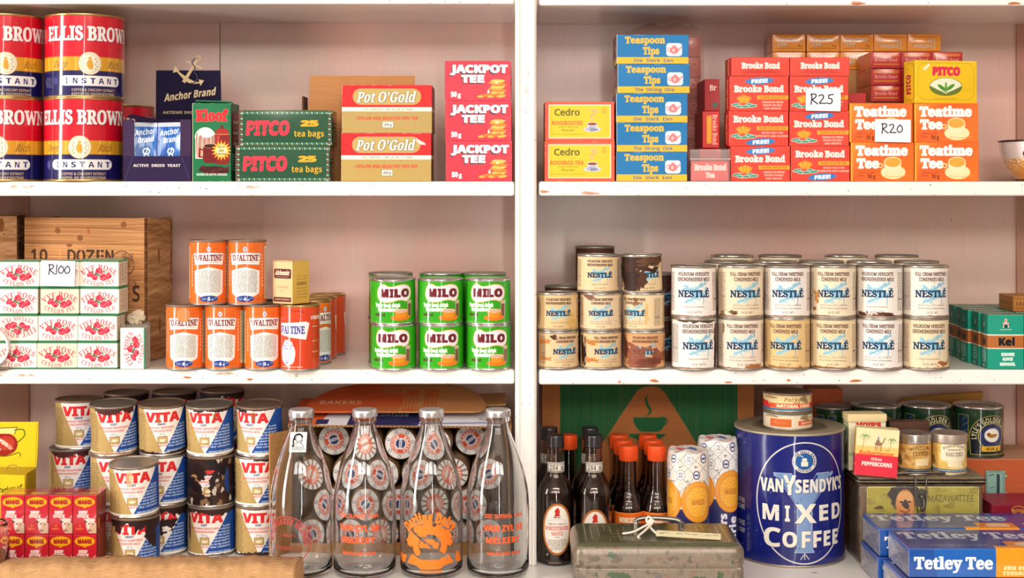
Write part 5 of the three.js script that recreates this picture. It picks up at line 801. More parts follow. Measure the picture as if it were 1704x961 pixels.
{
  const R = 0.0377, H = 0.0862, z = -0.022, gp = 'large white condensed milk cans in the front block', o = (t, s) => ({ fin: 'label', turn: t, lidMat: [MET.steel, MET.dull][s % 2], rimMat: MET.dull, dent: 0.0012, seed: s });
  const cx = [1154, 1232.5, 1309.5, 1386, 1463, 1540], col = ['first', 'second', 'third', 'fourth', 'fifth', 'sixth'];
  const lowTurn = [0.22, 0.1, -0.08, -0.02, -0.04, 0.2], upTurn = [0.02, 0.28, 0.04, 0.04, -0.1, 0.3];
  const lookLow = ['with a dark rusted right side', 'with brown spots along its foot', 'with a yellowed label', 'with a cream label', 'with a clean white label', 'with a cream label and brown stain'];
  const lookUp = ['with a clean pale label', 'with grey stains at its foot', 'with a clean white label', 'with a brown spot at the left', 'with its label flaked off along the foot', 'turned to the right'];
  cx.forEach((px, i) => {
    can('milk_can', 'condensed milk can ' + lookLow[i] + ', bottom row, ' + col[i] + ' column', gp, X(px + (i === 0 ? 1 : 0), z), Y2, z, R, H, MILK['b' + (6 + i)], o(lowTurn[i], i + 2));
    can('milk_can', 'condensed milk can ' + lookUp[i] + ', upper row, ' + col[i] + ' column', gp, X(px, z), Y2 + H, z, R, H, MILK['b' + i], o(upTurn[i], i + 9));
  });
  // two rows behind, of which the tops and a few slivers show
  const bz = [[[1209, 1288, 1367, 1446, 1525], -0.103, 'second'], [[1218, 1298, 1408, 1492], -0.184, 'third']];
  bz.forEach(([xs, zz, nm2], r) => xs.forEach((px, i) => { for (let k = 0; k < 2; k++) can('milk_can', 'condensed milk can in the ' + nm2 + ' row back, ' + (k ? 'upper' : 'lower') + ', ' + ['leftmost', 'second from left', 'third from left', 'fourth from left', 'rightmost'][i], 'condensed milk cans in the rows behind', X(px, zz), Y2 + k * (H + 0.0015 + r * 0.003), zz, R, H + 0.0015 + r * 0.003, MILK['b' + (k ? 1 : 3)], { ...o(0.8 + i * 0.3, i), lidMat: [MET.dull, MET.steel][(i + r) % 2], dent: 0 }); }));
  // the smaller, older cans at the left
  const r2 = 0.0347, h2 = 0.0632, z2 = -0.03, g2 = 'small stained milk cans at the left of the shelf', q = (t, s) => ({ fin: 'label', turn: t, lidMat: MET.steel, rimMat: MET.dull, dent: 0.0016, seed: s });
  const small = (label, px, k, key, turn, s, extra = {}) => can('small_milk_can', label, g2, X(px, z2), Y2 + k * (h2 + 0.0004), z2, r2, h2, MILK[key], { ...q(turn, s), ...extra });
  small('small milk can with two orange label patches, bottom of the first column', 929, 0, 's1', 0.38, 1);
  small('small yellowed milk can, on top of the first column', 928, 1, 's0', 0.04, 2);
  small('small milk can rusted black down its left side, bottom of the second column', 1000, 0, 's3', 0.32, 3);
  small('small cream milk can, middle of the second column', 999, 1, 's2', 0.02, 4);
  small('small cream milk can with an orange tint, top of the second column', 995, 2, 's4', 0.1, 5, { rz: -0.012 });
  small('small milk can with a large brown stain, bottom of the third column', 1072, 0, 's6', 0.06, 6);
  small('small milk can turned to show its plain ruled side, middle of the third column', 1071, 1, 's5', -0.55, 7);
  small('small milk can scorched dark brown, top of the third column', 1068, 2, 's7', 0.36, 8, { rz: 0.02 });
  const bk = (label, px, n, h, zz, extra = {}) => { for (let k = 0; k < n; k++) can('small_milk_can', label + (n > 1 ? ', ' + ['bottom', 'middle', 'top'][k + 3 - n < 3 && n === 3 ? k : k ? 2 : 0] + ' one' : ''), g2, X(px, zz), Y2 + k * (h + 0.0004), zz, r2, h, MILK.s8, { ...q(0.5, k), lidMat: MET.dull, ...(k === n - 1 ? extra : {}), dent: 0 }); };
  bk('dark small milk can behind the first column', 940, 2, 0.066, -0.105, { rz: 0 });
  bk('dark rusted small milk can behind the second column', 990, 3, 0.0655, -0.18);
  bk('dark rusted small milk can behind the third column', 1096, 2, 0.077, -0.105);
}
const SMALLTAN = sheet('tan_box', 3, { a: plain(74, 24, '#b9803f', (c, w, h) => { line(c, [[2, 4], [w, 4]], 0.8, '#7d4f22'); line(c, [[2, 19], [w, 19]], 0.8, '#7d4f22'); for (let i = 0; i < 12; i++) R_(c, 5 + i * 5.6, 9, 3, 6, '#8a5a2a'); }) });
// green chicory coffee packets
const KEI = sheet('kei', 3, {
  front: plain(60, 91, '#1fa088', (c, w, h) => { R_(c, -5, 33, w + 10, 24, '#f0e6d6'); R_(c, -5, 35, w + 10, 20.5, '#b9743a'); T(c, 'Kei', 31, 45, 28, 12, '#1a1416', { st: '#f3ead8', lw: 0.9, bold2: 1.8 });
    for (let i = -3; i <= 3; i++) { const a = i * 0.3; poly(c, [[30 + Math.sin(a) * 3 - 1.6, 22], [30 + Math.sin(a) * 10, 22 - Math.cos(a) * 12], [30 + Math.sin(a) * 3 + 1.6, 22]], i % 2 ? '#17594e' : '#0f3f3c'); } for (const [a, b] of [[-1.6, 0], [1.6, 0], [-4, 5], [4, 5], [0, -2]]) { rr(c, 30 + a - 1, 8 + b, 2, 9, 1, '#e9dcd6'); rr(c, 30 + a - 0.5, 9 + b, 1, 5, 0.5, '#c86a5a'); } line(c, [[21, 25], [39, 25]], 0.9, '#efe6d6');
    ['SIGOREI', 'KOFFIE', 'MENGSEL'].forEach((s, i) => T(c, s, 33, 66 + i * 8.2, [22, 17, 26][i], 5, '#e3f0e4', { bold2: 0.6 })); R_(c, 0, 0, w, 0.8, '#7cc4b4'); }),
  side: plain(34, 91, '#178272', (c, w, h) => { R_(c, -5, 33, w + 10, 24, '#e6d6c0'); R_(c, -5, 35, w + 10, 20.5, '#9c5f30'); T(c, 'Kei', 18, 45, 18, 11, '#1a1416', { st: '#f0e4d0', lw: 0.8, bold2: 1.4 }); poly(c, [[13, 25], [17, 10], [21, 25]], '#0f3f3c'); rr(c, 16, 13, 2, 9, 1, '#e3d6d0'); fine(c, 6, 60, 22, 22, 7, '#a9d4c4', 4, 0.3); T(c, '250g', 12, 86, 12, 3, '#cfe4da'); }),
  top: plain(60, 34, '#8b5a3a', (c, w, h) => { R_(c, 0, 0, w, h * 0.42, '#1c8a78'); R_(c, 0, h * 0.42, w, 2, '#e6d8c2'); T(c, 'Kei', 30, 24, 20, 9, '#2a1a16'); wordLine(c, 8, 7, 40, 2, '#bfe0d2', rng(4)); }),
});
{
  const f = { pz: KEI.front, px: KEI.side, nx: KEI.side, py: KEI.top }, h = 0.091, d = 0.034, gp = 'green coffee packets';
  const put = (label, a, zf, ry = 0) => carton('coffee_packet', label, gp, [a, a + 60], Y2, zf, h, d, f, { ry });
  put('green coffee packet with a brown band, nearest one of the group', 1644, -0.002, -0.02);
  put('green coffee packet cut off by the right edge', 1706, -0.004);
  put('green coffee packet right behind the nearest one', 1628, -0.045, 0.01);
  put('green coffee packet behind the one cut off at the right edge', 1690, -0.05);
  put('green coffee packet at the left of the third row back', 1609, -0.088, 0.06);
  put('green coffee packet at the right of the third row back', 1672, -0.092);
  put('green coffee packet at the left of the fourth row back', 1601, -0.132, 0.02);
  put('green coffee packet at the right of the fourth row back', 1663, -0.132);
  put('green coffee packet at the left of the fifth row back', 1588, -0.176);
  put('green coffee packet at the right of the fifth row back', 1650, -0.176);
  const bx1 = carton('wooden_lid_box', 'small tan box lying on the green coffee packets at the right edge', null, [1686, 1760], Y2 + h, -0.06, 0.026, 0.07, { pz: SMALLTAN.a }, { cat: 'box' });
}

// ---------- counter, left: condensed milk cans with a blue wedge, many of them leaking ----------
const vita = (af, stain, seed) => (c, w, h) => {
  bg(c, w, h, '#f3ece4'); const m = w / 2;
  poly(c, [[m - 52, -5], [m - 40, 0], [m - 4, h - 3], [m - 4, h + 5], [-9, h + 9], [-9, -5]], '#b99a5e'); fine(c, 4, 10, 26, 66, 18, 'rgba(110,84,50,.6)', seed, 0.25);
  poly(c, [[m + 41, 2], [m - 3, h - 5], [w + 9, h - 5], [w + 9, 2]], '#1d4c9c'); R_(c, -9, h - 4.5, w + 18, 9, '#f3ece4'); poly(c, [[m - 36, -5], [m + 41, -5], [m + 41, 3], [m - 3, h - 4], [m - 38, 4]], '#f3ece4');
  const tr = ['To make', 'a fluid cup', 'use two parts', 'of the tin and', 'add three parts', 'of warm water to', 'the tin by volume', 'of the contents']; tr.forEach((s, i) => T(c, s, m + 36 - i * 2.1, 30 + i * 5, 16 + i * 4.4, 3, '#dfe6f2', { b: 1 })); T(c, 'PREPARED FROM SKIM MILK', m + 24, 73, 42, 2.6, '#dfe6f2');
  T(c, 'VITA', m - 3, 15, 60, 15.5, '#df2a2c', { bold2: 2 });
  T(c, af ? 'SOET' : 'SWEET', m - 5, 27, af ? 11 : 15, 3.4, '#3a3f7a', { bold2: 0.3 }); T(c, af ? 'AFGEROOMDE VERSOETE MELK' : 'NON-FAT SWEETENED', m - 5, 33, af ? 52 : 44, 3.6, '#d9484a', { b: 1 }); T(c, af ? 'GEKONDENSEERD' : 'CONDENSED MILK', m - 5, 38.6, 36, 3.6, '#d9484a'); T(c, '397 g', m - 5, 44.5, 10, 3.4, '#4a4f86', { b: 0 });
  R_(c, m - 12, 48.5, 16, 12, '#c9a86a'); line(c, [[m - 12, 48.5], [m + 4, 48.5], [m + 4, 60.5], [m - 12, 60.5]], 1, '#8f6f3a', true); blob(c, m - 4, 55, 5, 2.6, 3, '#f0e4c8', 0.2); T(c, 'MELTZ', m - 4, 64, 15, 3, '#d9484a');
  specks(c, w, h, 60, seed, ['rgba(110,70,40,.5)', 'rgba(60,34,28,.45)', 'rgba(255,250,240,.5)'], 0.9);
  if (stain) stain(c, w, h, m); edgeRag(c, w, h, 1.6, seed, 'rgba(90,56,40,.7)', 0, w, true);
};
const GOO = '#2c1716', VITAL = {};
const vd = {
  a: [0, null], b: [1, (c, w, h, m) => { edgeRag(c, w, 0, 13, 3, '#4a241e', m - 40, m + 34); edgeRag(c, w, h, 5, 3, 'rgba(170,120,60,.8)', 0, w, true); }], c: [0, (c, w, h, m) => { edgeRag(c, w, h, 7, 4, GOO, 0, w, true); edgeRag(c, w, 0, 2, 4, '#5a4034'); ell(c, m - 10, 20, 2.4, 6, 'rgba(160,110,50,.7)'); }], d: [1, (c, w, h, m) => { edgeRag(c, w, 0, 7, 5, GOO, m - 24, w); edgeRag(c, w, 0, 3, 6, '#5d4536'); ell(c, m + 14, 12, 3, 5, 'rgba(150,110,60,.7)'); }],
  e: [0, (c, w, h, m) => { edgeRag(c, w, 0, 8, 7, GOO, 0, m - 10); edgeRag(c, w, 0, 3, 8, '#4a342a'); ell(c, m + 2, 12, 4, 8, 'rgba(140,96,50,.6)'); }], f: [1, (c, w, h, m) => edgeRag(c, w, 0, 7, 9, '#3a241f', m - 10, w)], g: [0, (c, w, h, m) => { ell(c, m - 8, 16, 6, 14, 'rgba(222,190,140,.75)'); edgeRag(c, w, 0, 2.5, 10, '#6a5244'); }],
  burnt: [1, (c, w, h, m) => { const r = rng(9); for (let i = 0; i < 70; i++) { const x = r() * w, y = r() * h; if (Math.abs(x - m + 6) < 13 - Math.abs(y - 44) * 0.22 && y > 26 && y < 76) continue; blob(c, x, y, 6 + r() * 11, 7 + r() * 12, 500 + i, ['#241314', '#331b18', '#1c1012', '#3d2620'][i % 4], 0.4); } for (let i = 0; i < 14; i++) blob(c, m - 44 + r() * 88, r() * h, 2 + r() * 3, 3 + r() * 4, 700 + i, ['#c9bfae', '#8a6a4a'][i % 2], 0.5); blob(c, m - 2, 22, 6, 4, 3, '#d9382f', 0.5); blob(c, m + 30, 40, 6, 18, 4, '#1d3f80', 0.4); }],
  h: [0, (c, w, h, m) => { edgeRag(c, w, 0, 24, 11, GOO, m + 4, w); edgeRag(c, w, 0, 14, 12, GOO, 0, m + 12); blob(c, m + 34, 24, 13, 20, 4, GOO, 0.4); blob(c, m - 26, 14, 6, 9, 5, '#3a1f1c', 0.4); }], i: [0, (c, w, h, m) => { edgeRag(c, w, 0, 18, 13, GOO, 0, w); blob(c, m - 2, 30, 22, 16, 6, GOO, 0.5); blob(c, m - 14, 50, 8, 12, 7, GOO, 0.5); blob(c, m + 8, 36, 9, 4, 8, '#f3ece4', 0.4); }],
  j: [1, (c, w, h, m) => { edgeRag(c, w, 0, 13, 14, '#3a2420'); edgeRag(c, w, h, 3, 14, GOO, 0, w, true); blob(c, m - 38, 30, 4, 20, 4, '#3a2420', 0.4); }], k: [1, (c, w, h, m) => { edgeRag(c, w, h, 8, 15, '#33201c', 0, w, true); edgeRag(c, w, 0, 2, 15, '#5d4536'); }],
};
for (const [k, [af, st]] of Object.entries(vd)) VITAL[k] = [126, 80, vita(af, st, k.charCodeAt(0) % 13 + 2)];
const VITA = sheet('vita', 2.5, VITAL);
{
  const R = 0.0398, H = 0.0848, gp = 'milk cans with a blue wedge', o = (t, s) => ({ fin: 'label', turn: t, lidMat: [MET.dull, MET.rust][s % 2], rimMat: [MET.steel, MET.dull][s % 3 ? 0 : 1], dent: 0.0014, seed: s });
  const v = (label, px, z, k, key, turn, s, ex = {}) => can('milk_can', label, gp, X(px, z), Y3 + k * (H + 0.0004), z, R, H, VITA[key], { ...o(turn, s), ...ex }).position.y += ex.rx ? 0.0026 : 0;
  const t = 0.07;
  v('blue-wedge milk can with dark goo over its top, lower one of the nearest stack', 225, -0.005, 0, 'h', -0.12, 1);
  v('blue-wedge milk can with a grey dusty lid, upper one of the nearest stack of two', 224, -0.006, 1, 'g', 0.02, 2, { rx: t });
  v('blue-wedge milk can blotched black, bottom of the stack behind the nearest one', 273, -0.092, 0, 'i', -0.1, 3);
  v('blue-wedge milk can half hidden, middle of the stack behind the nearest one', 272, -0.092, 1, 'a', -0.1, 4);
  v('blue-wedge milk can with black goo along its foot, top of its stack', 271, -0.092, 2, 'c', 0.1, 5, { rx: t });
  v('blue-wedge milk can with a dark ragged top edge, below the charred one', 352, -0.084, 0, 'j', -0.2, 6);
  v('charred black milk can with scraps of label, middle of the stack', 351, -0.084, 1, 'burnt', 0, 7);
  v('blue-wedge milk can dripping black at its top edge, above the charred one', 350, -0.084, 2, 'd', -0.14, 8, { rx: t });
  v('blue-wedge milk can, bottom of the stack beside the biscuit carton', 431, -0.084, 0, 'k', 0.1, 9);
  v('blue-wedge milk can, middle of the stack beside the biscuit carton', 430, -0.084, 1, 'f', 0.05, 10);
  v('blue-wedge milk can turned left, top of the stack beside the biscuit carton', 433, -0.084, 2, 'e', -0.32, 11, { rx: t });
  v('blue-wedge milk can hidden behind the red stock cubes, bottom of its stack', 190, -0.092, 0, 'a', 0.1, 12);
  v('blue-wedge milk can half hidden by the nearest stack, middle of its own', 190, -0.092, 1, 'a', 0.15, 13);
  v('blue-wedge milk can with a brown stained top edge, top of the left front stack', 190.5, -0.09, 2, 'b', 0.12, 14, { rx: t });
  v('blue-wedge milk can at the far left, bottom of its stack', 120, -0.15, 0, 'a', 0, 15);
  v('blue-wedge milk can at the far left, cut off by the red stock cubes', 121, -0.15, 1, 'b', -0.1, 16);
  v('blue-wedge milk can with a clean label, topmost at the far left', 131, -0.15, 2, 'a', 0.12, 17);
  [[210, -0.178], [290, -0.176], [370, -0.176]].forEach(([px, z], i) => { for (let k = 0; k < 3; k++) can('milk_can', 'blue-wedge milk can in the back row, ' + ['bottom', 'middle', 'top'][k] + ' of the ' + ['left', 'centre', 'right'][i] + ' stack', gp, X(px, z), Y3 + k * (H + 0.0028 + i * 0.0008), z, R - 0.001, H + 0.0024 + i * 0.0008, VITA.j, { ...o(0.5, i), lidMat: MET.brown ?? MET.rust, dent: 0 }); });
}
// red stock cube cartons in film: eight small cartons
const STOCK = sheet('stock', 3.2, {
  front: plain(40, 59, '#d01f3c', (c, w, h) => { line(c, [[0, 0], [0, h]], 1, '#a3142e'); poly(c, [[12, 15], [20, 20], [28, 15]], '#f5c21c'); ell(c, 20, 10, 17, 7.6, '#f5c21c', '#c98a1c', 0.5); T(c, 'MAGGI', 20, 10, 24, 6, '#b01c2c', { bold2: 0.9 });
    T(c, 'BEEF', 17, 25.5, 15, 4.6, '#f4e4dc', { bold2: 0.9 }); T(c, 'STOCK', 17, 31, 19, 4.6, '#f4e4dc', { bold2: 0.9 }); T(c, '8', 12, 46, 3, 3, '#f0b93a'); T(c, 'TABLETS', 11, 50.5, 12, 2.8, '#f0b93a');
    poly(c, [[19, 36], [25, 34], [33, 35], [38, 36], [36, 40], [40, 44], [40, 57], [28, 57], [24, 53], [22, 46], [22, 40]], '#efe6da'); poly(c, [[29, 40], [40, 42], [40, 57], [31, 57], [28, 49]], '#d9c2a2'); curve(c, [[22, 37], [18, 35], [19, 32]], 1.2, '#e9dccb'); curve(c, [[33, 35], [37, 34], [38, 31]], 1.2, '#e9dccb'); ell(c, 27, 43, 1.2, 1, '#2a1c1c'); ell(c, 33.5, 43.5, 1, 0.9, '#2a1c1c'); ell(c, 28, 53, 4, 2.6, '#c9a08c'); ell(c, 27, 53, 0.8, 0.7, '#3a2020'); ell(c, 30, 53.4, 0.8, 0.7, '#3a2020'); ell(c, 21, 39.5, 3, 1.4, '#5a3a2c', null, 0, 0.4); }),
  side: plain(50, 59, '#b01a34', (c, w, h) => { R_(c, 0, 0, 3, h, '#8f1228'); R_(c, 8, 36, 8, 16, '#e9b91c'); for (let i = 0; i < 8; i++) line(c, [[10 + i * 5, 0], [6 + i * 5, h]], 0.7, 'rgba(240,140,150,.4)'); }),
  top: plain(40, 50, '#c0284a', (c, w) => { ell(c, 20, 34, 15, 9, '#e8b84a'); T(c, 'BEEF', 20, 12, 22, 6, '#e6b4ba', { rot: Math.PI }); }),
});
{
  const zf = 0.055, d = 0.052, hh = 0.0635, gp = 'red stock cube cartons in film';
  for (let k = 0; k < 2; k++) for (let i = 0; i < 4; i++) carton('stock_cube_carton', 'red beef stock carton with a cow head, ' + (k ? 'top' : 'bottom') + ' row, ' + ['leftmost', 'second from left', 'third from left', 'rightmost'][i], gp, [i * 40 + 1.2, i * 40 + 40.8], Y3 + 0.001 + k * (hh + 0.0003), zf, hh, d, { pz: STOCK.front, px: STOCK.side, py: STOCK.top }, { fin: 'film', b: 0.0003 });
  const w = 0.165, W = 0.1605 * S(zf); const g = cartonGeo(W + 0.007, 2 * hh + 0.0038, d + 0.006, { pz: STOCK.front }, { r: 0.0025, b: 0.0012, seed: 6 }); g.deleteAttribute('uv');
  at(single('shrink_wrap', g, new THREE.MeshPhysicalMaterial({ color: '#fbf4f4', roughness: 0.08, transmission: 1, thickness: 0, ior: 1.4 }), 'clear shrink film round the eight red stock cartons', 'film'), X(81, zf), Y3, zf - d / 2);
}
// yellow display box with a jug on its header
const YBOX = sheet('yellow_box', 2.6, {
  card: plain(80, 76, '#e2c326', (c, w, h) => { c.save(); c.translate(26, 38); ell(c, 0, 0, 22, 19, '#9c2a1e'); ell(c, 2, -2, 15, 12, '#b8442e'); for (let i = 0; i < 16; i++) blob(c, -10 + (i * 7) % 24, -8 + (i * 5) % 18, 3, 2, i, ['#e9b8a4', '#d98a74', '#f0d4c8'][i % 3], 0.5); poly(c, [[-18, -18], [16, -18], [20, -28], [-16, -26]], '#d9d28a'); line(c, [[-18, -18], [-16, -27], [20, -29], [16, -17]], 1, '#3a3a1c'); curve(c, [[16, -24], [30, -28], [34, -16], [27, -8], [22, -4]], 2.2, '#6a7a2a'); curve(c, [[-14, 18], [0, 21], [16, 17], [26, 12], [27, 20]], 1.2, '#2a3a20'); c.restore(); line(c, [[w - 2, 0], [w - 2, h]], 1.2, '#b39a1c'); specks(c, w, h, 40, 3, ['#b8981c'], 0.8); }),
  front: plain(60, 148, '#d9bf24', (c, w, h) => { T(c, 'Variety of', 34, 24, 42, 8, '#2f4a22', { f: 'serif', it: 0.3, rot: -0.2, bold2: 0.6 }); specks(c, w, h, 30, 4, ['#a88c18'], 0.8); }), side: plain(40, 60, '#b89c1c'),
});
{
  const z = -0.035, g = thing('display_box', 'yellow cardboard display box with a red jug on its header at the left edge', 'box'), m = M(YBOX.card, 'card');
  const hd = part(g, 'header_card', cartonGeo(0.084, 0.076, 0.0014, { pz: YBOX.card, px: YBOX.side, py: YBOX.side }, { r: 0.0003, b: 0.001 }), m); hd.position.set(-0.004, 0.152, -0.02); hd.rotation.x = -0.12;
  const fr = part(g, 'front_panel', cartonGeo(0.062, 0.148, 0.0014, { pz: YBOX.front, px: YBOX.side, py: YBOX.side }, { r: 0.0003, b: 0.001 }), m); fr.position.set(0.004, 0, 0.022); fr.rotation.y = -0.16;
  part(g, 'back_panel', cartonGeo(0.08, 0.16, 0.0014, { pz: YBOX.side }, { r: 0.0003, b: 0 }), m).position.set(-0.004, 0, -0.021);
  const sd = part(g, 'side_panel', cartonGeo(0.0014, 0.15, 0.044, { pz: YBOX.side }, { r: 0.0003, b: 0 }), m); sd.position.set(0.0355, 0, 0.002);
  part(g, 'jug_lid_cutout', new THREE.TorusGeometry(0.012, 0.0012, 6, 20, 3.2), std('#b8982a', 0.7)).position.set(0.006, 0.149, 0.006);
  at(g, X(17, z), Y3, z);
}
// glass jar cut off at the left edge
const CLEAR = new THREE.MeshPhysicalMaterial({ color: '#ffffff', roughness: 0, transmission: 1, thickness: 0.003, ior: 1.47 });
{
  const R = 0.036, H = 0.098, z = 0.115, g = thing('glass_jar', 'clear glass jar with a ribbed neck cut off at the left edge', 'jar');
  part(g, 'jar_glass', lathe([[0, 0], [R - 0.004, 0], [R, 0.004], [R, H - 0.02], [R - 0.004, H - 0.013], [R - 0.002, H - 0.011], [R - 0.004, H - 0.009], [R - 0.002, H - 0.006], [R - 0.003, H], [R - 0.006, H], [R - 0.0065, H - 0.012], [R - 0.003, H - 0.022], [R - 0.003, 0.006], [0, 0.005]], 48), CLEAR);
  part(g, 'contents', lathe([[0, 0.0055], [R - 0.0045, 0.007], [R - 0.0045, 0.05], [0, 0.054]], 32), std('#a9623c', 0.8));
  at(g, X(-24, z), Y3, z);
}
// folded hessian sack in front
{
  const reg = sheet('hessian', 2, { a: [490, 90, (c, w, h) => { bg(c, w, h, '#b88b5c'); const r = rng(6); for (let y = 0; y < h; y += 1.1) R_(c, 0, y, w, 0.55, y % 2.2 < 1.1 ? 'rgba(150,104,62,.5)' : 'rgba(214,172,124,.5)'); for (let x = 0; x < w; x += 1.1) R_(c, x, 0, 0.5, h, x % 2.2 < 1.1 ? 'rgba(140,96,56,.4)' : 'rgba(220,178,130,.4)'); for (let i = 0; i < 260; i++) R_(c, r() * w, r() * h, 4 + r() * 20, 0.7, r() < 0.5 ? 'rgba(120,80,44,.5)' : 'rgba(230,190,144,.6)'); T(c, 'TAW', 32, 52, 18, 9, '#5a3f2c', { f: 'serif' }); } ] }).a;
  const zf = 0.2, k = S(zf), w = 0.497 * k, h = 0.054, d = 0.085, P = [], U = [], I = [], r = rng(4);
  const prof = [[d, 0], [d + 0.004, h * 0.25], [d + 0.004, h * 0.55], [d + 0.002, h * 0.8], [d - 0.006, h * 0.96], [d - 0.016, h], [d * 0.5, h * 0.97], [0.01, h * 0.9], [0, h * 0.5], [0, 0]], n = 90;
  for (let i = 0; i <= n; i++) for (let j = 0; j < prof.length; j++) { const x = (i / n - 0.5) * w, wob = (0.0018 * Math.sin(i * 0.31 + j * 0.5) + 0.0013 * Math.sin(i * 0.83 + j * 1.3) + 0.001 * Math.sin(i * 1.9 + j * 0.4)) * (j && j < 9 ? 1 : 0), edge = 1 - 0.05 * Math.max(0, 1 - i / 4) - 0.03 * Math.max(0, (i - n + 3) / 3); P.push(x, Math.max(0, prof[j][1] * edge + wob), prof[j][0] - d / 2 + wob * 0.6); const q = [0, 0.22, 0.45, 0.68, 0.82, 0.9, 0.97, 1, 1, 1][j]; U.push(reg.u0 + (reg.u1 - reg.u0) * i / n, reg.v0 + (reg.v1 - reg.v0) * q); }
  const m = prof.length; for (let i = 0; i < n; i++) for (let j = 0; j < m - 1; j++) { const a = i * m + j; I.push(a, a + m, a + m + 1, a, a + m + 1, a + 1); } for (let j = 1; j < m - 1; j++) { I.push(0, j, j + 1); const b = n * m; I.push(b, b + j + 1, b + j); }
  const g = new THREE.BufferGeometry(); g.setAttribute('position', new THREE.Float32BufferAttribute(P, 3)); g.setAttribute('uv', new THREE.Float32BufferAttribute(U, 2)); g.setIndex(I); g.computeVertexNormals();
  at(single('hessian_sack', g, new THREE.MeshPhysicalMaterial({ map: SHEETS.hessian.t, roughness: 0.95, bumpMap: SHEETS.hessian.t, bumpScale: 0.0008, side: THREE.DoubleSide }), 'folded brown hessian sack lying along the front edge of the counter', 'sack'), X(243, zf), Y3, zf - d / 2);
}
// open biscuit carton behind the bottles, filled with paper-wrapped rolls
const FLAPS = sheet('flaps', 1.6, {
  upper: [330, 130, (c, w, h) => { bg(c, w, h, '#b9804e'); R_(c, -5, -5, 170, h + 10, '#c4582c'); R_(c, 130, -5, 40, h + 10, '#b86a3c'); for (const x of [176, 214]) R_(c, x, 30, 26, h, '#c2622f'); R_(c, 80, 50, 100, 60, '#c4582c'); for (let i = 0; i < 10; i++) R_(c, 176 + i * 7, 60, 3, 60, '#b9804e'); T(c, 'BAKERS', 60, 90, 80, 16, '#d9a27a'); T(c, 'BISCUITS', 230, 45, 60, 9, '#c8743e'); specks(c, w, h, 80, 3, ['#9a6434', '#cf9a66'], 1.2); }],
  lower: [350, 60, (c, w, h) => { bg(c, w, h, '#e4e2ea'); poly(c, [[100, 0], [230, 0], [212, h], [96, h]], '#2e2a58'); T(c, 'Premium biscuit family', 150, 18, 84, 8, '#cfcbe0'); T(c, 'can confuse', 152, 36, 84, 8, '#cfcbe0'); poly(c, [[0, 0], [70, 0], [50, h], [0, h]], '#d9622f'); R_(c, 262, 8, 40, 18, '#8a8a9a'); line(c, [[200, h - 4], [350, h - 8]], 1.6, '#3a4a9a'); R_(c, 44, h - 12, 20, 10, '#2e2a58'); }],
  kraft: plain(60, 40, '#b48350', (c, w, h) => { for (let i = 0; i < 60; i++) R_(c, (i * 37) % w, (i * 11) % h, 10, 0.5, i % 2 ? '#a3743f' : '#c4955f'); }),
  wave: [200, 6, (c, w, h) => { bg(c, w, h, '#b48350'); for (let i = 0; i < 50; i++) { ell(c, i * 4 + 2, 3, 1.3, 1.6, '#4d3018'); } }],
  roll: [64, 64, (c, w, h) => { bg(c, w, h, '#e9e4de'); for (let i = 0; i < 40; i++) { const a = i / 40 * 6.28; line(c, [[32 + Math.cos(a) * 22, 32 + Math.sin(a) * 22], [32 + Math.cos(a + 0.06) * 31, 32 + Math.sin(a + 0.06) * 31]], 0.7, '#c9c2ba'); } for (let i = 0; i < 7; i++) { const a = i * 0.9; ell(c, 32 + Math.cos(a) * 27, 32 + Math.sin(a) * 27, 3.4, 2.6, null, '#3a4272', 1, a); } ell(c, 32, 32, 21.5, 21.5, '#f1ebe4', '#b04a38', 1); ell(c, 32, 32, 20, 20, '#d9553a'); ell(c, 32, 32, 12, 12, '#f1ebe4'); ell(c, 32, 32, 10, 10, '#2c3a66'); arcT(c, 'BAKERS', 32, 32, 15.6, -68, 68, 6, '#f6ece4'); arcT(c, 'BISCUITS', 32, 32, 15.6, 252, 108, 6, '#f6ece4', { in: 1 }); R_(c, 21, 29, 22, 6, '#e9e4ea'); T(c, 'TENNIS', 32, 32, 17, 3.4, '#2c3a66'); }],
  rollb: [64, 64, (c, w, h) => { bg(c, w, h, '#ded4c8'); for (let i = 0; i < 30; i++) { const a = i / 30 * 6.28; line(c, [[32 + Math.cos(a) * 20, 32 + Math.sin(a) * 20], [32 + Math.cos(a) * 31, 32 + Math.sin(a) * 31]], 2, i % 2 ? '#2a2448' : '#efe8e0'); } ell(c, 32, 32, 20, 20, '#f1ebe4', '#d9553a', 1); ell(c, 32, 32, 19, 19, '#e0643f'); ell(c, 32, 32, 11, 11, '#efe4dc'); R_(c, 20, 29, 24, 6, '#cf8a74'); arcT(c, 'BAKERS', 32, 32, 14.8, -68, 68, 6, '#f6ece4'); arcT(c, 'BISCUITS', 32, 32, 14.8, 252, 108, 6, '#f6ece4', { in: 1 }); }],
  wrap: plain(60, 40, '#8a6a48', (c, w, h) => { for (let i = 0; i < 50; i++) R_(c, (i * 23) % w, (i * 7) % h, 12, 0.8, i % 2 ? '#6d5034' : '#a3845e'); }),
});
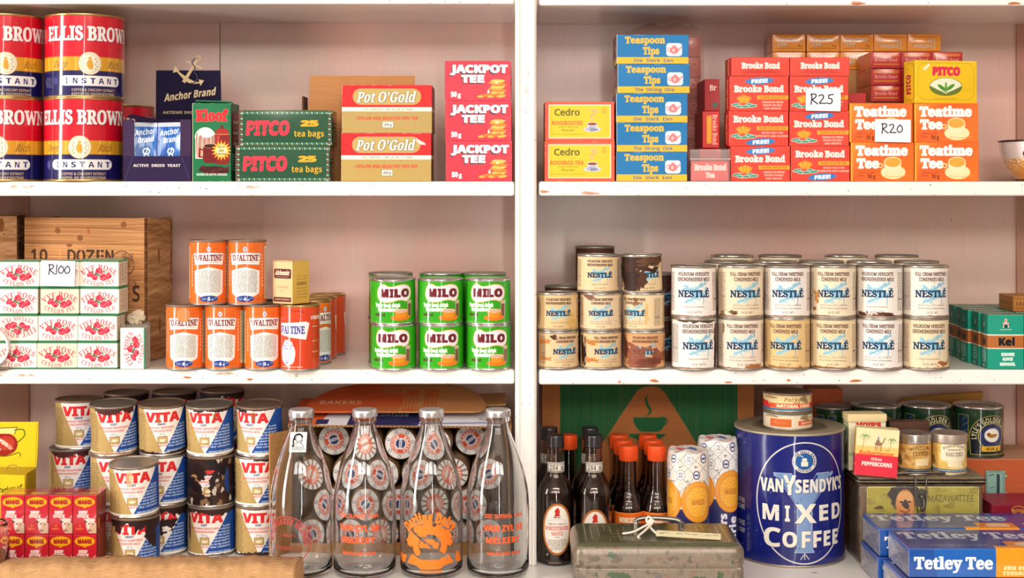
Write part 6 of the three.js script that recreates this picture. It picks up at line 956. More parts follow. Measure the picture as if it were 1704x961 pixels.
{
  const zf = -0.065, k = S(zf), x0 = X(480, zf), x1 = X(851, zf), w = x1 - x0, h = 0.222, d = 0.165, t = 0.003, km = M(FLAPS.kraft, 'card');
  const g = thing('biscuit_carton', 'open brown corrugated carton of biscuit rolls behind the glass bottles', 'carton');
  const pn = (name, ww, hh, dd, x, y, z, f = FLAPS.kraft) => { const m = part(g, name, cartonGeo(ww, hh, dd, { pz: f, px: FLAPS.kraft, py: FLAPS.kraft, nz: FLAPS.kraft, ny: FLAPS.kraft }, { r: 0.0006, b: 0 }), km); m.position.set(x, y, z); return m; };
  pn('side_panel', t, h, d, -w / 2 + t / 2, 0, 0); pn('side_panel', t, h, d, w / 2 - t / 2, 0, 0); pn('back_panel', w - 2 * t, h, t, 0, 0, -d / 2 + t); pn('base', w - 2 * t, t, d, 0, 0, 0); pn('front_panel', w, 0.022, t, 0, 0, d / 2 + t / 2);
  const lo = part(g, 'lower_flap', cartonGeo(0.355 * k, 0.0035, 0.16, { pz: FLAPS.wave, py: FLAPS.lower, px: FLAPS.kraft, ny: FLAPS.kraft }, { r: 0.0004, b: 0 }), km); lo.position.set(-0.008, h + 0.0075, 0.012); lo.rotation.set(0.13, 0, -0.008);
  const sh = new THREE.Shape(); const uw = 0.305 * k, ud = 0.14; sh.moveTo(-uw / 2, 0); sh.lineTo(uw / 2 - 0.02, 0); sh.quadraticCurveTo(uw / 2, 0.004, uw / 2, 0.03); sh.quadraticCurveTo(uw / 2 - 0.01, ud * 0.8, uw / 2 - 0.07, ud); sh.lineTo(-uw / 2 + 0.09, ud); sh.quadraticCurveTo(-uw / 2 + 0.02, ud * 0.9, -uw / 2, 0.03); sh.closePath();
  const ug = new THREE.ExtrudeGeometry(sh, { depth: 0.0032, bevelEnabled: false, curveSegments: 14 }), uu = ug.attributes.uv; for (let i = 0; i < uu.count; i++) uu.setXY(i, FLAPS.upper.u0 + (FLAPS.upper.u1 - FLAPS.upper.u0) * Math.min(1, Math.max(0, uu.getX(i) / uw + 0.5)), FLAPS.upper.v0 + (FLAPS.upper.v1 - FLAPS.upper.v0) * Math.min(1, Math.max(0, uu.getY(i) / ud)));
  const up = part(g, 'upper_flap', ug, M(FLAPS.upper, 'card')); up.rotation.set(-Math.PI / 2 + 0.2, 0, 0.0); up.position.set(-0.01, h + 0.0165, 0.058);
  const lf = pn('left_flap', 0.045, h * 0.96, t, -w / 2 - 0.0225, 0, d / 2 + 0.004); lf.rotation.y = 0; lf.position.set(-w / 2 - 0.012, 0, d / 2 + 0.016); lf.rotation.y = 0.85;
  const rf = pn('rear_flap', 0.1, 0.0035, 0.08, w / 2 - 0.06, h + 0.023, -0.03); rf.rotation.z = 0.05; rf.rotation.x = 0.1;
  at(g, (x0 + x1) / 2, Y3, zf - d / 2);
  // rolls, stacked like pipes
  const R = 0.0293, rl = 0.104, gpr = 'biscuit rolls in the open carton', rd = rng(14);
  const end = new THREE.CircleGeometry(R - 0.003, 36); const fix = (geo, reg) => { const q = geo.clone(), uv = q.attributes.uv; for (let i = 0; i < uv.count; i++) uv.setXY(i, reg.u0 + (reg.u1 - reg.u0) * uv.getX(i), reg.v0 + (reg.v1 - reg.v0) * uv.getY(i)); return q; };
  const endA = fix(end, FLAPS.roll), endB = fix(end, FLAPS.rollb), side = fix(lathe([[R - 0.003, 0.0004], [R, -0.006], [R, -rl], [0, -rl]], 36).rotateX(Math.PI / 2), FLAPS.wrap);
  const em = M(FLAPS.roll), sm = M(FLAPS.wrap); let y = Y3 + 0.0036 + R; const bx0 = x0 + 0.012, names = ['bottom row', 'second row up', 'third row up', 'top row'], cols = ['first', 'second', 'third', 'fourth', 'fifth', 'sixth'];
  for (let j = 0; j < 4; j++) { const n = j % 2 ? 5 : 6; for (let i = 0; i < n; i++) {
    if (j === 3 && (i === 0)) { }
    const deep = j === 3 && (i === 0 || i === 4) ? 0.045 : rd() * 0.008, b = (i * 5 + j * 3) % 4 === 2;
    const q = thing('biscuit_roll', 'paper-wrapped biscuit roll seen end on in the carton, ' + names[j] + ', ' + cols[i] + ' from left', 'roll', gpr);
    part(q, 'wrapper', side, sm); const e = part(q, 'end_label', b ? endB : endA, em); e.position.z = 0.0006; e.rotation.z = rd() * 6.28;
    at(q, bx0 + R + (j % 2 ? R + 0.0006 : 0) + i * (2 * R + 0.0012), y + j * 0.0005, zf - 0.006 - deep);
  } y += R * 1.745; }
}
// four tall glass milk bottles with printed lettering and foil caps
const PRINTS = sheet('bottle_prints', 3.2, {
  round: [150, 110, (c, w, h) => { const k = '#c23a36'; ell(c, 58, 55, 40, 40, null, k, 1.3); arcT(c, 'VOORTREKKER MELKERY', 58, 55, 32.5, -100, 104, 9.5, k); T(c, 'P. J. BRITS', 55, 46, 38, 5, k, { b: 0 }); T(c, 'KERKWEG 15', 58, 67, 46, 7, k, { b: 0 }); T(c, 'MALTHENE', 58, 84, 40, 7, k); }],
  van: [150, 110, (c) => { const k = '#ea5a22'; T(c, 'DIE SUIWEL VAN', 76, 20, 66, 6, k, { b: 0, bold2: 0.5 }); T(c, 'VAN ZYL SE', 76, 40, 68, 10, k, { bold2: 0.8 }); T(c, 'MELKERY', 74, 60, 58, 10, k, { bold2: 0.6 }); T(c, 'MALELANE DAM', 76, 82, 58, 5, k, { b: 0, bold2: 0.5 }); }],
  crest: [150, 116, (c) => { const k = '#f07a18'; arcT(c, 'Darling Dairy', 75, 78, 56, -52, 52, 15, k, { f: 'serif', bold2: 2 }); for (let i = 0; i < 16; i++) { const a = -2.9 + i * 0.17; blob(c, 75 + Math.cos(a) * 34, 72 + Math.sin(a) * 30, 8, 8, i + 3, k, 0.5); } c.beginPath(); c.arc(75, 68, 24, 2.6, 6.8); c.lineWidth = 11; c.strokeStyle = k; c.stroke(); blob(c, 74, 66, 14, 9, 5, k, 0.4); poly(c, [[34, 100], [44, 84], [60, 92], [90, 92], [106, 84], [118, 100], [100, 102], [92, 108], [60, 108], [52, 102]], k); for (let q = 0; q < 26; q++) { c.globalCompositeOperation = 'destination-out'; blob(c, 44 + (q * 23) % 62, 46 + (q * 17) % 46, 1.6 + q % 3, 1.2 + q % 2, q, '#000', 0.5); c.globalCompositeOperation = 'source-over'; } blob(c, 20, 94, 9, 9, 6, k, 0.5); blob(c, 130, 94, 9, 9, 7, k, 0.5); R_(c, 58, 110, 38, 3.4, k); }],
});
const STICK = sheet('sticker', 4, { a: plain(28, 34, '#f3f0ec', (c) => { const k = '#232020'; ell(c, 15, 11, 5.2, 6, null, k, 0.9); c.beginPath(); c.arc(14, 10, 6.6, 2.7, 6.1); c.lineWidth = 2.6; c.strokeStyle = k; c.stroke(); curve(c, [[8, 9], [5, 14], [7, 19], [5, 24]], 2.4, k); ell(c, 17, 10.5, 0.7, 0.5, k); ell(c, 13.4, 10.6, 0.7, 0.5, k); curve(c, [[14.5, 14], [15.6, 14.8], [17, 14]], 0.7, k); curve(c, [[13, 17], [12, 20], [6, 24], [5, 31]], 0.9, k); curve(c, [[17, 17], [19, 20], [23, 22], [24, 31]], 0.9, k); curve(c, [[19, 20], [21, 15], [19.5, 12.5]], 0.9, k); for (let i = 0; i < 6; i++) curve(c, [[8 + i * 2.4, 24], [8.6 + i * 2.3, 28], [8 + i * 2.4, 31]], 0.8, k); }) });
{
  const H = 0.262, out = [[0, 0], [0.036, 0], [0.046, 0.004], [0.0505, 0.012], [0.0508, 0.03], [0.0512, 0.08], [0.0512, 0.112], [0.049, 0.14], [0.0425, 0.17], [0.034, 0.196], [0.0255, 0.218], [0.0195, 0.234], [0.0172, 0.243], [0.0172, 0.247], [0.0196, 0.249], [0.0198, 0.256], [0.0185, H]];
  const smooth = (p) => new THREE.SplineCurve(p.map((q) => new THREE.Vector2(...q))).getPoints(70).map((q) => [q.x, q.y]);
  const outer = [...out.slice(0, 2), ...smooth(out.slice(1, 13)), ...out.slice(13)];
  const inner = smooth([[0.0162, H], [0.0152, 0.247], [0.0168, 0.234], [0.0224, 0.218], [0.0308, 0.196], [0.0393, 0.17], [0.0458, 0.14], [0.048, 0.112], [0.048, 0.05], [0.0474, 0.022], [0.041, 0.011], [0.024, 0.0095], [0, 0.0125]]);
  const glass = lathe([...outer, ...inner], 64), gp = 'empty glass milk bottles';
  const cap = lathe([[0, H + 0.005], [0.012, H + 0.0052], [0.0172, H + 0.0046], [0.0188, H + 0.0056], [0.0204, H + 0.004], [0.0208, H + 0.001], [0.0208, 0.2575], [0.0202, 0.256]], 44), foil = metal('#e6e4e8', 0.3);
  const rad = (y) => { for (let i = 1; i < outer.length; i++) if (outer[i][1] >= y) { const [a, b] = [outer[i - 1], outer[i]]; return a[0] + (b[0] - a[0]) * (y - a[1]) / Math.max(1e-6, b[1] - a[1]); } return 0.02; };
  const spots = [['milk_bottle', 501.5, 'glass milk bottle with a round red print and a small white sticker on its neck', 'round', 0.0, 0.012], ['milk_bottle', 607, 'glass milk bottle with orange lettering, second from left', 'van', -0.12, 0.018], ['milk_bottle', 718, 'glass milk bottle covered with a large orange crest', 'crest', 0, 0.012], ['milk_bottle', 828.5, 'glass milk bottle with orange lettering, beside the middle post', 'van', 0.2, 0.018]];
  const z = 0.047;
  spots.forEach(([n, px, label, key, turn, yb], i) => {
    const g = thing(n, label, 'bottle', gp); part(g, 'bottle_glass', glass, CLEAR); part(g, 'cap', cap, foil);
    const hgt = key === 'crest' ? 0.112 : 0.106, reg = PRINTS[key], P = [], U = [], I = [], n2 = 30, rows = 16;
    for (let j = 0; j <= rows; j++) for (let q = 0; q <= n2; q++) { const a = (q / n2 - 0.5) * 2.9 + turn, y = yb + hgt * j / rows, r = rad(y) + 0.0004; P.push(Math.sin(a) * r, y, Math.cos(a) * r); U.push(reg.u0 + (reg.u1 - reg.u0) * q / n2, reg.v0 + (reg.v1 - reg.v0) * j / rows); }
    for (let j = 0; j < rows; j++) for (let q = 0; q < n2; q++) { const a = j * (n2 + 1) + q; I.push(a, a + 1, a + n2 + 2, a, a + n2 + 2, a + n2 + 1); }
    const pg = new THREE.BufferGeometry(); pg.setAttribute('position', new THREE.Float32BufferAttribute(P, 3)); pg.setAttribute('uv', new THREE.Float32BufferAttribute(U, 2)); pg.setIndex(I); pg.computeVertexNormals(); part(g, 'printed_lettering', pg, M(reg, 'print'));
    if (!i) { const st = part(g, 'sticker', cartonGeo(0.027, 0.033, 0.0006, { pz: STICK.a }, { r: 0.0001, b: 0 }), M(STICK.a, 'card')); st.position.set(-0.001, 0.2035, 0.0345); st.rotation.x = -0.46; }
    at(g, X(px, z), Y3, z);
  });
  at(single('wire_loop', new THREE.TorusGeometry(0.011, 0.0006, 6, 32).rotateX(1.3), MET.dull, 'thin wire loop lying on the carton flap by the right-hand bottle', 'wire'), X(808, -0.07), Y3 + 0.2305, -0.075);
}

// ---------- counter, right ----------
// brown coffee carton with a green panel
const GREENBOX = sheet('green_box', 1.6, {
  front: [380, 300, (c, w, h) => { bg(c, w, h, '#a8693a'); const r = rng(9); R_(c, 32, -5, 318, h + 10, '#255c36'); for (let i = 0; i < 260; i++) R_(c, 32 + r() * 318, 0, 0.7, h, i % 2 ? 'rgba(20,70,40,.25)' : 'rgba(70,120,80,.18)'); c.beginPath(); c.moveTo(196, 16); c.bezierCurveTo(206, 16, 214, 18, 224, 34); c.lineTo(292, 148); c.lineTo(292, h + 5); c.lineTo(60, h + 5); c.lineTo(92, 148); c.lineTo(164, 34); c.bezierCurveTo(174, 18, 184, 16, 196, 16); c.closePath(); c.fillStyle = '#a8693a'; c.fill();
    for (let i = 0; i < 150; i++) R_(c, r() * w, 0, 0.6, h, 'rgba(150,90,46,.22)'); const g = '#255c36'; c.beginPath(); c.moveTo(163, 74); c.lineTo(222, 74); c.bezierCurveTo(221, 92, 213, 101, 205, 101); c.lineTo(181, 101); c.bezierCurveTo(172, 100, 164, 90, 163, 74); c.closePath(); c.fillStyle = g; c.fill(); ell(c, 216, 81, 8, 7, null, g, 2.4); c.beginPath(); c.moveTo(154, 105); c.lineTo(222, 105); c.bezierCurveTo(216, 114, 208, 117, 194, 117); c.bezierCurveTo(172, 117, 160, 114, 154, 105); c.closePath(); c.fill(); poly(c, [[190, 31], [184, 40], [186, 52], [192, 60], [190, 68], [182, 74], [193, 69], [197, 60], [191, 50], [188, 40]], g); specks(c, w, h, 120, 5, ['#1a4428', '#8a5328', '#3b7550'], 1.1); }],
  kraft: plain(60, 100, '#a8693a', (c, w, h) => { for (let i = 0; i < 40; i++) R_(c, (i * 17) % w, 0, 0.6, h, 'rgba(130,76,38,.3)'); }),
});
carton('coffee_carton', 'large brown and green cardboard carton with a coffee cup emblem behind the sauce bottles', null, [902, 1255], Y3, -0.178, 0.287, 0.075, { pz: GREENBOX.front, px: GREENBOX.kraft, py: GREENBOX.kraft }, { fin: 'card', b: 0.001, cat: 'box' });

// sauce bottles: dark sauce in tinted glass
const DARKGLASS = new THREE.MeshPhysicalMaterial({ color: '#4a2a22', roughness: 0.05, clearcoat: 1, clearcoatRoughness: 0.03, transparent: true, opacity: 0.82 });
const TINT = new THREE.MeshPhysicalMaterial({ color: '#e3d2c8', roughness: 0.04, transmission: 1, thickness: 0.002, ior: 1.5, attenuationColor: '#b08878', attenuationDistance: 0.02 });
const SAUCE = std('#1d0b0c', 0.25), BLACKCAP = std('#241f22', 0.35, { clearcoat: 0.4 }), ORANGECAP = std('#e8521c', 0.4);
const SAUCEP = sheet('sauce', 4, {
  oval: [50, 80, (c, w, h) => { ell(c, 25, 40, 24.5, 39.5, '#b9793a'); ell(c, 25, 40, 22, 37, '#d98a4a'); ell(c, 25, 40, 21, 36, '#f3ece2');
    poly(c, [[21, 19], [22, 15], [20.5, 12.6], [22.5, 10], [25, 7], [28, 9], [29, 13], [28.4, 17], [30, 20], [19.6, 21]], '#d23a30'); wordLine(c, 19, 21.6, 12, 1.2, '#3a2a3a', rng(2)); curve(c, [[10, 27], [18, 25], [30, 25], [40, 27]], 0.6, '#c9b8a6');
    T(c, "THIS IS A BELL'S", 25, 32, 30, 3, '#8a5a4c', SERIF); T(c, 'WORCESTERSHIRE', 25, 38.5, 40, 5.6, '#d5503c', { f: 'serif', b: 0, bold2: 0.3 }); T(c, 'SAUCE', 25, 46.5, 19, 5, '#d5503c', { f: 'serif', b: 0, bold2: 0.3 }); T(c, '284 ml', 25, 51.6, 7, 1.6, '#8a5a4c'); fine(c, 9, 56, 32, 10, 4, '#a9998c', 3, 0.15); fine(c, 13, 66, 24, 6, 3, '#b3a498', 4, 0.2); }],
  neck: plain(46, 17, '#ece6da', (c) => { line(c, [[2, 2], [44, 2], [44, 15], [2, 15]], 0.9, '#2b2426', true); line(c, [[4, 4], [42, 4], [42, 13], [4, 13]], 0.4, '#2b2426', true); T(c, '284 ml', 23, 8.5, 34, 7.4, '#3a3133', { b: 0, f: 'monospace', bold2: 0.3 }); }),
  orange: plain(80, 46, '#ef7a24', (c) => { T(c, 'WORCESTER', 40, 9, 38, 6, '#f6e6cc', { bold2: 0.5 }); T(c, 'SAUCE', 40, 20, 26, 8, '#f6e6cc', { bold2: 0.5 }); R_(c, -5, 30, 90, 3, '#2b1a1a'); R_(c, -5, 0, 90, 1, '#f3a45c'); }),
});
function curvedPatch(R, y0, y1, arc, reg, turn = 0, round = false) {
  const P = [], U = [], I = [], n = 20, m = 10; for (let j = 0; j <= m; j++) for (let i = 0; i <= n; i++) { let u = i / n * 2 - 1, v = j / m * 2 - 1; if (round) { const q = u * Math.sqrt(1 - v * v / 2), r2 = v * Math.sqrt(1 - u * u / 2); u = q; v = r2; } const a = u * arc / 2 + turn, y = (y0 + y1) / 2 + v * (y1 - y0) / 2; P.push(Math.sin(a) * R, y, Math.cos(a) * R); U.push(reg.u0 + (reg.u1 - reg.u0) * (u + 1) / 2, reg.v0 + (reg.v1 - reg.v0) * (v + 1) / 2); }
  for (let j = 0; j < m; j++) for (let i = 0; i < n; i++) { const a = j * (n + 1) + i; I.push(a, a + 1, a + n + 2, a, a + n + 2, a + n + 1); }
  const g = new THREE.BufferGeometry(); g.setAttribute('position', new THREE.Float32BufferAttribute(P, 3)); g.setAttribute('uv', new THREE.Float32BufferAttribute(U, 2)); g.setIndex(I); g.computeVertexNormals(); return g;
}
const spl = (p) => new THREE.SplineCurve(p.map((q) => new THREE.Vector2(...q))).getPoints(46).map((q) => [q.x, q.y]);
function sauceGeo(R, sh, nr, H) { // outside with wall, and what fills it
  const prof = [[R - 0.003, 0], ...spl([[R, 0.004], [R, sh * 0.5], [R, sh - 0.006], [R * 0.95, sh + 0.006], [R * 0.78, sh + 0.0165], [nr + 0.0045, sh + 0.0235], [nr + 0.0006, sh + 0.034], [nr * 0.95, (sh + H) / 2 + 0.02], [nr * 0.9, H]])];
  const t = 0.0016, inn = [...prof.slice(1)].reverse().map(([x, y]) => [Math.max(0.001, x - t), y]); inn.push([0, 0.004]);
  return { glass: lathe([[0, 0], ...prof, ...inn], 40), fill: (lvl) => { const q = prof.filter(([, y]) => y > 0.004 && y < lvl).map(([x, y]) => [x - t - 0.0002, y]); return lathe([[0, 0.0046], ...q, [0, q[q.length - 1][1]]], 36); } };
}
{
  const g1 = sauceGeo(0.0305, 0.118, 0.0148, 0.196), f1 = g1.fill(0.157), capg = lathe([[0, 0.2135], [0.0125, 0.2135], [0.0142, 0.2125], [0.0146, 0.21], [0.0146, 0.1965], [0.0152, 0.1945], [0.0148, 0.1925], [0, 0.1925]], 32);
  const worcester = (label, px, z, front, turn, dy) => { const g = thing('sauce_bottle', label, 'bottle', 'black-capped sauce bottles'); part(g, 'bottle_glass', g1.glass, TINT); part(g, 'sauce', f1, SAUCE); part(g, 'cap', capg, BLACKCAP); part(g, 'front_label', curvedPatch(0.0308, 0.014 + dy, 0.101 + dy, 1.72, SAUCEP.oval, turn, true), M(SAUCEP.oval, 'label')); part(g, 'neck_label', curvedPatch(0.0152, 0.152, 0.169, 2.7, SAUCEP.neck, turn + 0.2), M(SAUCEP.neck, 'label')); return at(g, X(px, z), Y3, z); };
  worcester('dark sauce bottle with a black cap and whole oval label, nearest the post', 924.5, -0.022, 1, 0.06, 0.004);
  worcester('dark sauce bottle with a black cap, oval label half hidden by the cash box', 988, -0.022, 1, 0.02, -0.006);
  worcester('dark sauce bottle with a black cap behind the one nearest the post', 914, -0.094, 0, -0.4, 0);
  worcester('dark sauce bottle with a black cap behind the one with the hidden label', 982, -0.094, 0, -0.5, 0);
  const g2 = sauceGeo(0.0255, 0.083, 0.0138, 0.1715), f2 = g2.fill(0.122); const oc = (() => { const pts = [[0, 0.191], [0.0135, 0.191], [0.0148, 0.19], [0.0151, 0.1885], [0.0153, 0.166], [0, 0.166]]; const gs = [lathe(pts, 32)]; for (let i = 0; i < 28; i++) { const a = i / 28 * 6.2832; gs.push(bx(0.0008, 0.021, 0.0012, 0, 0.1775, 0.0152).rotateY(a)); } return merge(...gs); })();
  const chilli = (label, px, z) => { const g = thing('sauce_bottle', label, 'bottle', 'orange-capped sauce bottles'); part(g, 'bottle_glass', g2.glass, TINT); part(g, 'sauce', f2, SAUCE); part(g, 'cap', oc, ORANGECAP); part(g, 'label', wrapGeo(0.0258, 0.02, 0.082, SAUCEP.orange), M(SAUCEP.orange, 'label')); return at(g, X(px, z), Y3, z); };
  chilli('dark sauce bottle with an orange cap, front left of the six in a block', 1046, -0.045); chilli('dark sauce bottle with an orange cap, front right of the six in a block', 1093, -0.045);
  chilli('dark sauce bottle with an orange cap, middle left of the six in a block', 1037, -0.0965); chilli('dark sauce bottle with an orange cap, middle right of the six in a block', 1087, -0.0965);
  chilli('dark sauce bottle with an orange cap, rear left of the six in a block', 1030, -0.148); chilli('dark sauce bottle with an orange cap, rear right of the six in a block', 1078, -0.148);
  chilli('single orange-capped sauce bottle standing among the black-capped ones', 946, -0.148);
}
// biscuit packets standing on end
const BISC = sheet('biscuit_packet', 3, (() => {
  const draw = (shift, warm) => (c, w, h) => {
    bg(c, w, h, warm ? '#ece0d4' : '#eeebe8'); R_(c, -9, 92, w + 18, 200, '#23246a');
    for (let i = -6; i < 14; i++) { line(c, [[i * 26, 0], [i * 26 + 76, 76]], 0.8, '#8f8c98'); line(c, [[i * 26 + 76, 0], [i * 26, 76]], 0.8, '#8f8c98'); }
    const r = rng(3); for (let y = 0; y < 3; y++) for (let i = 0; i < 9; i++) { const x = i * 26 + (y % 2 ? 13 : 0), yy = 10 + y * 26; if ((i + y) % 2) { ell(c, x, yy, 5, 6.4, '#e9e6ea', '#3a4272', 1.6); R_(c, x - 3.4, yy - 1.2, 6.8, 2.6, '#3a4272'); } else { ell(c, x, yy, 7, 8, '#f1eeec', '#9a98a0', 0.8); T(c, 'ZZ', x, yy, 7, 7, null, { st: '#8a8894', lw: 0.3 }); } for (let q = 0; q < 4; q++) ell(c, x + 9 + r() * 8, yy + 9 + r() * 6, 0.9, 0.9, '#3a3560'); }
    for (let i = 0; i < 4; i++) { const x = shift + i * 56; ell(c, x + 28, 80, 27.5, 33, '#e9a22c'); ell(c, x + 28, 80, 27.5, 33, null, '#d98f22', 1.4); ell(c, x + 28, 80, 20, 25, '#f2b43c', '#c9801c', 0.6); for (let q = 0; q < 40; q++) { const a = q * 2.4, d = Math.sqrt(q / 40) * 18; ell(c, x + 28 + Math.cos(a) * d, 80 + Math.sin(a) * d * 1.3, 1.3, 0.5, '#cf8a22'); } T(c, 'MARIE', x + 28, 80, 22, 8, null, { st: '#cf8a22', lw: 0.5 }); }
    for (let i = 0; i < 4; i++) { T(c, 'Bakers', shift + i * 56 + 14, 148, 66, 13, '#eceaf0', { rot: -Math.PI / 2, bold2: 1 }); T(c, 'Marie', shift + i * 56 + 32, 150, 60, 13, '#eceaf0', { rot: -Math.PI / 2, bold2: 1 }); }
  };
  return { a: [222, 190, draw(-16, true)], b: [222, 190, draw(-10, false)], top: plain(60, 60, '#e4dcd6', (c) => { for (let i = 0; i < 14; i++) { const a = i / 14 * 6.28; poly(c, [[30, 30], [30 + Math.cos(a) * 40, 30 + Math.sin(a) * 40], [30 + Math.cos(a + 0.2) * 40, 30 + Math.sin(a + 0.2) * 40]], ['#cfc8c4', '#f0ebe8', '#e0a8a8'][i % 3]); } ell(c, 30, 36, 12, 5, '#4a7ab4'); ell(c, 20, 32, 8, 4, '#d9626c'); }) };
})());
function packetGeo(w, d, H, reg) { // rounded square tube of paper, uv once round
  const P = [], U = [], I = [], n = 64, m = 12, r = rng(3), n5 = 2.7; const rows = [];
  for (let j = 0; j <= m; j++) for (let i = 0; i <= n; i++) { const a = -Math.PI / 2 + Math.PI * 2 * i / n - Math.PI / 2, ca = Math.cos(a + Math.PI / 2 * 0), sa = Math.sin(a), k = 1 / Math.pow(Math.abs(ca) ** n5 + Math.abs(sa) ** n5, 1 / n5), pin = j === m ? 0.93 : 1, wob = 1 + 0.006 * Math.sin(a * 4 + j * 1.3); P.push(ca * w / 2 * k * pin * wob, H * j / m - (j === m ? 0 : 0) + (j === m ? 0.0015 * Math.sin(a * 6) : 0), -sa * d / 2 * k * pin * wob); U.push(reg.u0 + (reg.u1 - reg.u0) * i / n, reg.v0 + (reg.v1 - reg.v0) * j / m); }
  for (let j = 0; j < m; j++) for (let i = 0; i < n; i++) { const a = j * (n + 1) + i; I.push(a, a + 1, a + n + 2, a, a + n + 2, a + n + 1); }
  const g = new THREE.BufferGeometry(); g.setAttribute('position', new THREE.Float32BufferAttribute(P, 3)); g.setAttribute('uv', new THREE.Float32BufferAttribute(U, 2)); g.setIndex(I); g.computeVertexNormals(); return g;
}
function packet(label, px, z, w, d, H, key) {
  const g = thing('biscuit_packet', label, 'packet', 'biscuit packets standing on end'); part(g, 'wrapper', packetGeo(w, d, H, BISC[key]), new THREE.MeshPhysicalMaterial({ map: SHEETS.biscuit_packet.t, roughness: 0.4, clearcoat: 0.6, clearcoatRoughness: 0.2, side: THREE.DoubleSide }));
  const t = new THREE.SphereGeometry(1, 28, 10, 0, 6.2832, 0, 1.5708), p = t.attributes.position, uv = t.attributes.uv; for (let i = 0; i < p.count; i++) { const x = p.getX(i), zz = p.getZ(i), k = 0.94 / Math.max(0.75, Math.pow(Math.abs(x) ** 2.7 + Math.abs(zz) ** 2.7, 1 / 2.7) / Math.max(1e-6, Math.hypot(x, zz))); uv.setXY(i, BISC.top.u0 + (BISC.top.u1 - BISC.top.u0) * (x * 0.45 + 0.5), BISC.top.v0 + (BISC.top.v1 - BISC.top.v0) * (0.5 - zz * 0.45)); p.setXYZ(i, x * w / 2 * k, H - 0.001 + p.getY(i) * 0.0035 + 0.0015 * Math.sin(x * 7 + zz * 5), zz * d / 2 * k); } t.computeVertexNormals();
  part(g, 'folded_end', t, M(BISC.top)); part(g, 'base_fold', bx(w * 0.8, 0.002, d * 0.8, 0, 0.001, 0), std('#23246a', 0.6)); at(g, X(px, z), Y3, z);
}
packet('paper biscuit packet standing on end, nearer one with a yellowed top', 1145, -0.008, 0.069, 0.069, 0.191, 'a');
packet('paper biscuit packet standing on end, whiter one beside the blue coffee tin', 1194, -0.062, 0.068, 0.066, 0.2, 'b');

// large blue coffee tin
const BLUE = sheet('blue_tin', 2.4, { a: [294, 236, (c, w, h) => {
  bg(c, w, h, '#15227a'); const m = 152, lt = '#e9e3d6', r = rng(5); line(c, [[w - 3, 0], [w - 3, h]], 1, '#10174e'); ell(c, m, 122, 84, 110, null, '#dcd7cf', 2.6);
  const pale = '#7f9cc4'; poly(c, [[m - 52, 68], [m - 22, 68], [m - 20, 74], [m, 104], [m + 24, 74], [m + 20, 68], [m + 56, 68], [m + 56, 74], [m + 46, 76], [m + 13, 124], [m + 13, 204], [m + 17, 212], [m - 17, 212], [m - 13, 204], [m - 13, 124], [m - 44, 76], [m - 52, 74]], pale); line(c, [[m - 52, 68], [m - 22, 68], [m, 104], [m + 22, 68], [m + 56, 68], [m + 13, 126], [m + 13, 204], [m + 17, 212], [m - 17, 212], [m - 13, 204], [m - 13, 126]], 0.8, '#cfd8e6', true);
  ell(c, m, 46, 21, 21, '#dcd9d0'); ell(c, m, 46, 14.5, 14.5, '#2a6aa8'); ell(c, m, 46, 14.5, 14.5, null, '#15227a', 1); arcT(c, 'COFFEE MILL BRAND', m, 46, 17.6, -118, 118, 4, '#2a3570'); arcT(c, 'TRADE MARK', m, 46, 17.8, 222, 138, 3.6, '#2a3570', { in: 1 }); rr(c, m - 6, 46, 12, 9, 1, '#e9e3d6'); rr(c, m - 4.5, 40, 9, 6, 3, '#e9e3d6'); curve(c, [[m - 3, 38], [m - 6, 35], [m - 9, 36]], 1.4, '#e9e3d6');
  const o = { st: '#141d60', lw: 0.9, bold2: 1.2, sh: [1.2, 1.2, '#141d60'] };
  T(c, 'VANYSENDYK’S', m + 2, 92, 0.1, 0.1, lt); [['VAN', m - 55, 42, 23], ['Y', m - 25, 20, 35], ['SENDYK’S', m + 34, 100, 23]].forEach(([s, x, ww, hh]) => T(c, s, x, 91 + (hh > 30 ? -2 : 0), ww, hh, lt, o));
  [['M', m - 58, 36], ['I', m - 29, 9], ['X', m + 2, 36], ['E', m + 35, 24], ['D', m + 65, 30]].forEach(([s, x, ww]) => T(c, s, x, 141, ww, s === 'X' ? 34 : 28, lt, o)); [['C', m - 56, 34, 34], ['O', m - 25, 28, 27], ['F', m + 2, 20, 29], ['F', m + 22, 20, 29], ['E', m + 42, 19, 27], ['E', m + 62, 19, 27]].forEach(([s, x, ww, hh]) => T(c, s, x, 188 - (hh > 30 ? 2 : 0), ww, hh, lt, o));
  for (const q of [-0.5, 0, 0.5]) line(c, [[m + q * 4, 216], [m + q * 14, 224]], 1.4, lt); ell(c, m, 214, 1.2, 1.4, lt);
  for (const [s, y] of [['COFFEE', 130], ['MIXTURE', 142], ['COFFEE', 172], ['CHICORY', 186]]) { T(c, s, 22, y, 34, 9, '#c9c4b8'); }
  for (let i = 0; i < 60; i++) blob(c, r() * w, r() * h, 0.6 + r() * 1.6, 0.5 + r(), i, ['#0f1748', '#6a78b4', '#34408f', '#9aa0b4'][i % 4], 0.5); edgeRag(c, w, h, 2, 4, 'rgba(120,90,70,.7)', 0, w, true); edgeRag(c, w, 0, 1.6, 5, 'rgba(120,110,110,.6)');
} ] });
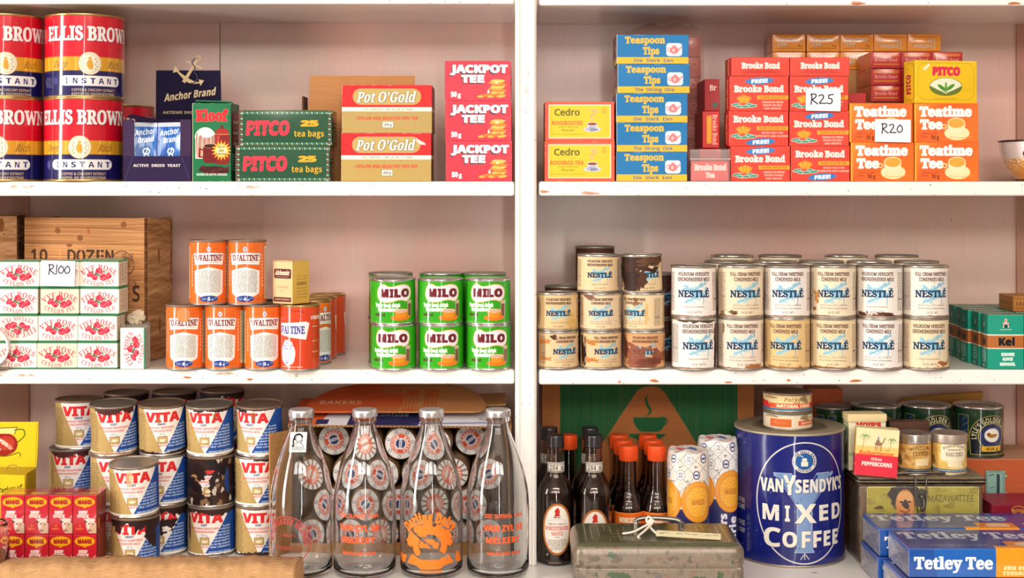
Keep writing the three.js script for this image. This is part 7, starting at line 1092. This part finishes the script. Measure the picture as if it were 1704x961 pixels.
{
  const R = 0.0925, H = 0.2205, z = -0.075, g = thing('coffee_tin', 'large round dark blue coffee tin with white lettering, two flat tins on its lid', 'tin');
  const w = part(g, 'printed_wall', wrapGeo(R, 0.003, H - 0.003, BLUE.a, 0.0012, 4), M(BLUE.a, 'tin')); w.rotation.y = 0.02; part(g, 'bottom_rim', footGeo(R), MET.dull);
  const lm = metal('#b5aa92', 0.5, { metalness: 0.6 }); part(g, 'top_ring', lathe([[R - 0.001, H - 0.004], [R + 0.001, H - 0.003], [R + 0.001, H], [R - 0.002, H + 0.0008], [R - 0.004, H - 0.003], [R * 0.72, H - 0.0025], [R * 0.71, H - 0.001], [R * 0.69, H - 0.001], [R * 0.69, H - 0.006]], 56), lm);
  part(g, 'press_lid', lathe([[R * 0.685, H - 0.001], [R * 0.66, H + 0.001], [R * 0.64, H], [R * 0.63, H - 0.005], [R * 0.4, H - 0.0052], [0, H - 0.005]], 56), metal('#8a7d66', 0.5, { metalness: 0.6 })); at(g, X(1314, z), Y3, z, 0, 0.003);
}
const CRAB = sheet('crab', 3, (() => { const d = (v) => (c, w, h) => { bg(c, w, h, v ? '#e9d9bf' : '#e9d6a4'); if (!v) { T(c, 'Packers', 76, 8, 40, 7, '#a5762c', { f: 'serif', it: 0.3 }); T(c, 'BRAND', 78, 14.6, 12, 2.4, '#8a6a3c'); R_(c, -5, 16, w + 10, 9.5, '#e2603a'); poly(c, [[0, 11], [26, 14], [30, 26], [0, 26]], '#d93a36'); T(c, 'NATURAL CRAB', 74, 20.8, 62, 5.4, '#f5e2c0', { bold2: 0.6 }); R_(c, -5, 26, w + 10, 4, '#2f7fa0'); R_(c, 112, 3, 6, 22, '#d93a36'); } else { R_(c, -5, -5, w + 10, 8, '#8fb0a4'); R_(c, 28, 10, 38, 16, '#e0763a'); T(c, 'TUNA', 47, 18, 22, 5, '#d98a54'); R_(c, 78, 14, 50, 9, '#e2603a'); T(c, 'Packers', 98, 8, 34, 6, '#a5762c', { f: 'serif', it: 0.3 }); T(c, 'NATURAL', 100, 18.5, 34, 5, '#f5e2c0'); } blob(c, 92, 8, 9, 6, 4, 'rgba(150,120,84,.75)', 0.5); blob(c, 30, 5, 12, 3, 5, 'rgba(150,110,70,.6)', 0.5); specks(c, w, h, 70, v + 3, ['#8a5f3a', '#b58a5c', '#f6ead0'], 0.9); }; return { a: [128, 30, d(0)], b: [128, 30, d(1)] }; })());
{
  const R = 0.0415, H = 0.0305, z = -0.08, y = Y3 + 0.2163, o = (t) => ({ cat: 'tin', fin: 'label', turn: t, lidMat: MET.rust, rimMat: MET.dull, dent: 0.0008, seed: 5 });
  can('flat_tin', 'flat cream tin with an orange patch, lower of two on the blue coffee tin', 'flat tins on the blue tin', X(1311, z), y, z, R, H, CRAB.b, o(0.1)); can('flat_tin', 'flat rusty tin with a red band, upper of two on the blue coffee tin', 'flat tins on the blue tin', X(1310.5, z), y + H + 0.0004, z, R, H + 0.001, CRAB.a, o(0.05));
}
// green metal cash box with its handle, string and paper tag
const CASH = sheet('cash_box', 2, {
  top: [270, 150, (c, w, h) => { bg(c, w, h, '#565940'); const r = rng(4); for (let i = 0; i < 160; i++) blob(c, r() * w, r() * h, 1 + r() * 5, 1 + r() * 3, i, ['rgba(90,100,70,.5)', 'rgba(110,96,78,.5)', 'rgba(70,72,54,.6)'][i % 3], 0.4); const k = '#cbb877'; const L = (p) => line(c, p, 0.9, k); for (const s of [0, 1]) { c.save(); if (s) { c.translate(w, 0); c.scale(-1, 1); } L([[22, 14], [22, 132]]); L([[32, 34], [32, 116], [70, 116]]); L([[32, 34], [64, 34], [64, 84]]); L([[44, 46], [44, 100], [88, 100]]); L([[54, 20], [54, 60], [100, 60]]); L([[54, 20], [108, 20]]); L([[76, 60], [76, 130]]); L([[86, 40], [86, 100]]); L([[64, 84], [96, 84], [96, 124]]); L([[22, 132], [60, 132], [60, 116]]); c.restore(); } }],
  side: [270, 70, (c, w, h) => { bg(c, w, h, '#7d6f60'); const r = rng(7); for (let i = 0; i < 240; i++) blob(c, r() * w, r() * h, 1 + r() * 7, 1 + r() * 4, i, ['rgba(104,90,76,.6)', 'rgba(140,124,108,.4)', 'rgba(84,74,58,.6)', 'rgba(130,98,78,.45)'][i % 4], 0.5); for (const [x, y, a, b] of [[70, 46, 24, 12], [36, 40, 3, 4], [200, 48, 26, 10], [60, 14, 8, 5], [232, 44, 8, 10], [120, 56, 14, 8], [170, 54, 10, 5], [250, 24, 3, 4]]) for (let q = 0; q < 5; q++) blob(c, x + (r() - 0.5) * a, y + (r() - 0.5) * b, a * 0.4, b * 0.45, q + x, '#3d5232', 0.5); for (let i = 0; i < 90; i++) R_(c, r() * w, r() * h, 0.4, 2 + r() * 7, 'rgba(206,196,180,.5)'); ell(c, 134, 44, 6, 6, '#6a615c'); }],
  tag: plain(62, 22, '#eadfb8', (c) => { for (const [x, s] of [[9, 'o'], [22, 'O'], [30, 'C'], [37, 'o'], [50, 'C'], [57, 'D']]) ell(c, x, 8 + x % 3, 2.4, 1.4, null, '#6a5d4a', 0.7); ell(c, 5, 11, 1.8, 1.8, '#7a6a4c'); }),
});
{
  const zf = 0.182, k = S(zf), w = 0.2865 * k, d = 0.148, H = 0.0815, lidH = 0.034, g = thing('cash_box', 'worn green metal cash box with a handle on its patterned lid, at the counter front', 'box');
  const paint = new THREE.MeshPhysicalMaterial({ map: SHEETS.cash_box.t, roughness: 0.4, metalness: 0.3, clearcoat: 0.5, clearcoatRoughness: 0.2 });
  const mapBox = (geo) => { const p = geo.attributes.position, n = geo.attributes.normal, uv = geo.attributes.uv; for (let i = 0; i < p.count; i++) { const up = Math.abs(n.getY(i)) > 0.75, q = up ? CASH.top : CASH.side; const u = (Math.abs(n.getX(i)) > 0.75 ? p.getZ(i) / w : p.getX(i) / w) + 0.5, v = up ? 0.5 - p.getZ(i) / d : p.getY(i) / H; uv.setXY(i, q.u0 + (q.u1 - q.u0) * Math.min(0.995, Math.max(0.005, u)), q.v0 + (q.v1 - q.v0) * Math.min(0.995, Math.max(0.005, v))); } return geo; };
  part(g, 'box_body', mapBox(rbx(w - 0.004, H - lidH, d - 0.004, 0.006, 0, (H - lidH) / 2, 0, 4)), paint);
  const lid = part(g, 'lid', mapBox(new RoundedBoxGeometry(w, lidH + 0.012, d, 8, 0.0165).translate(0, H - lidH / 2 - 0.006, 0)), paint);
  const sm = metal('#8d8880', 0.3); part(lid, 'handle', tube([[-0.028, H + 0.002, -0.024], [-0.026, H + 0.0135, -0.024], [-0.018, H + 0.0165, -0.024], [0.034, H + 0.0155, -0.021], [0.043, H + 0.012, -0.02], [0.0445, H + 0.002, -0.02]], 0.0038, 40, 10), sm); for (const x of [-0.028, 0.0455]) part(lid, 'handle_mount', rbx(0.007, 0.013, 0.008, 0.002, x, H + 0.0055, -0.022), metal('#b5aba0', 0.35));
  at(g, X(1097.5, zf), Y3, zf - d / 2);
  const by = Y3 + H, tx0 = X(1106, zf - 0.05), tz = zf - 0.05, st = std('#e6dccd', 0.9);
  const s = thing('string_tag', 'cream paper tag tied with white string, lying on the cash box lid', 'tag');
  part(s, 'paper', cartonGeo(0.1, 0.0008, 0.024, { pz: CASH.tag, py: CASH.tag }, { r: 0.0002, b: 0 }), M(CASH.tag, 'card')).rotation.set(0.12, -0.16, 0.0); s.children[0].position.set(0.036, 0.0042, 0.01);
  part(s, 'string', tube([[-0.012, 0.004, 0.002], [-0.02, 0.0095, -0.012], [-0.026, 0.0205, -0.026], [-0.022, 0.0235, -0.03], [-0.017, 0.018, -0.022], [-0.03, 0.013, -0.012], [-0.05, 0.005, -0.006], [-0.066, 0.003, -0.004]], 0.0019, 50, 7), st); part(s, 'string_end', tube([[-0.018, 0.016, -0.016], [-0.032, 0.0085, 0.002], [-0.043, 0.003, 0.016], [-0.041, 0.002, 0.021]], 0.0019, 24, 7), st);
  part(s, 'knot', new THREE.SphereGeometry(0.0045, 14, 10).scale(1.3, 0.9, 1).translate(-0.019, 0.0185, -0.02), st);
  at(s, tx0, by, tz);
}
// old tea caddy
const CADDY = sheet('caddy', 2.2, {
  front: [224, 124, (c, w, h) => { bg(c, w, h, '#6a5540'); const r = rng(8); rr(c, 14, 3, 200, h, 5, '#a79a45', '#d0c68c', 0.9); for (let i = 0; i < 120; i++) blob(c, 16 + r() * 196, 4 + r() * h, 2 + r() * 9, 1 + r() * 4, i, ['rgba(180,168,80,.45)', 'rgba(150,138,58,.45)', 'rgba(190,176,104,.4)', 'rgba(120,104,50,.4)'][i % 4], 0.5); T(c, 'MAZAWATTEE', 164, 22, 84, 10, '#6f6a36', { b: 0, bold2: 0.4 });
    c.save(); c.translate(-15, -10); blob(c, 96, 30, 25, 24, 3, '#46403a', 0.3); blob(c, 124, 30, 11, 18, 6, '#4d4a44', 0.35); ell(c, 97, 40, 17, 22, '#c98a54'); ell(c, 97, 30, 14, 9, '#d9a068'); blob(c, 98, 41, 7, 6, 4, '#4a4040', 0.4); ell(c, 90, 37, 2.2, 1.4, '#3a2a20'); ell(c, 105, 37, 2.2, 1.4, '#3a2a20'); curve(c, [[88, 50], [97, 55], [106, 49]], 1.8, '#8a4a2c'); curve(c, [[83, 55], [97, 64], [111, 55]], 2, '#b3733f'); c.restore(); for (const [x, y] of [[36, 36], [30, 60], [60, 52], [200, 50], [150, 66], [26, 90]]) blob(c, x, y, 7, 3, x, '#5d4a2e', 0.5); edgeRag(c, w, h, 4, 3, '#4a3828', 0, w, true); for (let i = 0; i < 60; i++) R_(c, r() * w, r() * h, 0.6, 2 + r() * 6, ['#4d3c2a', '#c9c08c'][i % 2]); }],
  side: plain(90, 124, '#5a493a', (c, w, h) => { const r = rng(3); for (let i = 0; i < 120; i++) blob(c, r() * w, r() * h, 1 + r() * 6, 2 + r() * 10, i, ['rgba(110,92,70,.5)', 'rgba(70,54,40,.5)', 'rgba(140,122,92,.4)'][i % 3], 0.4); }),
  lid: plain(236, 30, '#64523f', (c, w, h) => { const r = rng(4); for (let i = 0; i < 150; i++) blob(c, r() * w, r() * h, 2 + r() * 8, 1 + r() * 3, i, ['rgba(120,102,80,.5)', 'rgba(80,64,48,.5)', 'rgba(150,134,104,.4)'][i % 3], 0.4); T(c, 'MAZAWATTEE', 140, 18, 120, 10, '#4a3c2e', { b: 0, bold2: 0.5 }); }),
  top: plain(236, 100, '#7d6c56', (c, w, h) => { const r = rng(5); for (let i = 0; i < 200; i++) blob(c, r() * w, r() * h, 2 + r() * 9, 1 + r() * 5, i, ['rgba(150,132,104,.5)', 'rgba(100,84,64,.5)', 'rgba(170,154,124,.4)'][i % 3], 0.4); }),
});
const CAD = { x: 0.683, zf: -0.004, H: 0.1465, d: 0.094 };
{
  const w = 0.208, g = thing('tea_caddy', 'old square metal tea caddy with a worn portrait panel, behind the blue tea packets', 'tin'), m = M(CADDY.front, 'worn');
  const b = part(g, 'caddy_body', cartonGeo(w, CAD.H - 0.013, CAD.d, { pz: CADDY.front, px: CADDY.side, py: CADDY.side }, { r: 0.007, b: 0.001 }), m);
  const lid = part(g, 'lid', cartonGeo(w + 0.008, 0.0155, CAD.d + 0.008, { pz: CADDY.lid, px: CADDY.lid, py: CADDY.top }, { r: 0.006, b: 0.0005 }), m); lid.position.y = CAD.H - 0.0155;
  const wire = metal('#77706a', 0.35), q = tube([[-0.013, CAD.H + 0.003, CAD.d / 2 + 0.001], [-0.0125, CAD.H - 0.004, CAD.d / 2 + 0.0075], [-0.011, CAD.H - 0.045, CAD.d / 2 + 0.0075], [-0.006, CAD.H - 0.06, CAD.d / 2 + 0.007], [0.0, CAD.H - 0.06, CAD.d / 2 + 0.007], [0.004, CAD.H - 0.045, CAD.d / 2 + 0.0075], [0.0055, CAD.H - 0.004, CAD.d / 2 + 0.0075], [0.006, CAD.H + 0.003, CAD.d / 2 + 0.001]], 0.0012, 50, 6);
  part(g, 'wire_clasp', q, wire); part(g, 'staple', tube([[-0.004, CAD.H - 0.03, CAD.d / 2 + 0.001], [-0.004, CAD.H - 0.03, CAD.d / 2 + 0.01], [0.0, CAD.H - 0.036, CAD.d / 2 + 0.011], [0.0, CAD.H - 0.052, CAD.d / 2 + 0.01], [-0.003, CAD.H - 0.056, CAD.d / 2 + 0.001]], 0.0022, 30, 6), wire);
  part(g, 'top_handle', tube([[-0.052, CAD.H + 0.001, 0.036], [-0.046, CAD.H + 0.0035, 0.04], [0.04, CAD.H + 0.004, 0.04], [0.046, CAD.H + 0.001, 0.036]], 0.002, 30, 6), wire);
  at(g, CAD.x, Y3, CAD.zf - CAD.d / 2);
}
// spices on the caddy
const SPICE = sheet('spice', 3.4, {
  pepper: plain(72, 80, '#f0ddb0', (c, w, h) => { const g = c.createLinearGradient(0, 20, 0, 44); R_(c, -5, 30, w + 10, 15, '#f0c878'); R_(c, -5, 44, w + 10, 50, '#dc3049'); for (const [x, y, s] of [[15, 22, 1], [60, 24, 0.8]]) { line(c, [[x, y - 8 * s], [x - 3, y + 10 * s], [x - 5, y + 16 * s]], 1, '#b59a6c'); for (let i = 0; i < 7; i++) curve(c, [[x, y - 8 * s], [x + Math.cos(i) * 4, y - 11 * s + Math.sin(i) * 2], [x + Math.cos(i) * 8 * s, y - 6 * s + Math.sin(i) * 4]], 1.1, ['#6f9a5c', '#8fae6c'][i % 2]); }
    const k = '#9c7a5c'; ell(c, 38, 25, 6, 3.4, k); ell(c, 37, 21, 3, 3, k); curve(c, [[43, 25], [46, 23], [46.5, 17], [49, 15]], 1.8, k); for (const x of [33, 36, 41, 43]) line(c, [[x, 27], [x + 0.4, 37]], 1.1, k); ell(c, 37.5, 16, 1.6, 3, '#8a94a4'); ell(c, 37.5, 12, 1.2, 1.4, '#d9d0c0'); ell(c, 53, 35, 5, 1.2, '#cfa66c'); T(c, 'Robertsons', 35, 41, 58, 6, '#e8793a', { f: 'serif', it: 0.3, bold2: 0.8 });
    T(c, 'White', 36, 51, 19, 5, '#f4dcd0', { f: 'serif', it: 0.2 }); T(c, 'PEPPERCORNS', 37, 59.5, 51, 6.4, '#f7e6da', { bold2: 0.4 }); scuff(c, w, h, 7, 'rgba(250,225,190,.9)', 20); }),
  peps: plain(26, 80, '#e6b86a', (c, w, h) => { R_(c, -5, 44, w + 10, 50, '#c62a44'); T(c, 'PEPPER', 13, 62, 18, 4, '#f0d0c0'); fine(c, 6, 10, 14, 20, 6, '#c99a5a', 3); }), pept: plain(72, 26, '#e9d6a8'),
  moir: plain(64, 92, '#e8e2c4', (c, w, h) => { R_(c, -5, 12, w + 10, 0.8, '#8a8264'); T(c, "MOIR'S", 34, 17.5, 43, 9.5, '#cf3a2a', { f: 'serif', bold2: 1.6 }); T(c, 'CUSTARD', 34, 44, 40, 6, '#c79a4a'); R_(c, 0, 62, w, 6, '#bcd0a0'); line(c, [[20, 0], [23, 8], [22, 12]], 0.8, '#6a5c40'); }), moirs: plain(34, 92, '#b9c49a', (c, w, h) => { R_(c, -5, -5, w + 10, 17, '#e0d8b0'); poly(c, [[6, 60], [30, 40], [30, 80], [6, 90]], '#8a7a5c'); }),
  cloves: [94, 60, (c, w, h) => { bg(c, w, h, '#d3a45a'); const r = rng(3); for (let i = 0; i < 60; i++) blob(c, r() * w, r() * h, 2 + r() * 7, 2 + r() * 5, i, ['rgba(226,184,110,.5)', 'rgba(180,120,60,.4)', 'rgba(236,208,150,.5)'][i % 3], 0.4); blob(c, 14, 34, 7, 9, 4, '#8a6a34', 0.4); rr(c, 44, 30, 26, 14, 2, '#ead6ac'); arcT(c, 'ROBERTSONS', 54, 40, 34, -34, 34, 4.4, '#5a4426', SERIF); T(c, 'GROUND', 54, 11, 20, 3, '#6a5230'); T(c, 'CLOVES', 54, 20, 29, 8.4, '#3a2c20', { f: 'serif' }); blob(c, 67, 9, 3, 2.4, 4, '#a5482c', 0.4); R_(c, -5, 50, w + 10, 6, '#3a4650'); wordLine(c, 10, 52, 76, 1.4, '#a9b0b0', rng(4)); }],
  nael: [94, 60, (c, w, h) => { bg(c, w, h, '#dcb86a'); const r = rng(5); for (let i = 0; i < 60; i++) blob(c, r() * w, r() * h, 2 + r() * 7, 2 + r() * 5, i, ['rgba(236,206,130,.5)', 'rgba(210,160,80,.35)', 'rgba(244,228,190,.6)'][i % 3], 0.4); rr(c, 30, 2, 46, 32, 4, 'rgba(240,230,212,.85)'); rr(c, 42, 34, 26, 12, 2, '#ecdcb8'); arcT(c, 'ROBERTSONS', 54, 40, 36, -34, 34, 4.4, '#5a4c3a', SERIF); T(c, 'GEMAALDE', 54, 12, 24, 3, '#6a5a40'); T(c, 'NAELTJIES', 54, 21, 31, 7.4, '#3f3a34', { f: 'serif' }); blob(c, 13, 34, 6, 8, 4, '#9a7a3c', 0.4); R_(c, -5, 51, w + 10, 6, '#4a6a86'); wordLine(c, 10, 53, 76, 1.4, '#c3d0d6', rng(4)); }],
  bro: plain(70, 40, '#5d3a2a', (c, w, h) => { T(c, 'Bro', 40, 14, 24, 9, '#c9a27c', { f: 'serif', it: 0.3 }); specks(c, w, h, 30, 4, ['#7a523c'], 1); }),
  syrup: [136, 88, (c, w, h) => { bg(c, w, h, '#123f22'); const go = '#b9a64a', m = 68; for (const x of [m - 52, m + 52]) { R_(c, x - 10, 12, 20, 66, '#1d3350'); line(c, [[x - 10, 12], [x + 10, 12], [x + 10, 78], [x - 10, 78]], 0.8, go, true); for (let i = 0; i < 5; i++) line(c, [[x, 20 + i * 12], [x + 8, 14 + i * 12]], 1.2, '#5d8a8a'); } c.beginPath(); c.moveTo(m - 38, 84); c.arc(m, 52, 40, Math.PI * 0.94, Math.PI * 0.06 + Math.PI * 2); c.lineTo(m + 38, 84); c.closePath(); c.fillStyle = '#14202f'; c.fill(); c.lineWidth = 1.4; c.strokeStyle = go; c.stroke(); ell(c, m, 50, 25, 24, '#1f2f63', '#c9b75a', 1.6); ell(c, m, 48, 15, 13, '#ece6da', '#8a8a9a', 1.4); blob(c, m, 49, 9, 4, 3, '#b07a2c', 0.3); ell(c, m - 7, 46, 3.4, 3, '#8a5a20'); arcT(c, "LYLE'S GOLDEN SYRUP", m, 52, 32.5, -98, 98, 9.4, '#dcd6a0', { b: 1 }); R_(c, m - 20, 68, 40, 10, '#e2b62e'); T(c, '454 g', m, 73, 24, 5.6, '#2c2a1c'); specks(c, w, h, 60, 4, ['#8a8a4a', '#0c2a16'], 0.9); }],
});
{
  const ty = Y3 + CAD.H + 0.0005, mets = MET.dull;
  carton('spice_carton', 'red and cream spice carton with palms and a camel, leaning on the caddy', null, [1424, 1494], ty + 0.0006, 0.002, 0.0795, 0.026, { pz: SPICE.pepper, px: SPICE.peps, py: SPICE.pept }, { ry: -0.16, rz: -0.055, b: 0.001 });
  const mo = carton('custard_carton', 'pale green and cream carton with red lettering behind the spice carton', null, [1411, 1474], ty, -0.052, 0.094, 0.034, { pz: SPICE.moir, px: SPICE.moirs, py: SPICE.pept }, { ry: 0.05 }); part(mo, 'lid', cartonGeo(0.0672, 0.0128, 0.0365, { pz: SPICE.pept }, { r: 0.0012, b: 0.0005 }), M(SPICE.pept)).position.y = 0.083;
  const sp = (label, px, key, z, turn) => { const R = 0.0288, H = 0.068, g = can('spice_tin', label, 'small spice tins', X(px, z), ty, z, R, H - 0.012, SPICE[key], { cat: 'tin', fin: 'label', turn, lidMat: mets, rimMat: mets }); part(g, 'slip_lid', lathe([[R + 0.0002, H - 0.0145], [R + 0.0013, H - 0.0145], [R + 0.0013, H - 0.001], [R, H], [R - 0.002, H - 0.0002], [R - 0.003, H - 0.0016], [0, H - 0.0012]], 36), key === 'nael' ? metal('#b7a697', 0.42, { metalness: 0.7 }) : MET.steel); return g; };
  sp('small yellow spice tin of cloves with a grey lid', 1520, 'cloves', -0.036, 0.22); sp('small pale yellow spice tin with a worn rosy lid, right of the cloves', 1579, 'nael', -0.036, 0.1);
  carton('cocoa_carton', 'small brown carton showing its top edge behind the cloves tin', null, [1480, 1547], ty, -0.071, 0.08, 0.022, { pz: SPICE.bro, px: SPICE.bro, py: SPICE.bro });
}
// orange-brown case behind the caddy with a teal latch plate, and what stands on it
const CASE = sheet('case', 1.6, { front: plain(370, 150, '#b85a34', (c, w, h) => { const r = rng(6); for (let i = 0; i < 300; i++) R_(c, r() * w, r() * h, 6 + r() * 40, 0.6, ['rgba(150,66,36,.35)', 'rgba(214,120,80,.3)'][i % 2]); specks(c, w, h, 100, 5, ['#8a4426', '#d98a5c'], 1); }), top: plain(370, 110, '#b98a6a', (c, w, h) => { const r = rng(7); for (let i = 0; i < 200; i++) R_(c, r() * w, r() * h, 6 + r() * 40, 0.7, ['rgba(150,100,70,.35)', 'rgba(214,170,136,.3)'][i % 2]); }), latch: plain(32, 50, '#86aca0', (c, w, h) => { rr(c, 2, 2, 27, 46, 3, null, '#55786f', 1.2); R_(c, 18, 6, 5, 38, '#2a3a44'); line(c, [[6, 8], [13, 7]], 1.4, '#2a3a44'); line(c, [[8, 30], [14, 28]], 1.2, '#40585a'); specks(c, w, h, 40, 3, ['#5d8076', '#b3d0c6'], 0.9); }) });
{
  const zf = -0.112, x0 = X(1412, zf), x1 = X(1760, zf), h = 0.1545, d = 0.138, g = thing('storage_case', 'orange-brown storage case with a teal latch plate, carrying the dark green tins', 'case');
  const b = part(g, 'case_body', cartonGeo(x1 - x0, h, d, { pz: CASE.front, py: CASE.top, px: CASE.front }, { r: 0.003, b: 0.0006 }), M(CASE.front, 'card'));
  const lt = part(g, 'latch_plate', cartonGeo(0.034, 0.05, 0.004, { pz: CASE.latch }, { r: 0.0012, b: 0 }), M(CASE.latch)); lt.position.set(X(1655, zf) - (x0 + x1) / 2, 0.085, d / 2 + 0.0025); part(lt, 'latch_hook', tube([[0.006, 0, 0.001], [0.006, -0.01, 0.003], [0.001, -0.012, 0.003], [0.001, -0.004, 0.002]], 0.0016, 20, 6), MET.steel); for (const q of [0.01, 0.04]) part(lt, 'rivet', new THREE.SphereGeometry(0.0026, 10, 8).translate(0.0185, q, 0.001), std('#86aca0', 0.5));
  at(g, (x0 + x1) / 2, Y3, zf - d / 2);
  const R = 0.0435, H = 0.0885, ty = Y3 + h, gp = 'dark green syrup tins', sy = (label, px, z, turn) => can('syrup_tin', label, gp, X(px, z), ty, z, R, H, SPICE.syrup, { cat: 'tin', wrap: 'printed_wall', turn, lid: 'lever', lidMat: MET.bright, rimMat: MET.dark });
  sy('dark green syrup tin at the right, its round emblem in view', 1627, -0.158, 0.6); sy('dark green syrup tin behind the two small spice tins', 1541, -0.162, 0.5); sy('dark green syrup tin mostly hidden behind the brown carton', 1458, -0.162, 0.1);
  // mustard lid leaning on the wall behind them
  const lg = single('tray_lid', (() => { const sh = new THREE.Shape([[-0.08, 0], [0.06, 0], [0.088, 0.094], [0.088, 0.099], [-0.056, 0.087], [-0.084, 0.066]].map((p) => new THREE.Vector2(...p))); return new THREE.ExtrudeGeometry(sh, { depth: 0.012, bevelEnabled: true, bevelSize: 0.001, bevelThickness: 0.001, bevelSegments: 1 }); })(), std('#b9822a', 0.5), 'mustard yellow tray lid leaning behind the dark green tins', 'lid'); at(lg, X(1555, -0.22), ty + 0.0012, -0.232);
}
// tall brown carton and a dark tin between the blue coffee tin and the caddy
carton('cardboard_box', 'plain brown box against the wall, right of the blue coffee tin', null, [1345, 1402], Y3, -0.215, 0.262, 0.04, { pz: CASE.front, py: CASE.top, px: CASE.front }, { fin: 'card' });
{ const R = 0.03, z = -0.178; const sup = carton('cardboard_box', 'brown box under the dark round tin behind the blue coffee tin', null, [1361, 1413], Y3, -0.15, 0.152, 0.06, { pz: CASE.front, py: CASE.top, px: CASE.front }, { fin: 'card' }); can('syrup_tin', 'dark round tin between the blue coffee tin and the pale green carton', null, X(1385, z), Y3 + 0.152, z, R, 0.085, SPICE.syrup, { cat: 'tin', wrap: 'printed_wall', turn: 1.2, lid: 'lever', lidMat: MET.dull, rimMat: MET.dark }); }
// burgundy cartons at the right edge
const BURG = sheet('burgundy', 2.4, { a: plain(120, 22, '#8a1830', (c) => { ell(c, 46, 8, 12, 6, null, '#c9a04a', 1.2); T(c, 'ROYAL', 46, 9, 22, 5, '#c9a04a'); T(c, 'FINE TASTE', 92, 12, 40, 4.6, '#d9b98a'); }), b: plain(120, 22, '#96203a', (c) => T(c, 'MASTER TASTE', 66, 10, 70, 6, '#e6cfa0')), top: plain(120, 60, '#a03048') });
carton('tea_carton', 'burgundy carton with gold print, lower of two at the right edge', 'burgundy cartons', [1650, 1760], Y3, 0.006, 0.077, 0.1, { pz: BURG.b, px: BURG.top, py: BURG.top }); carton('tea_carton', 'burgundy carton with a gold emblem, upper of two at the right edge', 'burgundy cartons', [1652, 1764], Y3 + 0.077, -0.002, 0.0225, 0.09, { pz: BURG.a, px: BURG.top, py: BURG.top });
// blue tea packets in film
const TET = sheet('blue_tea', 2.4, {
  front: [270, 50, (c, w, h) => { bg(c, w, h, '#1c6cbc'); poly(c, [[0, 0], [40, 0], [46, h], [0, h]], '#1a5aa8'); R_(c, 138, -5, 86, h + 10, '#f3a020'); T(c, 'Tetley Tee', 71, 25, 124, 19, '#f4f3f0', { f: 'serif', st: '#1c3f80', lw: 0.7, bold2: 1.6 }); T(c, 'EEN KOPPIE', 180, 33, 60, 6.6, '#f7dfae', { bold2: 0.6 }); T(c, 'TEESAKKIES', 180, 42, 64, 6, '#f7dfae', { bold2: 0.6 }); }],
  top: [270, 122, (c, w, h) => { bg(c, w, h, '#22409a'); R_(c, -5, -5, w * 0.55, h + 10, '#3a4f96'); T(c, 'Tetley Tee', 116, 40, 216, 40, '#c9d0e2', { f: 'serif', st: '#2c3f80', lw: 1, bold2: 2 }); R_(c, 162, 78, 62, 50, '#e0883a'); ell(c, 196, 98, 20, 14, '#e9d2b4'); T(c, '100', 250, 92, 26, 16, '#cfd6ea'); wordLine(c, 40, 100, 90, 3, '#8f9cc6', rng(3)); R_(c, 138, 108, 86, 20, '#f0a43a'); }],
  end: [122, 50, (c, w, h) => { bg(c, w, h, '#9c9aa4'); const r = rng(4); poly(c, [[0, 0], [56, 25], [0, h]], '#b9b4b4'); poly(c, [[w, 0], [66, 25], [w, h]], '#8a8894'); for (let i = 0; i < 60; i++) line(c, [[r() * w, r() * h], [r() * w, r() * h]], 0.6, ['rgba(230,226,226,.5)', 'rgba(90,88,104,.4)', 'rgba(60,90,150,.35)'][i % 3]); R_(c, 0, 0, w, 7, '#5d78b4'); }],
});
{
  const f = { pz: TET.front, px: TET.end, py: TET.top, nx: TET.end }, h = 0.0445, gp = 'blue tea packets in film', put = (label, px, k, zf, ry = 0, d = 0.112) => carton('tea_packet', label, gp, px, Y3 + k * (h + 0.0008), zf, h, d, f, { fin: 'film', ry, r: 0.0022, b: 0.0016, cat: 'packet' });
  put('flat blue film-wrapped tea packet, topmost and nearest, its front lettering in view', [1512, 1796], 1, 0.235, 0.0); put('flat blue film-wrapped tea packet under the nearest one, mostly below the frame', [1503, 1787], 0, 0.237, 0.0);
  put('flat blue film-wrapped tea packet in the back pair, upper one', [1463, 1745], 1, 0.116, 0.0, 0.104); put('flat blue film-wrapped tea packet in the back pair, lower one', [1460, 1742], 0, 0.117, 0.0, 0.104);
}

renderer.render(scene, camera);
